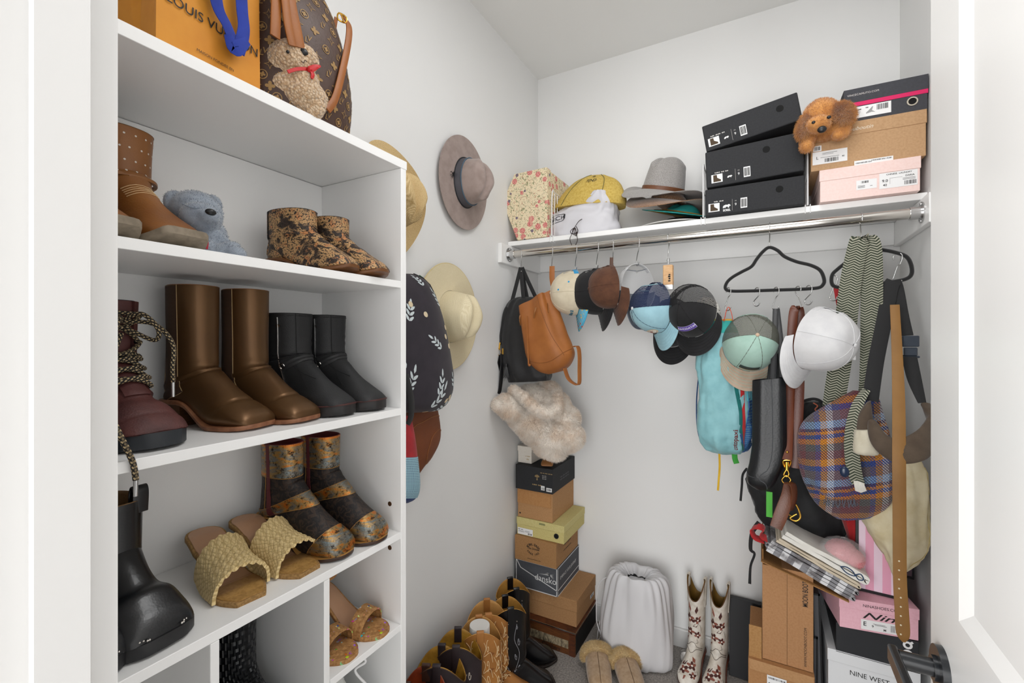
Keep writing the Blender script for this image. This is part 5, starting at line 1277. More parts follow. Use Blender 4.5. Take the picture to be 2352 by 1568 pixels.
# wooden clip hanger
o_=Vector((rodx(1535),ROD.y,ROD.z)); T=T0('clip_hanger','wooden clip hanger on the rod gripping the light blue and black caps','hanger',o_)
m_=MB(); m_.tube(spline([Vector((0,.0185*math.sin(a),.0185*math.cos(a))) for a in [math.radians(v) for v in (-110,-60,-10,40,80)]]+[Vector((0,.012,-.03)),Vector((0,0,-.06)),Vector((0,0,-.098))],5),.0018,8)
m_.tube(spline([Vector((0,0,-.075)),Vector((.005,0,-.082)),Vector((0,0,-.09)),Vector((-.005,0,-.082))],4,True),.0016,6,True); m_.build('hook_wire',HM,T)
b_=MB()
for sy in (-1,1): b_.box((-.018,sy*.008-.005,-.178),(.018,sy*.008+.005,-.102))
w_=b_.build('wooden_clip',g_wood('#c8996a','#dcb585',(3,3,25)),T,False); bv=w_.modifiers.new('b','BEVEL'); bv.width=.003; bv.segments=2
MB().box((-.016,-.016,-.196),(.018,.016,-.178)).build('clip_jaw',STEEL,T,False)
V,F=txt2d('~Nufr',.014,.01,.3); V=rot2(V,PI/2); mb=MB(); plane_art(mb,V,F,(.006,-.0135,-.15),(1,0,0),(0,0,1),.0005); mb.build('lettering',INK,T,False)
# ---- hangers
VEL=mat('#09090a',.85,sheen=.5,bump=.2,bs=900,name='velvet')
def hanger(label,hx,pts,y,o=None):
    o=Vector((at(hx,520,y=y).x,ROD.y,ROD.z)); T=T0('velvet_hanger',label,'hanger',o)
    q=spline(pp(pts,o,y=y),5,True); m_=MB(); N=len(q)
    V=[];n=8
    m_.tube(q,.0058,10,True); m_.build('hanger_frame',VEL,T)
    nk=O(pts[0][0],pts[0][1],y=y,o=o)
    m_=MB(); m_.tube(spline([Vector((0,.0185*math.sin(a),.0185*math.cos(a))) for a in [math.radians(v) for v in (-120,-70,-20,30,75)]]+[Vector((0,.012,-.03)),Vector((nk.x,nk.y,nk.z+.015)),nk],5),.0018,8); m_.build('hook_wire',HM,T)
    return T
hanger('black velvet hanger in the middle, loaded with S-hooks, caps and bags',1768,[(1767,568),(1752,578),(1738,595),(1726,612),(1704,624),(1683,636),(1670,648),(1666,662),(1678,668),(1720,668),(1780,666),(1840,664),(1878,661),(1890,654),(1893,642),(1884,621),(1862,609),(1830,601),(1802,589),(1786,575)],1.80)
hanger('black velvet hanger at the right end carrying the woven strap and black sling',1979,[(1978,556),(1965,566),(1955,582),(1945,600),(1925,617),(1912,630),(1910,648),(1918,658),(1945,660),(2000,654),(2050,647),(2082,640),(2094,628),(2092,606),(2080,588),(2050,578),(2010,570)],1.80)
def bar_hook(px,py,label,y=1.795,h=.062,r=.010,twist=.9,flip=-1): return s_hook(0,label,at(px,py,y=y),r,twist,h,flip,.012,group='metal S-hooks on the velvet hangers')
h1=bar_hook(1673,667,'metal S-hook on the middle hanger holding the teal backpack')
h2=bar_hook(1739,667,'metal S-hook on the middle hanger holding the grey mesh cap',h=.045)
h3=bar_hook(1783,666,'metal S-hook on the middle hanger holding the black tote straps',h=.060)
h4=bar_hook(1833,664,'metal S-hook on the middle hanger holding the brown leather strap',flip=1)
h5=bar_hook(1858,662,'metal S-hook on the middle hanger holding the white cap',h=.045)
h6=bar_hook(1916,640,'metal S-hook at the left corner of the right-hand hanger',y=1.80)
h7=bar_hook(2062,590,'metal S-hook high on the right-hand hanger holding the black sling',y=1.80,h=.075,r=.012)
# ---- teal backpack
TL=cloth('#88bcc2','#7db1b8',.7,200,.3); 
o=at(1660,1040,y=1.81); T=T0('drawstring_backpack','light teal backpack with red and blue stripes hanging from the middle hanger','backpack',o)
sf=sack([(1648,733,1676,733,.03),(1630,745,1682,745,.06),(1614,775,1700,772,.09),(1600,830,1716,825,.12),(1602,890,1726,885,.14),(1603,950,1728,950,.15),(1606,1000,1725,1000,.14),(1622,1030,1718,1030,.10),(1655,1042,1700,1042,.03)],y=1.81,origin=o,disp=folds(.015,6,5,1,.005))
sf.body('bag_body',TL,T,64,72)
sf.patch('top_panel',cloth('#35a7a0','#2f9a94'),T,.06,.22,.03,.49,.0015,8,30)
sf.patch('lime_edge',cloth('#b7c64a','#c98a35'),T,.0,.06,.0,.5,.002,4,30)
def band(name,pts,w,m,off=.002):
    q=MB(); P_=[sf.P(a,t)+sf.N(a,t)*off for a,t in pts]; Wd=[]
    for i,(a,t) in enumerate(pts):
        n=sf.N(a,t); d=(P_[min(i+1,len(P_)-1)]-P_[max(i-1,0)]).normalized(); Wd.append(n.cross(d))
    q.ribbon(P_,w,.002,Wd,6); q.build(name,m,T)
band('teal_stripe',[(.40,.185),(.5,.18),(.6,.165),(.7,.15),(.8,.14),(.86,.13)],.012,cloth('#0f6e6b','#0c625f'))
band('red_stripe',[(.40,.145),(.5,.15),(.6,.14),(.7,.125),(.8,.11),(.88,.10)],.014,cloth('#c02a2c','#b02225'))
band('blue_stripe',[(.72,.158),(.8,.135),(.88,.12)],.010,cloth('#1c5d9c','#184f88'),.0016)
sf.patch('side_pocket',mesh_m('#2f5f9e',name='blue_mesh'),T,.55,.9,-.02,.10,.003,10,10)
sf.patch('pocket_edge',cloth('#58bcd0','#4cb0c4'),T,.46,.56,-.02,.11,.003,6,10)
m_=MB(); V,F=txt2d('cotopaxi',.022,.02); sf.shape(m_,(V,F),.77,.19,.0014,rot=PI/2); m_.build('lettering',mat('#6a1f22',.7),T); m_=MB(); V,F=txt2d('cotopaxi',.015,.02); sf.shape(m_,(V,F),.30,.36,.0014); m_.build('lettering',mat('#1d2a35',.7),T)
m_=MB(); m_.ribbon(pp([(1663,738),(1668,715),(1673,705),(1679,715),(1684,738)],o,y=1.79),.010,.002,Vector((0,1,0))); m_.build('hanging_loop',cloth('#e2532a','#d8481f'),T)
m_=MB(); m_.ribbon(pp([(1652,1035),(1653,1070),(1651,1100),(1649,1126)],o,y=1.80),.007,.002,Vector((1,0,0))); m_.build('yellow_strap',cloth('#d6ad2c','#cfa322'),T)
m_=MB(); m_.ribbon(pp([(1687,1035),(1688,1052),(1692,1064)],o,y=1.79),.018,.004,Vector((1,0,0))); m_.build('green_tab',cloth('#3c9d3a','#358f33'),T)
m_=MB(); m_.ribbon(pp([(1604,870),(1600,920),(1601,975),(1608,1010)],o,y=1.86),.016,.003,Vector((0,1,0))); m_.build('shoulder_strap',cloth('#1f4f8a','#1a4477'),T)
# ---- grey mesh cap, white cap
def art_grey(sf,bs,T):
    m_=MB(); sf.shape(m_,gq(.062,.020),.84,.25,.0014); m_.build('patch',mat('#33423f',.7),T); m_=MB(); sf.shape(m_,poly2([(-.030,-.004),(-.016,.004),(-.005,-.001),(.008,.005),(.030,-.003)]),.84,.25,.002); sf.shape(m_,gq(.058,.003),.90,.25,.0022); m_.build('patch_art',mat('#c98a4a',.7),T)
cap('grey mesh and mint cap with sand-coloured brim on the middle hanger',at(1722,788,y=1.775),(-.08,-.28,-.95),(.22,-.93,.24),MNT,GRM,TAN,button=cloth('#cdb39a','#c4a98f'),a=.088,bq=.10,h=.11,art=art_grey)
cap('white cap seen from the side with a price tag, on the middle hanger',at(1866,776,y=1.715),(-.36,-.22,-.90),(.86,-.46,.16),WHC,WHC,WHC,dent=.006,a=.088,bq=.102,h=.125)
T=T0('price_tag','white paper price tag beside the white cap','tag',at(1958,822,y=1.70))
MB().box((-.008,0,-.005),(.008,.0008,.078)).build('tag_card',WPAPER,T,False); V,F=bars(.008,.012); mb=MB(); plane_art(mb,V,F,(0,0,.012),(1,0,0),(0,0,1),.0005); mb.build('printing',INK,T,False)
MB().tube([(0,0,.078),(-.006,.01,.11)],.0006,5).build('string',WPAPER,T)
# ---- black tote
BL2=leather('#101215','#16191c',.4,180,.3)
o=at(1760,1120,y=1.71); T=T0('leather_tote','tall narrow black leather tote with grey piping and long straps','bag',o)
sf=sack([(1729,873,1803,866,.05),(1728,905,1804,900,.06),(1728,960,1805,960,.065),(1727,1020,1806,1020,.07),(1721,1060,1802,1060,.075),(1714,1085,1792,1085,.08),(1716,1106,1780,1110,.07),(1736,1122,1768,1124,.03)],y=1.71,origin=o,disp=folds(.004,4,2,5),sq=.65)
mb=MB(); sf.grid(mb,0,1,0,1,50,64,0,True,True,False); mb.build('bag_body',BL2,T)
m_=MB(); sf.line(m_,[(0,.24),(.3,.235),(.6,.24),(.75,.26),(.84,.22),(.92,.20)],.0012,.001); sf.line(m_,[(.66,.49),(.72,.4),(.74,.3)],.0008,.0006); m_.build('piping',mat('#4a4d50',.5),T)
for a,b_,c_,dy in (((1776,870),(1779,790),(1782,709),-.02),((1798,866),(1793,790),(1784,709),-.02),((1766,872),(1775,790),(1781,711),.02),((1788,870),(1786,800),(1783,711),.02)):
    m_=MB(); m_.ribbon([O(*a,y=1.71+dy,o=o),O(*b_,y=1.75+dy,o=o),O(*c_,y=1.785,o=o)],.012 if dy>0 else .018,.0025,Vector((1,0,0))); m_.build('strap',leather('#16171a','#1e2023',.4),T)
# ---- brown leather strap with brass clips
BS=leather('#6b3319','#5b2a13',.4,260,.15)
o=at(1822,1100,y=1.68); T=T0('leather_strap','long brown leather strap with brass clips hanging from the middle hanger','strap',o)
m_=MB(); m_.ribbon([O(1834,706,y=1.78,o=o),O(1823,716,y=1.775,o=o),O(1817,800,y=1.775,o=o),O(1813,920,y=1.745,o=o),O(1808,1056,y=1.68,o=o)],.027,.004,Vector((1,0,0))); m_.build('strap_front',BS,T)
m_=MB(); m_.ribbon([O(1834,706,y=1.785,o=o),O(1838,740,y=1.785,o=o),O(1836,900,y=1.74,o=o),O(1828,1075,y=1.71,o=o)],.027,.004,Vector((1,0,0))); m_.build('strap_back',leather('#5a2815','#4a2010',.4),T)
m_=MB(); 
m_.tube([O(1807,1060,y=1.68,o=o),O(1807,1078,y=1.68,o=o)],.006,12); m_.tube(spline(pp([(1799,1058),(1816,1058),(1812,1072),(1802,1072)],o,y=1.68),4,True),.002,6,True)
m_.tube(spline(pp([(1807,1078),(1812,1088),(1807,1094),(1800,1090)],o,y=1.68),4,True),.0028,8,True); m_.tube(spline(pp([(1806,1092),(1816,1102),(1806,1112),(1796,1102)],o,y=1.675),6,True),.0022,8,True)
m_.ball(O(1808,1038,y=1.675,o=o),.004); m_.build('brass_clip',GOLD,T)
m_=MB(); m_.tube(spline(pp([(1828,1158),(1835,1172),(1838,1188),(1828,1196),(1815,1190),(1822,1184),(1830,1180)],o,y=1.66),6),.0028,8); m_.tube(spline(pp([(1806,1178),(1816,1184),(1822,1186)],o,y=1.66),4),.0018,6); m_.build('lobster_clasp',GOLD,T)
m_=MB(); m_.ribbon([O(1808,1108,y=1.675,o=o),O(1806,1140,y=1.66,o=o),O(1796,1175,y=1.65,o=o),O(1782,1212,y=1.645,o=o)],[.018,.030,.038,.034],.004,Vector((1,0,0))); m_.ribbon([O(1808,1108,y=1.67,o=o),O(1822,1115,y=1.66,o=o),O(1824,1145,y=1.665,o=o),O(1816,1172,y=1.67,o=o)],.03,.004,[Vector((.6,1,0))]*4); m_.build('leather_end',leather('#6b3a22','#57301c',.4),T)
# ---- woven plaid bag
def g_plaid():
    g=G('plaid_weave'); c=g.co('Object'); s=g.sep(c); x,z=s[0],s[2]
    w_=g.noise(c,40,2); xx=g.math('ADD',x,g.math('MULTIPLY',w_,.006)); zz=g.math('ADD',g.math('ADD',z,g.math('MULTIPLY',w_,.006)),g.math('MULTIPLY',x,-.22))
    def stripes(v,period,ofs,stops):
        f=g.math('FRACT',g.math('DIVIDE',g.math('ADD',v,ofs),period)); r=g.t.nodes.new('ShaderNodeValToRGB'); r.color_ramp.interpolation='CONSTANT'; g.t.links.new(f,r.inputs[0]); e=r.color_ramp.elements
        e[0].position=0; e[0].color=lin(stops[0][1]); e[1].position=stops[1][0]; e[1].color=lin(stops[1][1])
        for p,cc in stops[2:]: n=e.new(p); n.color=lin(cc)
        return r.outputs[0]
    A=stripes(zz,.175,.03,[(0,'#6a5660'),(.16,'#233f8f'),(.25,'#c07a24'),(.36,'#6d3a3e'),(.50,'#59524f'),(.62,'#c77a1f'),(.71,'#1f3a86'),(.78,'#c0762a'),(.83,'#3d2450'),(.88,'#7fa0c8')])
    B=stripes(xx,.135,.02,[(0,'#7a4048'),(.34,'#54595a'),(.52,'#3d4f8e'),(.62,'#c8861f'),(.74,'#c6c2c4'),(.86,'#6a5660')])
    u=g.math('MULTIPLY',g.math('ADD',x,z),120); v=g.math('MULTIPLY',g.math('SUBTRACT',x,z),120); ch=g.math('GREATER_THAN',g.math('FRACT',u),.5); d=g.math('FRACT',v)
    h=g.math('MULTIPLY',g.math('PINGPONG',u,.5),g.math('PINGPONG',v,.5)); col=g.mix(g.math('MULTIPLY',ch,.85),A,B); col=g.mix(g.ramp(h,.0,.10),g.mix(.6,col,'#241c20'),col); g.bump(h,1,.006); return g.done(col,.95,sheen=.2)
PL=g_plaid()
o=at(1945,1190,y=1.72); T=T0('woven_bag','colourful plaid wool bag with herringbone strap and blue button','bag',o)
sf=sack([(1950,903,2008,893,.03),(1890,935,2022,925,.07),(1845,968,2032,960,.10),(1830,1010,2043,1005,.12),(1833,1060,2052,1060,.13),(1850,1112,2055,1110,.13),(1876,1155,2042,1155,.11),(1922,1189,2000,1186,.05)],y=1.72,origin=o,disp=folds(.007,4,3,8,.001))
sf.body('bag_body',PL,T,60,72,capt=True)
fl=sack([(1960,897,1998,895,.03),(1890,935,1990,930,.07),(1842,970,1975,962,.12),(1832,1010,1965,1005,.14),(1840,1060,1962,1062,.15),(1862,1105,1965,1108,.15),(1885,1128,1965,1130,.14)],y=1.715,origin=o,disp=folds(.005,4,3,8))
mb=MB(); fl.grid(mb,0,1,.04,.47,40,30,.002); mb.build('flap',g_plaid(),T)
def g_herr():
    g=G('herringbone'); c=g.co('UV'); s=g.sep(c); a=g.math('ABSOLUTE',g.math('SUBTRACT',g.math('FRACT',g.math('MULTIPLY',s[0],32)),.5)); f=g.math('FRACT',g.math('ADD',g.math('MULTIPLY',s[1],125),g.math('MULTIPLY',a,2.2))); h=g.math('PINGPONG',f,.5); m_=g.math('GREATER_THAN',f,.52)
    g.bump(h,1,.003); return g.done(g.mix(m_,'#343c2e','#a9a796'),.95)
HB_=g_herr()
m_=MB(); m_.ribbon([O(1979,548,y=1.775,o=o),O(1972,556,y=1.77,o=o),O(1955,640,y=1.76,o=o),O(1940,760,y=1.75,o=o),O(1922,880,y=1.74,o=o),O(1913,935,y=1.735,o=o)],[.05,.05,.055,.058,.058,.055],.005,Vector((1,-.15,0))); m_.build('strap_left',HB_,T)
m_=MB(); m_.ribbon([O(1976,552,y=1.80,o=o),O(1990,548,y=1.785,o=o),O(2000,575,y=1.77,o=o),O(2002,680,y=1.76,o=o),O(1999,800,y=1.75,o=o),O(1992,880,y=1.745,o=o),O(1984,905,y=1.74,o=o)],[.04,.05,.055,.055,.05,.04,.03],.005,Vector((1,-.15,0))); m_.build('strap_right',HB_,T)
m_=MB(); m_.ribbon([O(1990,895,y=1.66,o=o),O(1968,935,y=1.635,o=o),O(1956,1000,y=1.625,o=o),O(1960,1070,y=1.625,o=o),O(1972,1112,y=1.63,o=o)],[.02,.028,.034,.036,.03],.004,Vector((1,-.2,0))); m_.build('edging',HB_,T)
m_=MB()
for i in range(9): m_.tube(spline([O(1962+2.4*i,1104,y=1.628,o=o),O(1964+2.6*i,1116,y=1.624,o=o),O(1966+2.9*i,1131-abs(i-4),y=1.626,o=o)],3),[.0018]*7,5)
m_.build('tassel',mat('#d8d5cc',.9),T,kind='stuff')
m_=MB()
for i in range(22): 
    t_=.44-.37*i/21; p=fl.P(1,t_)+fl.N(1,t_)*.003; m_.tube(spline([p,p+Vector((.002*math.sin(i*2),-.004,-.012)),p+Vector((.005*math.sin(i*3),-.003,-.024))],3),.0009,5)
m_.build('fringe',mat('#59606e',.9),T,kind='stuff')
MB().ball(O(1940,1083,y=1.628,o=o),(.012,.006,.016)).build('button',mat('#1d2d48',.25,name='button'),T)
m_=MB(); m_.ribbon(pp([(1922,660),(1932,720),(1944,800)],o,y=1.80),.018,.002,Vector((1,0,0))); m_.build('red_strap_end',cloth('#9c2026','#8e1b20'),T)
# ---- black and brown sling
BRW=cloth('#4d4034','#574a3d',.95,260,.5)
o=at(2040,1045,y=1.62); T=T0('carrier_sling','black webbing sling with buckle and padded brown corduroy band','sling',o)
m_=MB(); m_.ribbon([O(2053,645,y=1.77,o=o),O(2045,662,y=1.765,o=o),O(2030,740,y=1.74,o=o),O(2012,830,y=1.70,o=o),O(1999,920,y=1.66,o=o)],.038,.003,Vector((1,0,0))); m_.build('strap_left',BLKWEB,T)
m_=MB(); m_.ribbon([O(2055,645,y=1.775,o=o),O(2062,665,y=1.77,o=o),O(2072,720,y=1.75,o=o),O(2083,770,y=1.72,o=o)],.030,.003,Vector((1,0,0))); m_.ribbon([O(2088,815,y=1.70,o=o),O(2100,870,y=1.67,o=o),O(2118,925,y=1.64,o=o)],[.034,.032,.018],.003,Vector((1,0,0))); m_.build('strap_right',BLKWEB,T)
bk=O(2091,793,y=1.70,o=o); m_=MB(); m_.box(tuple(bk+Vector((-.019,-.006,-.004))),tuple(bk+Vector((.019,.006,.028)))); m_.box(tuple(bk+Vector((-.015,-.006,-.03))),tuple(bk+Vector((.015,.006,-.006)))); m_.box(tuple(bk+Vector((-.021,-.004,-.036))),tuple(bk+Vector((.021,.004,-.030)))); q=m_.build('buckle',mat('#2b3440',.4,name='buckle'),T,False); bv=q.modifiers.new('b','BEVEL'); bv.width=.002
sl=sack([(1990,925,2000,920,.02),(1972,950,2003,945,.03),(1965,985,2008,975,.04),(1962,1015,2018,1010,.05),(1962,1038,2030,1040,.04)],y=1.63,origin=o); sl.body('brown_panel',BRW,T,20,32,capt=True)
sl=sack([(1962,986,2000,984,.05),(1960,1010,2010,1008,.06),(1960,1036,2018,1036,.055),(1980,1044,2016,1044,.03)],y=1.622,origin=o,disp=folds(.004,4,3,2)); sl.body('cream_pocket',cloth('#cfc8b4','#c4bca6'),T,16,32,capt=True)
bp=[at(2002,965,y=1.60),at(2020,1010,y=1.575),at(2060,1035,y=1.55),at(2100,1030,y=1.54),at(2128,1005,y=1.56),at(2140,965,y=1.60),at(2126,928,y=1.64)]
q=spline([v-o for v in bp],8); N_=len(q); m_=MB(); V=[];n=20; 
for i,p in enumerate(q):
    t=(q[min(i+1,N_-1)]-q[max(i-1,0)]).normalized(); wv=Vector((0,.35,1)); wv=(wv-t*wv.dot(t)).normalized(); nn=t.cross(wv); f=i/(N_-1); hw=.007+.026*math.sin(PI*min(1,f*1.05))**.8
    for k in range(n):
        a=2*PI*k/n; V.append(p+wv*hw*math.cos(a)+nn*.011*math.sin(a)*(1+.15*nz(f*20,k,0)))
F=[(i*n+k,i*n+(k+1)%n,(i+1)*n+(k+1)%n,(i+1)*n+k) for i in range(N_-1) for k in range(n)]+[tuple(range(n)),tuple((N_-1)*n+k for k in range(n))]
m_.add(V,F); m_.build('padded_band',BRW,T)
# ---- tan belt
TBL=leather('#8e652f','#7f5827',.6,200,.15)
o=at(2066,1100,y=1.56); T=T0('suede_belt','long tan leather belt with punched holes hanging at the right','belt',o)
bpx=[(2055,700,1.72),(2060,800,1.66),(2064,920,1.58),(2065,1060,1.53),(2066,1200,1.53),(2067,1330,1.53),(2071,1400,1.53),(2074,1455,1.53)]
m_=MB(); bq_=[O(a,b,y=c,o=o) for a,b,c in bpx]; m_.ribbon(bq_+[O(2076,1474,y=1.53,o=o)],[.022,.024,.027,.028,.028,.028,.029,.028,.006],.003,Vector((1,-.1,0))); m_.build('belt_strap',TBL,T)
m_=MB()
for i in range(9):
    py=1288+21*i; px=2065+.0*i+(4 if i>3 else 0); m_.disc(O(px,py,y=1.5275,o=o),(0,-1,0),.0022,0,.0008,10)
m_.build('punched_hole',mat('#d9cdb0',.8),T,kind='stuff')
T.location.y+=.0
# ---- canvas bag
CV=mat('#d8cdae',.9,var='#cbbd98',vs=16,bump=.35,bs=420,bd=.001,name='canvas')
o=at(2060,1320,y=1.74); T=T0('canvas_bag','cream canvas bag bulging behind the tan belt at the right','bag',o)
sf=sack([(2045,1030,2095,1030,.04),(2000,1075,2118,1065,.08),(1975,1130,2130,1120,.11),(1975,1175,2133,1175,.13),(1995,1215,2134,1220,.13),(2018,1255,2124,1258,.11),(2040,1292,2100,1290,.07),(2055,1322,2068,1318,.02)],y=1.76,origin=o,disp=folds(.014,4,4,4,.003))
sf.body('bag_body',CV,T,70,72,capt=True)
m_=MB(); sf.line(m_,[(.15,.10),(.35,.07),(.55,.08),(.7,.12),(.85,.2)],.0012,.0008); m_.build('seam',mat('#b9a878',.9),T)
# ---- red bag, black backpack
o=at(1960,1280,y=1.84); T=T0('red_bag','bright red bag showing below the plaid bag','bag',o)
sack([(1915,1120,1992,1120,.05),(1925,1165,1990,1160,.07),(1936,1200,1984,1195,.07),(1950,1245,1976,1240,.05),(1960,1283,1972,1281,.02)],y=1.84,origin=o,disp=folds(.006,5,2,4)).body('bag_body',cloth('#a81c20','#9a171c'),T,30,40,capt=True)
o=at(1830,1240,y=1.90); T=T0('black_backpack','large black backpack behind the brown strap and plaid bag','backpack',o)
BK3=cloth('#0e0f11','#15161a',.7,120,.4)
sf=sack([(1840,922,1882,922,.05),(1822,940,1896,940,.09),(1800,990,1905,990,.12),(1740,1050,1915,1045,.14),(1712,1095,1930,1095,.15),(1730,1150,1942,1150,.15),(1752,1195,1946,1200,.13),(1800,1228,1936,1235,.09),(1850,1247,1920,1248,.04)],y=1.90,origin=o,disp=folds(.014,6,5,2,.004)); sf.body('bag_body',BK3,T,64,72,capt=True)
m_=MB(); m_.tube(spline(pp([(1838,935),(1845,922),(1868,916),(1886,922),(1898,940)],o,y=1.82),5),.005,8); m_.build('carry_handle',BLKWEB,T)
m_=MB(); m_.tube(spline(pp([(1868,925),(1878,932),(1872,940),(1880,948),(1884,960)],o,y=1.80),5),.0022,6); m_.build('zip_pull',mat('#b5654a',.6),T)
m_=MB(); m_.ribbon(pp([(1716,1075),(1706,1090),(1704,1115),(1701,1150)],o,y=1.86),.008,.002,Vector((1,0,0))); m_.build('compression_strap',BLKWEB,T)
m_=MB(); m_.ribbon(pp([(1745,1200),(1728,1222),(1724,1260),(1733,1272),(1724,1300),(1722,1340)],o,y=1.86),[.02,.014,.012,.008,.008,.010],.003,Vector((1,0,0))); m_.build('hanging_strap',BLKWEB,T)
m_=MB(); c_=O(1767,1158,y=1.735,o=o); m_.box(tuple(c_+Vector((-.009,-.0015,-.042))),tuple(c_+Vector((.009,.0015,.042)))); m_.build('green_tab',mat('#4fb83a',.6),T,False)
# ---- cloths on the open lid
def g_check():
    g=G('grey_check'); c=g.co('Object',(1,1,1),(0,0,.3)); s=g.sep(c); f=g.math('FRACT',g.math('MULTIPLY',s[0],26)); h=g.math('FRACT',g.math('MULTIPLY',s[2],60)); n=g.noise(c,24,3)
    a=g.mix(g.math('GREATER_THAN',f,.5),'#d9d9db','#8a8a8e'); a=g.mix(g.ramp(n,.42,.58),a,'#6e6a6c'); g.bump(g.noise(c,40,3),.6,.004); return g.done(a,.9)
def folded(label,name,cat,o,ang,L,D,layers,th,m,seed=0,edge=None):
    T=thing(name,label,cat,mtx=Matrix.Translation(o)@RY(ang)); T_=th/layers; pts=[]
    for i in range(layers):
        z=T_*(i+.5); a=[(.004*math.sin(i),z),(L*.33,z+.002*math.sin(i*2+seed)),(L*.66,z-.002*math.sin(i+seed)),(L-.006+.004*math.sin(i*3+seed),z)]
        if i%2: a=a[::-1]
        pts+=a
        if i<layers-1: e=L+.002 if i%2==0 else -.006; pts.append((e,z+T_/2))
    q=spline([Vector((x,0,z)) for x,z in pts],5); V=[];F=[];n=len(q); ny=8; w_=T_*.43
    for j in range(ny+1):
        y=D*j/ny
        for side in (1,-1):
            for i,p in enumerate(q):
                t=(q[min(i+1,n-1)]-q[max(i-1,0)]).normalized(); nn=Vector((-t.z,0,t.x)); V.append(p+nn*w_*side+Vector((0,y,.0015*nz(p.x*30,y*30,seed))))
    M=2*n
    for j in range(ny):
        for i in range(n-1):
            F.append((j*M+i,j*M+i+1,(j+1)*M+i+1,(j+1)*M+i)); F.append((j*M+n+i,j*M+n+i+1,(j+1)*M+n+i+1,(j+1)*M+n+i))
        for i in (0,n-1): F.append((j*M+i,j*M+n+i,(j+1)*M+n+i,(j+1)*M+i))
    for j in (0,ny):
        for i in range(n-1): F.append((j*M+i,j*M+i+1,j*M+n+i+1,j*M+n+i))
    mb=MB(); mb.add(V,F); mb.build('folded_cloth',m,T); return T
LA=math.radians(24)
o1=at(1757,1268,y=1.71); d_=Vector((math.cos(LA),0,-math.sin(LA))); nrm=Vector((math.sin(LA),0,math.cos(LA)))
LN=(at(1962,1375,y=1.71)-o1).length
folded('grey and white checked cloth folded under the cream towels on the box','checked_cloth','cloth',o1+nrm*.006,LA,LN*.98,.20,4,.042,g_check(),1)
folded('cream cloth folded between the checked cloth and the white one','cream_cloth','cloth',o1+nrm*.050+d_*.012,LA,LN*.92,.19,2,.018,cloth('#cfc2ac','#c5b7a0'),2)
T=folded('white cloth with dark blue trim on top of the folded pile','white_cloth','cloth',o1+nrm*.070+d_*.02,LA,LN*.92,.18,2,.030,cloth('#e9e7e0','#dfdcd4'),3)
m_=MB(); 
for pts in ([(.0,.0),(.012,.008),(.03,.006),(.04,-.004),(.02,-.008),(.0,.0)],[(.04,0),(.05,.010),(.062,0),(.052,-.008),(.04,0)]): m_.tube(spline([Vector((LN*.92-.068+a,-.001,.015+b_)) for a,b_ in pts],4),.0016,6)
m_.build('blue_trim',mat('#1f3a5c',.8),T)
T=T0('red_ribbon','crumpled red ribbon at the left end of the folded cloths','ribbon',at(1745,1225,y=1.71))
m_=MB(); m_.ribbon([Vector(v) for v in ((.01,0,-.02),(-.015,-.01,-.01),(-.022,0,.012),(-.005,-.01,.025),(.012,0,.018),(.004,-.01,0),(.02,0,-.012))],.026,.003,[Vector((.3,1,.3))]*7); m_.build('ribbon_loop',cloth('#b81f24','#a81a1f'),T)
T=T0('plush_toy','pink fluffy plush wrapped in clear plastic on the folded cloths','plush toy',at(1932,1300,y=1.76))
lump('plush_body',[((0,0,.045),(.042,.04,.036)),((.028,-.01,.035),(.03,.03,.028))],mat('#e2959a',.9,sheen=.4,name='pink_plush'),T,.003,3,6000,.005,.0008)
g=G('clear_plastic'); 
PLS=g.done('#ffffff',.08,alpha=.22); 
Surf(lambda s,t:Vector((.0+.062*math.sin(PI*s)*math.cos(2*PI*t)*(1+.12*nz(t*9,s*9,1)),.05*math.sin(PI*s)*math.sin(2*PI*t)*(1+.1*nz(t*9,s*9,2)),.042+.050*math.cos(PI*s)*(1+.1*nz(t*5,s*9,3)))),lambda s:Vector((0,0,.04))).body('plastic_wrap',PLS,T,24,36)
# ---- fluffy fur bag
FUR=mat('#eee5da',.95,var='#dcc7b2',vs=14,vr=(.45,.7),sheen=.5,name='fur')
zb=ZBLK
o=Vector((-.905,1.97,zb)); T=T0('fur_bag','cream fluffy fur bag with a thick loop handle on top of the corner stack','bag',o)
def Wp(px,py,y): return at(px,py,y=y)-o
parts=[(Wp(1222,965,1.80),(.125,.085,.080),RY(.5)),(Wp(1172,935,1.72),(.068,.06,.052),RY(.6)),(Wp(1152,930,1.70),(.040,.05,.030),RY(.3)),(Wp(1262,995,1.84),(.115,.095,.085),RY(.45)),(Wp(1306,1002,1.86),(.066,.07,.062),RY(.3)),(Wp(1225,920,1.84),(.085,.08,.07),RY(.3)),(Wp(1270,935,1.86),(.085,.08,.075),RY(.5)),(Wp(1300,962,1.88),(.060,.07,.06),RY(.5)),(Wp(1262,905,1.90),(.055,.06,.055)),(Wp(1262,1030,1.84),(.080,.07,.038),RY(.3)),(Wp(1240,990,1.92),(.11,.10,.07),RY(.3))]
lump('fur_body',parts,FUR,T,.005,5,46000,.013,.0012,.55,.006,25,.35,seed=5)
hp_=spline([Wp(a,b,c) for a,b,c in ((1180,896,1.74),(1205,915,1.70),(1235,940,1.70),(1262,948,1.72),(1280,932,1.76),(1278,902,1.83),(1258,885,1.88),(1238,890,1.88))],3)
lump('fur_handle',[(q,(.020,.020,.020)) for q in hp_],FUR,T,.004,3,12000,.013,.0011,.55,.003,40,.3,seed=6)
T=T0('moccasin','tan leather slipper peeking out beneath the fur bag','shoe',(-.875,1.905,ZBLK+.001))
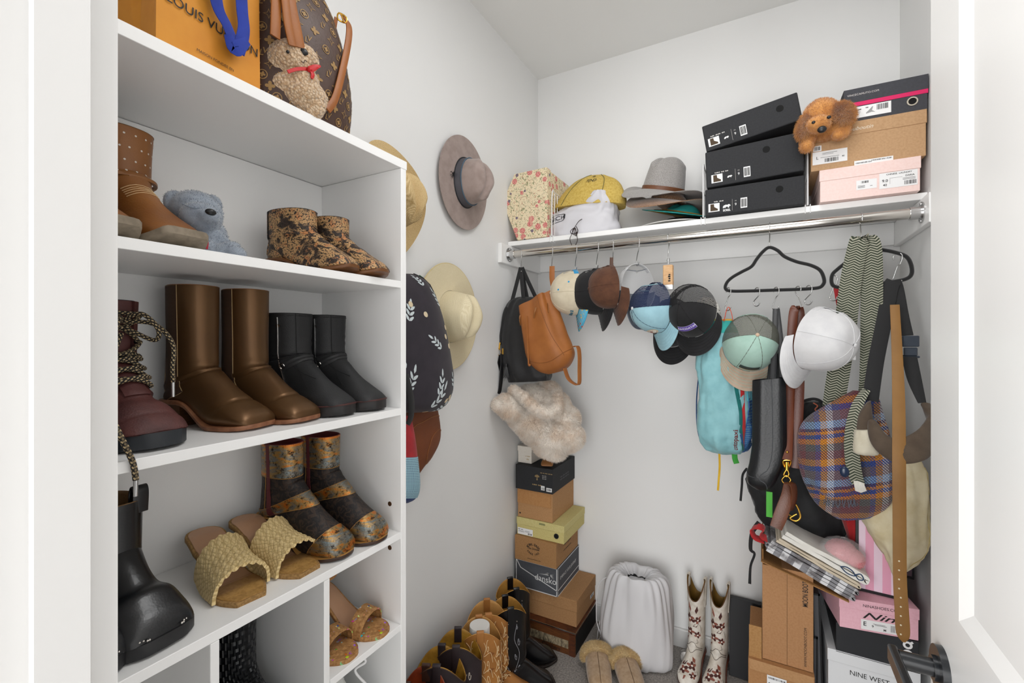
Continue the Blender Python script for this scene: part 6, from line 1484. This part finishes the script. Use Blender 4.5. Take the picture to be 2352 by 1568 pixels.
b=Boot(.12,.045,W=.028,hh=.002,st=.004,shaft=(.02,.5),sw=.024,toe='round',ankle=.25); b.body('upper',leather('#9a6a3c','#85582f',.6),T,40,40)
T.rotation_euler=(0,0,math.radians(-70)); T.location=(-.895,1.985,ZBLK+.001)
# ---- white drawstring bag on the floor
o=Vector((-.455,1.99,.0)); T=T0('drawstring_bag','large white cotton drawstring bag standing on the carpet against the back wall','bag',o)
WC=mat('#d3d2d4',.85,bump=.25,bs=500,name='cotton')
def dsb(s,t,p):
    a=2*PI*t; f=(1-s)
    return .008*f*math.sin(a*17+2*math.sin(a*2))*(.3+.7*f)+.006*math.sin(a*4+s*4+1)*math.sin(PI*s)+.016*nz(math.cos(a)*1.6,math.sin(a)*1.6,s*2.5)+.005*nz(math.cos(a)*6,math.sin(a)*6,s*5)
sf=sack([((-.520,1.97,.345),(-.425,1.97,.345),.06),((-.548,1.97,.375),(-.392,1.97,.375),.11),((-.572,1.98,.368),(-.365,1.98,.372),.15),((-.594,1.985,.335),(-.345,1.985,.34),.185),((-.610,1.99,.27),(-.334,1.99,.27),.21),((-.626,1.99,.18),(-.325,1.99,.18),.225),((-.632,1.99,.09),(-.322,1.99,.09),.23),((-.620,1.99,.03),(-.328,1.99,.03),.22),((-.60,1.99,.004),(-.345,1.99,.004),.19)],y=1.99,origin=o,disp=dsb)
mb=MB(); sf.grid(mb,0,1,0,1,70,120,0,True,True,False)
mb.build('bag_body',WC,T)
m_=MB(); c_=sf.C(0); m_.add([c_+Vector((.050*math.cos(2*PI*k/40),.032*math.sin(2*PI*k/40),-.008+.004*math.sin(k))) for k in range(40)],[tuple(range(40))]); m_.build('inner_cloth',WC,T)
m_=MB(); m_.tube([sf.P(.035,k/60)+sf.N(.05,k/60)*.002 for k in range(60)],.0022,6,True); m_.tube(spline([sf.P(.03,.5),Vector((-.175,-.04,.30)),Vector((-.185,-.06,.15)),Vector((-.165,-.06,.08)),Vector((-.185,-.05,.05)),Vector((-.175,-.04,.13))],6),.002,6); m_.build('drawcord',WC,T)
T=T0('white_mule','white slipper toe poking out behind the white drawstring bag','shoe',(-.285,2.06,.001)); T.rotation_euler=(0,0,math.radians(-75))
b=Boot(.12,.05,W=.030,hh=.002,st=.005,shaft=(.02,.5),sw=.026,toe='round',ankle=.25,vamp=.3); b.body('upper',mat('#e6e3df',.5),T,40,40); m_=MB(); b.shape(m_,discp(.006,12),.8,0,.001); m_.build('flower_detail',mat('#9a9590',.6),T)
# ================================================================ BRIMMED HATS
def brimhat(label,o,fwd,up,m,bandm=None,a=.078,b=.095,h=.115,brim=.075,band_h=.03,curl=0,curl_side=0,pinch=.018,crease=.028,tilt=0,name='brimmed_hat',cat='hat',art=None,droop=0,bandr=.12,brimm=None,bs_=1.0,taper=.80,edge=None,wob=0,crown=True):
    T=thing(name,label,cat,mtx=frame(o,fwd,up))
    def P(s,t):
        an=2*PI*t
        if s<.34:
            r=s/.34; rr=r**.8*taper*.90; z=h-.024*r**3
            x=a*rr*math.cos(an); y=b*rr*math.sin(an)
        elif s<.42:
            q=(s-.34)/.08; rr=taper*(.90+.10*math.sin(q*PI/2)); z=h-.024-.022*(1-math.cos(q*PI/2)); x=a*rr*math.cos(an); y=b*rr*math.sin(an)
        else:
            q=(s-.42)/.58; rr=taper+(1-taper)*q**.9; z=(h-.046)*(1-q); x=a*rr*math.cos(an); y=b*rr*math.sin(an)
        top=max(0,min(1,z/h))**2
        z-=crease*math.exp(-(x/.020)**2)*top*(.5+.5*min(1,max(0,.75-y/b*.2)))*(1 if s<.5 else max(0,1-(s-.5)/.2))
        pf=math.exp(-((y-b*.45)/.028)**2)*top; x*=1-pinch/a*pf*1.2*(1 if abs(x)>.01 else abs(x)/.01)
        z-= .012*max(0,-y/b)*top
        return Vector((x,y,max(z,0)))
    def Bm(s,t):
        an=2*PI*t; c,sn=math.cos(an),math.sin(an); r=s*brim
        p=Vector(((a+r*bs_)*c,(b+r)*sn,.0))
        p.z=curl_side*abs(c)**3*s**2+curl*s**3-droop*abs(sn)**2*s**2+.006*(1-s)**3+wob*math.sin(an*2+.7)*s*s+wob*.6*math.sin(an*3+2)*s*s
        return p
    sf=Surf(P,lambda s:Vector((0,0,.03))); bs=Surf(Bm,lambda s:Vector((0,0,-1)))
    if crown: mb=MB(); sf.grid(mb,.01,1,0,1,50,72,0,True,False,True); mb.build('crown',m,T)
    V=[];nt=90;ns=14; F=[]
    for off in (.0012,-.0012):
        for i in range(ns+1):
            for j in range(nt): q=Bm(i/ns,j/nt); V.append(q+Vector((0,0,off)))
    K=(ns+1)*nt
    for i in range(ns):
        for j in range(nt):
            k=(j+1)%nt; F.append((i*nt+j,i*nt+k,(i+1)*nt+k,(i+1)*nt+j)); F.append((K+i*nt+j,K+i*nt+k,K+(i+1)*nt+k,K+(i+1)*nt+j))
    for j in range(nt): k=(j+1)%nt; F.append((ns*nt+j,ns*nt+k,K+ns*nt+k,K+ns*nt+j))
    U=[((v.x),(v.y)) for v in V]; mesh('brim',V,F,brimm or m,T,uv=U)
    if edge: mb=MB(); mb.tube([Bm(1,j/nt) for j in range(nt)],.0018,6,True); mb.build('brim_edge',edge,T)
    if bandm:
        s1=1-band_h/h*.62/(1.0); mb=MB(); V=[]
        sf.patch('hat_band',bandm,T,s1,.985,0,1,.0022,8,72)
    if art: art(sf,bs,T)
    return T
def g_straw(c1,c2,k=240,rough=.7):
    g=G('straw'); c=g.co('Object'); s=g.sep(c); r=g.math('SQRT',g.math('ADD',g.math('POWER',s[0],2),g.math('POWER',s[1],2)))
    f=g.math('PINGPONG',g.math('MULTIPLY',g.math('ADD',r,g.math('MULTIPLY',s[2],.8)),k),.5); n=g.noise(c,380,3,.7); h=g.math('ADD',f,n); g.bump(h,.5,.0015); return g.done(g.mix(g.ramp(h,.4,1.0),c1,c2),rough)
ST1=g_straw('#b3925a','#dfc593',330); ST2=g_straw('#d8c9a2','#ece0c0',420,.6)
FELT=mat('#a08f88',.92,var='#94837c',vs=26,bump=.2,bs=500,sheen=.3,name='felt'); GFELT=mat('#a39f9c',.92,var='#85827f',vs=420,bump=.35,bs=420,sheen=.3,name='grey_felt'); BFELT=mat('#9a7558',.95,var='#73533b',vs=160,bump=.6,bs=260,sheen=.5,st=(1,3,1),name='brown_felt')
def art_taupe(sf,bs,T):
    m_=MB(); q=[sf.P(.96,k/50)+sf.N(.96,k/50)*.004 for k in range(50)]; m_.tube(q,.003,6,True); m_.build('twisted_cord',mat('#26262a',.7),T)
    m_=MB(); q=[sf.P(.735,k/50)+sf.N(.735,k/50)*.0028 for k in range(50)]; m_.tube(q,.0016,5,True); m_.build('blue_edge',mat('#45657a',.7),T)
    m_=MB(); c=sf.P(.95,0.99)+Vector((.004,0,0)); rnd=random.Random(3)
    for i in range(12): m_.tube(spline([c,c+Vector((.010,rnd.uniform(0,.02),rnd.uniform(-.004,.012))),c+Vector((.018+rnd.random()*.006,rnd.uniform(0,.035),rnd.uniform(-.006,.02)))],3),.0009,4)
    m_.build('feather_trim',mat('#202024',.7),T,kind='stuff')
brimhat('taupe felt hat with grey ribbon band hanging on the wall, highest in the corner',(-1.012,1.452,1.985),(0,-.15,-1),(1,0,0),FELT,mat('#55545a',.7,bump=.2,bs=600),brim=.086,h=.118,a=.074,b=.094,art=art_taupe,crease=.03,taper=.86,band_h=.052)
brimhat('woven straw cowboy hat on the wall partly hidden by the shelf unit top',(-1.0,1.025,1.800),(0,.1,-1),(1,.05,0),ST1,None,a=.076,b=.095,h=.13,brim=.084,bs_=.50,curl_side=.055,droop=-.0,crease=.035,pinch=.03,wob=.006)
def art_straw(sf,bs,T):
    m_=MB(); sf.shape(m_,discp(.008,20,.011),.86,.02,.003); m_.build('metal_badge',mat('#6a5230',.4,.5),T)
brimhat('pale straw fedora on the wall beneath the taupe felt hat',(-1.01,1.352,1.462),(0,.0,1),(1,0,0),ST2,None,a=.082,b=.096,h=.125,brim=.100,crease=.032,taper=.84,art=art_straw,edge=mat('#d8c48e',.7))
# shelf hats
zc=ZS
brimhat('grey felt hat with brown leather band, top of the pile on the shelf',at(1522,444,y=1.97),(-.60,-.80,.0),(-.16,-.72,1),GFELT,leather('#6e4327','#5e381f',.5),a=.080,b=.092,h=.145,brim=.078,droop=.034,band_h=.030,curl_side=.012,wob=.010,crease=.040,pinch=.02,taper=.84)
brimhat('brown furry felt hat directly beneath the grey one on the shelf',at(1534,466,y=1.975),(-.55,-.83,.0),(-.22,-.80,1),BFELT,None,a=.084,b=.095,h=.05,brim=.078,droop=.036,curl_side=.012,wob=.012)
TEAL=mat('#1f8f8a',.8,bump=.3,bs=400,name='teal_straw'); 
def art_tl(sf,bs,T):
    mb=MB(); bs.grid(mb,.0,.72,0,1,8,72,-.0022,True); mb.build('brim_inner_ring',mat('#b8892a',.8,bump=.3,bs=400),T)
    mb=MB(); bs.grid(mb,.0,.42,0,1,6,72,.003,True); mb.build('brim_yellow_ring',mat('#b8892a',.8,bump=.3,bs=400),T)
brimhat('teal and mustard straw hat third in the hat pile on the shelf',Vector((-.285,1.975,ZS+.062)),(-.5,-.8,0),(-.04,-.66,1),TEAL,None,a=.08,b=.09,h=.045,brim=.080,droop=.006,art=art_tl)
brimhat('white and black flat brimmed hat lying at the bottom of the hat pile',Vector((-.315,1.985,ZS+.010)),(0,-1,0),(0,0,1),mat('#e4e2de',.7),None,a=.08,b=.09,h=.02,brim=.075,crown=False,wob=.004)
def lowcrown(label,o,m):
    T=thing('folded_hat',label,'hat',tuple(o)); Surf(lambda s,t:Vector((.105*math.sin(PI/2*s)*math.cos(2*PI*t),.105*math.sin(PI/2*s)*math.sin(2*PI*t),.034*math.cos(PI/2*s)+.003*nz(t*8,s*6,1))),lambda s:Vector()).body('hat_body',m,T,20,40)
lowcrown('flattened black hat between the teal hat and the white brim',Vector((-.292,1.985,ZS+.014)),mat('#1b1a1a',.85))
# ---- dust bags on the shelf
YB_=mat('#cdb25e',.9,var='#bfa04a',vs=120,bump=.3,bs=500,name='yellow_flannel')
o=Vector(at(1360,490,y=1.93)); o.z=ZS+.10; T=T0('yellow_dust_bag','yellow flannel dust bag draped over the white one on the shelf','dust bag',o)
sf=sack([(1352,406,1392,403,.04),(1326,420,1418,414,.10),(1302,443,1432,437,.15),(1283,467,1439,455,.17),(1273,487,1437,472,.18)],y=1.95,origin=o,disp=folds(.008,4,2,6,.001))
sf.body('bag_body',YB_,T,50,64,capt=True)
m_=MB(); sf.line(m_,[(0,.32),(.3,.325),(.6,.335),(.95,.34)],.0016,.0008); sf.line(m_,[(0,.16),(.3,.175),(.65,.19)],.0016,.0008); m_.build('seam',mat('#6e6a3c',.8),T)
m_=MB(); V,F=txt2d('FENDI',.024,.02); sf.shape(m_,(V,F),.33,.25,.001,rot=.12); V,F=txt2d('@',.017,.01); sf.shape(m_,(V,F),.16,.25,.001); m_.build('lettering',mat('#3d3a24',.8),T)
WSAT=mat('#d4d3d8',.6,bump=.1,bs=400,name='white_satin')
o=Vector((-.575,1.95,ZS+.002)); T=T0('white_dust_bag','white cotton dust bag with dark drawcord slumped on the shelf','dust bag',o)
def dd(s,t,p): return .014*nz(math.cos(2*PI*t)*3,math.sin(2*PI*t)*3,s*3+2)+.006*nz(p.x*35,p.y*35,p.z*35)
sf=sack([(1378,450,1402,449,.05,.07),(1340,468,1415,470,.12,.03),(1300,484,1420,486,.17),(1270,504,1423,500,.20),(1260,522,1424,515,.21),(1259,541,1425,530,.21),(1262,566,1422,552,.20)],y=1.95,origin=o,disp=dd)
for_=sf.P
def clampP(s,t):
    p=for_(s,t); p.z=max(p.z,.0005+.0); return p
sf.P=clampP; sf.body('bag_body',WSAT,T,50,72,capt=True)
m_=MB(); V,F=txt2d('COACH',.026,.01); V=[(x*1.0,y) for x,y in V]; sf.shape(m_,(V,F),.62,.345,.0015,rot=.25); 
n_=36; sf_pts=[(.055*math.cos(2*PI*k/n_)*abs(math.cos(2*PI*k/n_))**-.4 if abs(math.cos(2*PI*k/n_))>1e-3 else 0,.019*math.copysign(abs(math.sin(2*PI*k/n_))**.6,math.sin(2*PI*k/n_))) for k in range(n_)]
ring=rot2([(x*.9,y) for x,y in sf_pts]+[(x*.9*.94,y*.86) for x,y in sf_pts],.25); sf.shape(m_,(ring,[(k,(k+1)%n_,(k+1)%n_+n_,k+n_) for k in range(n_)]),.62,.345,.0015); m_.build('lettering',mat('#26262c',.8),T)
m_=MB(); cz=at(1320,522,y=1.80)-o
for k in range(4): m_.tube(spline([cz+Vector((.0,0,.0)),cz+Vector((-.018+.008*k,.0,-.012)),cz+Vector((-.012+.006*k,-.002,-.026-.004*k)),cz+Vector((.014,0,-.018)),cz+Vector((.006,0,.004))],5),.0014,6)
m_.tube(spline([cz,cz+Vector((-.012,-.006,-.03)),cz+Vector((-.019,-.006,-.052)),cz+Vector((-.004,-.006,-.082)),cz+Vector((.014,-.006,-.06)),cz+Vector((.010,-.006,-.03)),cz],6),.0014,6)
m_.tube(spline([cz+Vector((.02,.06,.05)),cz+Vector((.012,.02,.03)),cz],5),.0014,6)
m_.build('drawcord',mat('#2b1c18',.7),T)
# ---- golden plush dog on the shelf boxes
GF=mat('#cf9350',.95,var='#b97a3a',vs=30,sheen=.5,name='golden_plush')
c=at(1888,268,y=1.745); T=T0('plush_dog','golden brown plush dog lying over the large kraft box','plush toy',c)
def D(px,py,y): return at(px,py,y=y)-c
lump('plush_body',[(D(1886,262,1.765),(.050,.046,.046)),(D(1880,286,1.725),(.034,.032,.028)),(D(1890,300,1.79),(.045,.05,.035)),(Vector((.03,.10,-.005)),(.055,.07,.04)),(Vector((-.005,.07,-.005)),(.05,.06,.035)),(D(1858,315,1.762),(.022,.020,.050),RY(.35)),(D(1853,334,1.758),(.020,.020,.024)),(D(1932,290,1.762),(.026,.022,.040),RY(-.25)),(D(1926,310,1.757),(.020,.018,.016))],GF,T,.003,4,16000,.006,.0008,.8,.001,40,.1,seed=11)
lump('plush_ear',[(D(1850,290,1.745),(.020,.014,.040),RY(.25))],GF,T,.003,2,7000,.014,.0010,.7,.001,40,.5,seed=12); lump('plush_ear',[(D(1934,262,1.745),(.028,.016,.036),RY(-.5))],GF,T,.003,2,9000,.016,.0010,.7,.001,40,.3,seed=13)
MB().ball(D(1888,297,1.688),(.0125,.008,.0105)).build('nose',BLACKP,T)
for p_ in ((1869,281),(1904,269)): MB().ball(D(*p_,1.698),(.006,.005,.005)).build('eye',BLACKP,T)
m_=MB(); m_.ribbon([D(1858,252,1.79),D(1862,244,1.80),D(1874,240,1.81)],.012,.003,Vector((0,1,0))); m_.build('red_collar',cloth('#a31f22','#941b1e'),T)
# ---- beige plush dog on the shelf unit
def g_curly():
    g=G('curly_plush'); c=g.co('Object'); d=g.vor(c,210); n=g.noise(c,260,2); g.bump(g.math('ADD',d,n),1,.0045); return g.done(g.mix(g.ramp(d,.2,.7),'#edd3b2','#c9a57e'),.95,sheen=.4)
CU=g_curly()
c=Vector((-.79,.552,TOPZ+.001)); T=T0('plush_dog','small beige curly plush dog with red ribbon sitting on top of the shelf unit','plush toy',c)
def D(px,py,x=-.775): return at(px,py,x=x)-c
hd=D(668,142)
lump('plush_body',[(D(672,142),(.036,.043,.035)),(D(697,135,-.762),(.027,.028,.024)),(D(636,142,-.785),(.018,.020,.030),RX(.3)),(D(732,160,-.77),(.010,.011,.019),RX(-.9)),(D(688,195),(.038,.036,.038)),(D(698,225),(.042,.046,.034)),(D(658,205,-.79),(.036,.038,.026)),(D(722,240,-.755),(.020,.022,.034),RX(-.2)),(D(640,200,-.80),(.02,.025,.014)),(D(715,205,-.765),(.013,.015,.035),RX(.5))],CU,T,.0024,3,0,disp=.0018,dscale=170)
MB().ball(D(699,121,-.742),(.006,.0085,.0072)).build('nose',BLACKP,T); 
MB().ball(D(661,119,-.745),(.003,.003,.003)).build('eye',BLACKP,T)
RR=mat('#c4161c',.5,name='red_satin')
m_=MB(); m_.ribbon([D(661,165,-.745),D(680,159,-.742),D(700,158,-.742),D(712,160,-.742)],.006,.002,Vector((0,0,1))); m_.ribbon([D(712,160,-.738),D(725,154,-.735),D(736,152,-.735)],[.012,.009,.003],.002,Vector((0,0,1))); m_.ribbon([D(712,160,-.738),D(718,170,-.735),D(716,180,-.735)],[.008,.008,.005],.002,Vector((0,1,0))); m_.ball(D(711,160,-.738),.005); m_.build('red_ribbon',RR,T)
m_=MB(); m_.tube(spline([D(692,140,-.738),D(697,144,-.737),D(700,139,-.737),D(705,142,-.738)],4),.0007,5); m_.build('mouth',mat('#4a3a30',.8),T)
# ---- grey bear on the second shelf
BG=mat('#8f98a3',.95,var='#7f8894',vs=60,bump=.3,bs=500,sheen=.5,name='grey_plush')
c=Vector((-.86,.455,S2+.001)); T=T0('plush_bear','small grey plush bear sitting on the second shelf behind the tan boot','plush toy',c)
def D(px,py,x=-.85): return at(px,py,x=x)-c
lump('plush_body',[(D(452,485),(.034,.040,.034)),(D(462,500,-.825),(.026,.032,.026)),(D(478,497,-.805),(.014,.018,.013)),(D(470,548),(.034,.036,.040)),(D(500,560,-.82),(.012,.020,.034),RX(.9)),(D(474,575,-.815),(.018,.022,.018)),(D(540,583,-.79),(.015,.018,.014)),(D(520,575,-.80),(.014,.026,.014),RX(.5)),(D(404,466,-.86),(.010,.019,.021)),(D(488,470,-.86),(.010,.017,.018))],BG,T,.0024,4,6000,.0025,.0006,.8,seed=21)
MB().ball(D(484,487,-.792),(.006,.0085,.0055)).build('nose',mat('#0e1013',.4),T)
V,F=txt2d('IN',.016,.05,.1); mb=MB(); plane_art(mb,V,F,D(466,563,-.795),(0,1,0),(0,0,1),.0); mb.build('lettering',mat('#a62232',.8),T)
m_=MB(); m_.tube(spline([D(418,468,-.815),D(445,478,-.806),D(470,478,-.802)],4),.0008,5); m_.ball(D(449,478,-.808),(.002,.003,.003)); m_.build('seam',mat('#76808c',.9),T)
# ---- paper shopping bag
OR=mat('#d9922c',.7,var='#cf8622',vs=10,name='orange_paper'); 
c=Vector((-.762,.322,TOPZ+.001)); T=thing('paper_shopping_bag','orange paper shopping bag with blue ribbon handles on top of the shelf unit','shopping bag',tuple(c),LEG(3))
m_=MB(); W_,D_,H_=.160,.135,.33
m_.add([(0,0,0),(0,W_,0),(0,W_-.004,H_),(0,.002,H_),(-D_,0,0),(-D_,W_,0),(-D_,W_-.004,H_),(-D_,.002,H_),(-D_/2,.010,.0),(-D_/2,.022,H_),(-D_/2,W_-.01,0),(-D_/2,W_-.024,H_)],[(0,1,2,3),(4,7,6,5),(0,3,9,8),(8,9,7,4),(1,10,11,2),(10,5,6,11),(0,8,4,5,10,1)])
o_=m_.build('bag_body',OR,T,False); sd=o_.modifiers.new('s','SOLIDIFY'); sd.thickness=.0012
text_on(T,'LOUIS VUITTON',.0205,(.0014,W_*.52,.073),INK,xd=(0,1,0),bold=.004,sx=.95,rot=LEG(-2))
text_on(T,'MAISON FONDEE EN',.0062,(.0014,W_*.52,.020),INK,xd=(0,1,0),rot=LEG(-2))
BL_=cloth('#20399c','#1a318c'); m_=MB(); Q=lambda px,py,x=-.752: at(px,py,x=x)
Mi=T.matrix_basis.inverted() if False else (Matrix.Translation(c)@RZ(LEG(3))).inverted()
m_.ribbon([Mi@Q(488,-60),Mi@Q(500,15),Mi@Q(522,60),Mi@Q(545,118,-.748)],[.022,.020,.018,.02],.002,Vector((0,1,0))); m_.ribbon([Mi@Q(552,-60),Mi@Q(556,20),Mi@Q(560,70),Mi@Q(548,118,-.748)],[.02]*4,.002,Vector((0,1,0))); m_.ribbon([Mi@Q(524,80,-.747),Mi@Q(538,112,-.744),Mi@Q(552,106,-.744),Mi@Q(569,94,-.746)],[.012,.02,.02,.012],.002,Vector((0,0,1))); m_.build('ribbon_handle',BL_,T)
# ---- monogram bag
MG=leather('#4a3226','#40291f',.5,240,.2); TANL=leather('#9c5a18','#8a4c12',.5,260,.15); GT=mat('#9c7a48',.6,name='motif_gold')
c=Vector((-.86,.60,TOPZ+.001)); T=T0('monogram_bag','brown monogram canvas bag with tan leather straps standing on the shelf unit','bag',c)
sf=sack([((-.85,.508,2.10),(-.85,.655,2.11),.10),((-.85,.492,2.05),(-.85,.675,2.06),.15),((-.85,.482,1.98),(-.85,.695,2.0),.18),((-.85,.478,1.91),(-.85,.710,1.93),.19),((-.85,.478,1.85),(-.85,.715,1.87),.19),((-.85,.485,1.8065),(-.85,.712,1.8065),.17)],x=-.85,origin=c,disp=folds(.006,3,2,9))
sf.body('bag_body',MG,T,60,80,capt=True)
mt=MB(); petal=lambda r,n=4,a0=0:[(r*(.42+.58*abs(math.cos(n/2*(2*PI*k/32+a0))))*math.cos(2*PI*k/32),r*(.42+.58*abs(math.cos(n/2*(2*PI*k/32+a0))))*math.sin(2*PI*k/32)) for k in range(32)]
def ringp(o_,i_): n=len(o_); return (o_+i_,[(k,(k+1)%n,(k+1)%n+n,k+n) for k in range(n)])
rr=0
for i in range(13):
    s_=.10+.068*i
    for j in range(13):
        t_=-.01+.041*j+(.02 if i%2 else 0)
        if t_>.5: continue
        k=(i+2*j)%4
        if k==0: V,F=txt2d('L',.015,.01,.2); sf.shape(mt,([(x-.002,y-.002) for x,y in V],F),s_,t_,.0008); V,F=txt2d('V',.015,.01,.2); sf.shape(mt,([(x+.004,y+.002) for x,y in V],F),s_,t_,.0009)
        elif k==1: sf.shape(mt,poly2(petal(.0085)),s_,t_,.0008)
        elif k==2: 
            q=[(.0085*math.cos(2*PI*n/20),.0085*math.sin(2*PI*n/20)) for n in range(20)]; sf.shape(mt,ringp(q,[(x*.82,y*.82) for x,y in q]),s_,t_,.0008); sf.shape(mt,poly2(petal(.0052,4,.3)),s_,t_,.0009)
        else:
            q=[(.010,0),(.0025,.0025),(0,.010),(-.0025,.0025),(-.010,0),(-.0025,-.0025),(0,-.010),(.0025,-.0025)]; sf.shape(mt,ringp(q,[(x*.72,y*.72) for x,y in q]),s_,t_,.0008)
mt.build('monogram_print',GT,T,smooth=False,kind='stuff')
def D(px,py,x): return at(px,py,x=x)-c
for pts,w_,nm in (([D(632,-70,-.748),D(634,0,-.746),D(633,50,-.745),D(632,85,-.745)],.018,'leather_tab'),([D(662,-70,-.745),D(668,0,-.743),D(680,60,-.742),D(690,110,-.742)],.020,'leather_strap'),([D(648,-70,-.742),D(655,0,-.741),D(662,60,-.74),D(672,105,-.74)],.016,'leather_strap'),([D(788,38,-.79),D(801,58,-.775),D(800,95,-.765),D(786,165,-.755),D(770,225,-.748),D(752,252,-.745)],.015,'buckled_strap'),([D(772,42,-.80),D(767,75,-.775),D(764,130,-.765),D(762,190,-.765)],.008,'strap_end')):
    m_=MB(); m_.ribbon(pts,w_,.003,Vector((0,1,0))); m_.build(nm,TANL,T)
m_=MB(); m_.tube(spline([D(778,30,-.775),D(795,40,-.768),D(793,52,-.768),D(776,44,-.775)],3,True),.0018,6,True); m_.tube([D(784,34,-.768),D(790,52,-.764)],.0016,6); m_.build('buckle',GOLD,T)
m_=MB()
for dx,dy in ((0,0),(.004,.004),(-.004,-.002)): m_.tube([sf.P(i/30,.0+dx)+sf.N(max(.01,i/30),.0)*(.003+dy*.5) for i in range(31)],.0028,6)
m_.build('side_lacing',leather('#7d5632','#694524',.6),T,kind='stuff')
m_=MB()
for i in range(34): m_.ball(sf.P(.02+i/36,.985)+sf.N(.02+i/36,.985)*.006,(.0032,.0032,.0036),seg=6,rg=4)
m_.build('bead_trim',mat('#a98a62',.6),T,kind='stuff')
# ================================================================ THINGS HANGING ON THE LEFT WALL
def g_navyfloral():
    g=G('dark_floral'); c=g.co('Object'); return g.done('#2a2230',.75)
DKF=cloth('#2b242e','#241e28',.8)
c=Vector((-.99,1.16,1.12)); T=T0('floral_backpack','dark plum backpack with white leaf and berry print hanging on the left wall','backpack',c)
Q=lambda a,b_,y,z:None
sf=sack([(845,628,948,630,.05),(845,650,975,650,.09),(845,700,996,700,.12),(845,760,1010,760,.14),(845,820,1022,825,.15),(845,870,1028,872,.15),(845,910,1020,912,.14),(850,935,1000,938,.11),(870,946,965,946,.05)],x=-.95,origin=c,disp=folds(.006,4,3,12))
sf.body('bag_body',DKF,T,64,80,capt=True)
lf=MB(); br=MB(); st=MB(); rnd=random.Random(12)
leaf=lambda l0,q=1.7:[(x*q,y*q) for x,y in leaf_(l0)]
leaf_=lambda l:[(0,0),(l*.35,l*.20),(l*.8,l*.14),(l,0),(l*.8,-l*.14),(l*.35,-l*.20)]
def sprig(s0,t0,rot,n,l):
    c_,s_=math.cos(rot),math.sin(rot)
    for i in range(n):
        for sd in (1,-1):
            o2=(i*l*.75,0); V=[(x*math.cos(.7*sd)-y*math.sin(.7*sd)+o2[0]*1.6,x*math.sin(.7*sd)+y*math.cos(.7*sd)) for x,y in leaf(l)]; sf.shape(lf,(rot2(V,rot),[tuple(range(6))]),s0,t0,.0012)
    V=[(x+n*l*1.2,y) for x,y in leaf(l)]; sf.shape(lf,(rot2(V,rot),[tuple(range(6))]),s0,t0,.0012)
for (s0,t0,rot,n,l) in ((.26,.10,1.9,3,.014),(.33,.30,1.2,3,.014),(.50,.05,.7,4,.016),(.55,.33,2.6,3,.014),(.85,.06,.9,4,.020),(.92,.12,1.6,3,.018),(.72,.22,1.4,3,.014),(.80,.02,2.2,3,.016),(.45,.20,2.4,3,.012),(.62,.02,1.3,2,.014),(.15,.2,1.5,3,.012),(.12,.06,1.2,2,.012),(.38,.02,1.0,3,.013),(.42,.36,1.8,3,.013),(.66,.12,1.9,2,.012),(.70,.32,1.2,3,.014),(.84,.22,1.1,3,.016),(.95,.03,1.4,2,.014)): sprig(s0,t0,rot,n,l)
for (s0,t0) in ((.36,.12),(.40,.15),(.44,.13),(.43,.10),(.74,.13),(.77,.15),(.76,.11),(.66,-.01),(.90,.0),(.88,.03),(.92,.20),(.30,.24),(.25,.28)): sf.shape(br,discp(.0090,12),s0,t0,.0016)
lf.build('leaf_print',mat('#d3dde0',.8),T,kind='stuff',smooth=False); br.build('berry_print',mat('#e0cfae',.8),T,kind='stuff',smooth=False)
m_=MB(); sf.line(m_,[(.06,.02),(.2,-.01),(.35,-.02),(.48,-.02)],.0045,.003); m_.build('green_piping',mat('#3f6b4c',.6),T)
m_=MB(); sf.line(m_,[(.0,.10),(.2,.07),(.45,.045),(.65,.05),(.9,.04)],.0018,.001); sf.line(m_,[(.02,-.01),(.3,-.05),(.6,-.05)],.003,.002); m_.build('zip',BLACKP,T)
m_=MB(); m_.ribbon([at(a,b_,x=x_)-c for a,b_,x_ in ((932,858,-.87),(936,880,-.86),(944,920,-.865),(944,955,-.875),(936,975,-.88))],[.022,.024,.024,.022,.02],.004,Vector((0,1,0))); m_.build('shoulder_strap',BLKWEB,T)
CG=leather('#7a3f19','#6b3412',.55,260,.2)
c=Vector((-1.0,1.17,.90)); T=T0('leather_cap','brown leather newsboy-style bag flap hanging beneath the floral backpack','leather bag',c)
T['label']='rust brown suede bag with curved stitched flap hanging beneath the floral backpack'; T.name='suede_bag'
sf=sack([(880,935,1003,935,.05),(880,970,1006,975,.07),(880,1010,1004,1008,.08),(880,1040,990,1040,.08),(885,1070,968,1072,.06),(895,1108,946,1110,.03)],x=-.985,origin=c,disp=folds(.004,3,2,4)); sf.body('bag_body',CG,T,40,56,capt=True)
m_=MB(); sf.line(m_,[(.12,.0),(.10,.12),(.14,.22),(.3,.30),(.6,.28),(.85,.2)],.0012,.001); sf.line(m_,[(.3,.03),(.25,.12),(.35,.2),(.6,.2),(.75,.12),(.6,.05),(.4,.03)],.0008,.001); m_.build('stitching',mat('#a0683a',.6),T)
c=Vector((-1.0,1.10,.80)); T=T0('red_blue_backpack','red and blue backpack edge hanging at the end of the shelf unit','backpack',c)
sf=sack([(870,950,940,955,.04),(870,1000,942,1000,.08),(870,1060,946,1060,.10),(870,1110,950,1112,.10),(872,1140,946,1140,.08),(880,1156,936,1152,.04)],x=-.955,origin=c); sf.body('bag_body',cloth('#1f3c78','#1a3368'),T,30,40,capt=True)
sf.patch('red_panel',cloth('#b02028','#9c1c24'),T,.0,.35,-.05,.45,.002,10,20); sf.patch('mesh_pocket',mesh_m('#a9d3e3',name='pale_blue_mesh'),T,.35,.78,-.04,.30,.003,14,20); m_=MB(); sf.line(m_,[(.1,.02),(.4,.0),(.7,-.02),(.9,-.03)],.003,.002); m_.build('red_piping',mat('#b02028',.6),T)
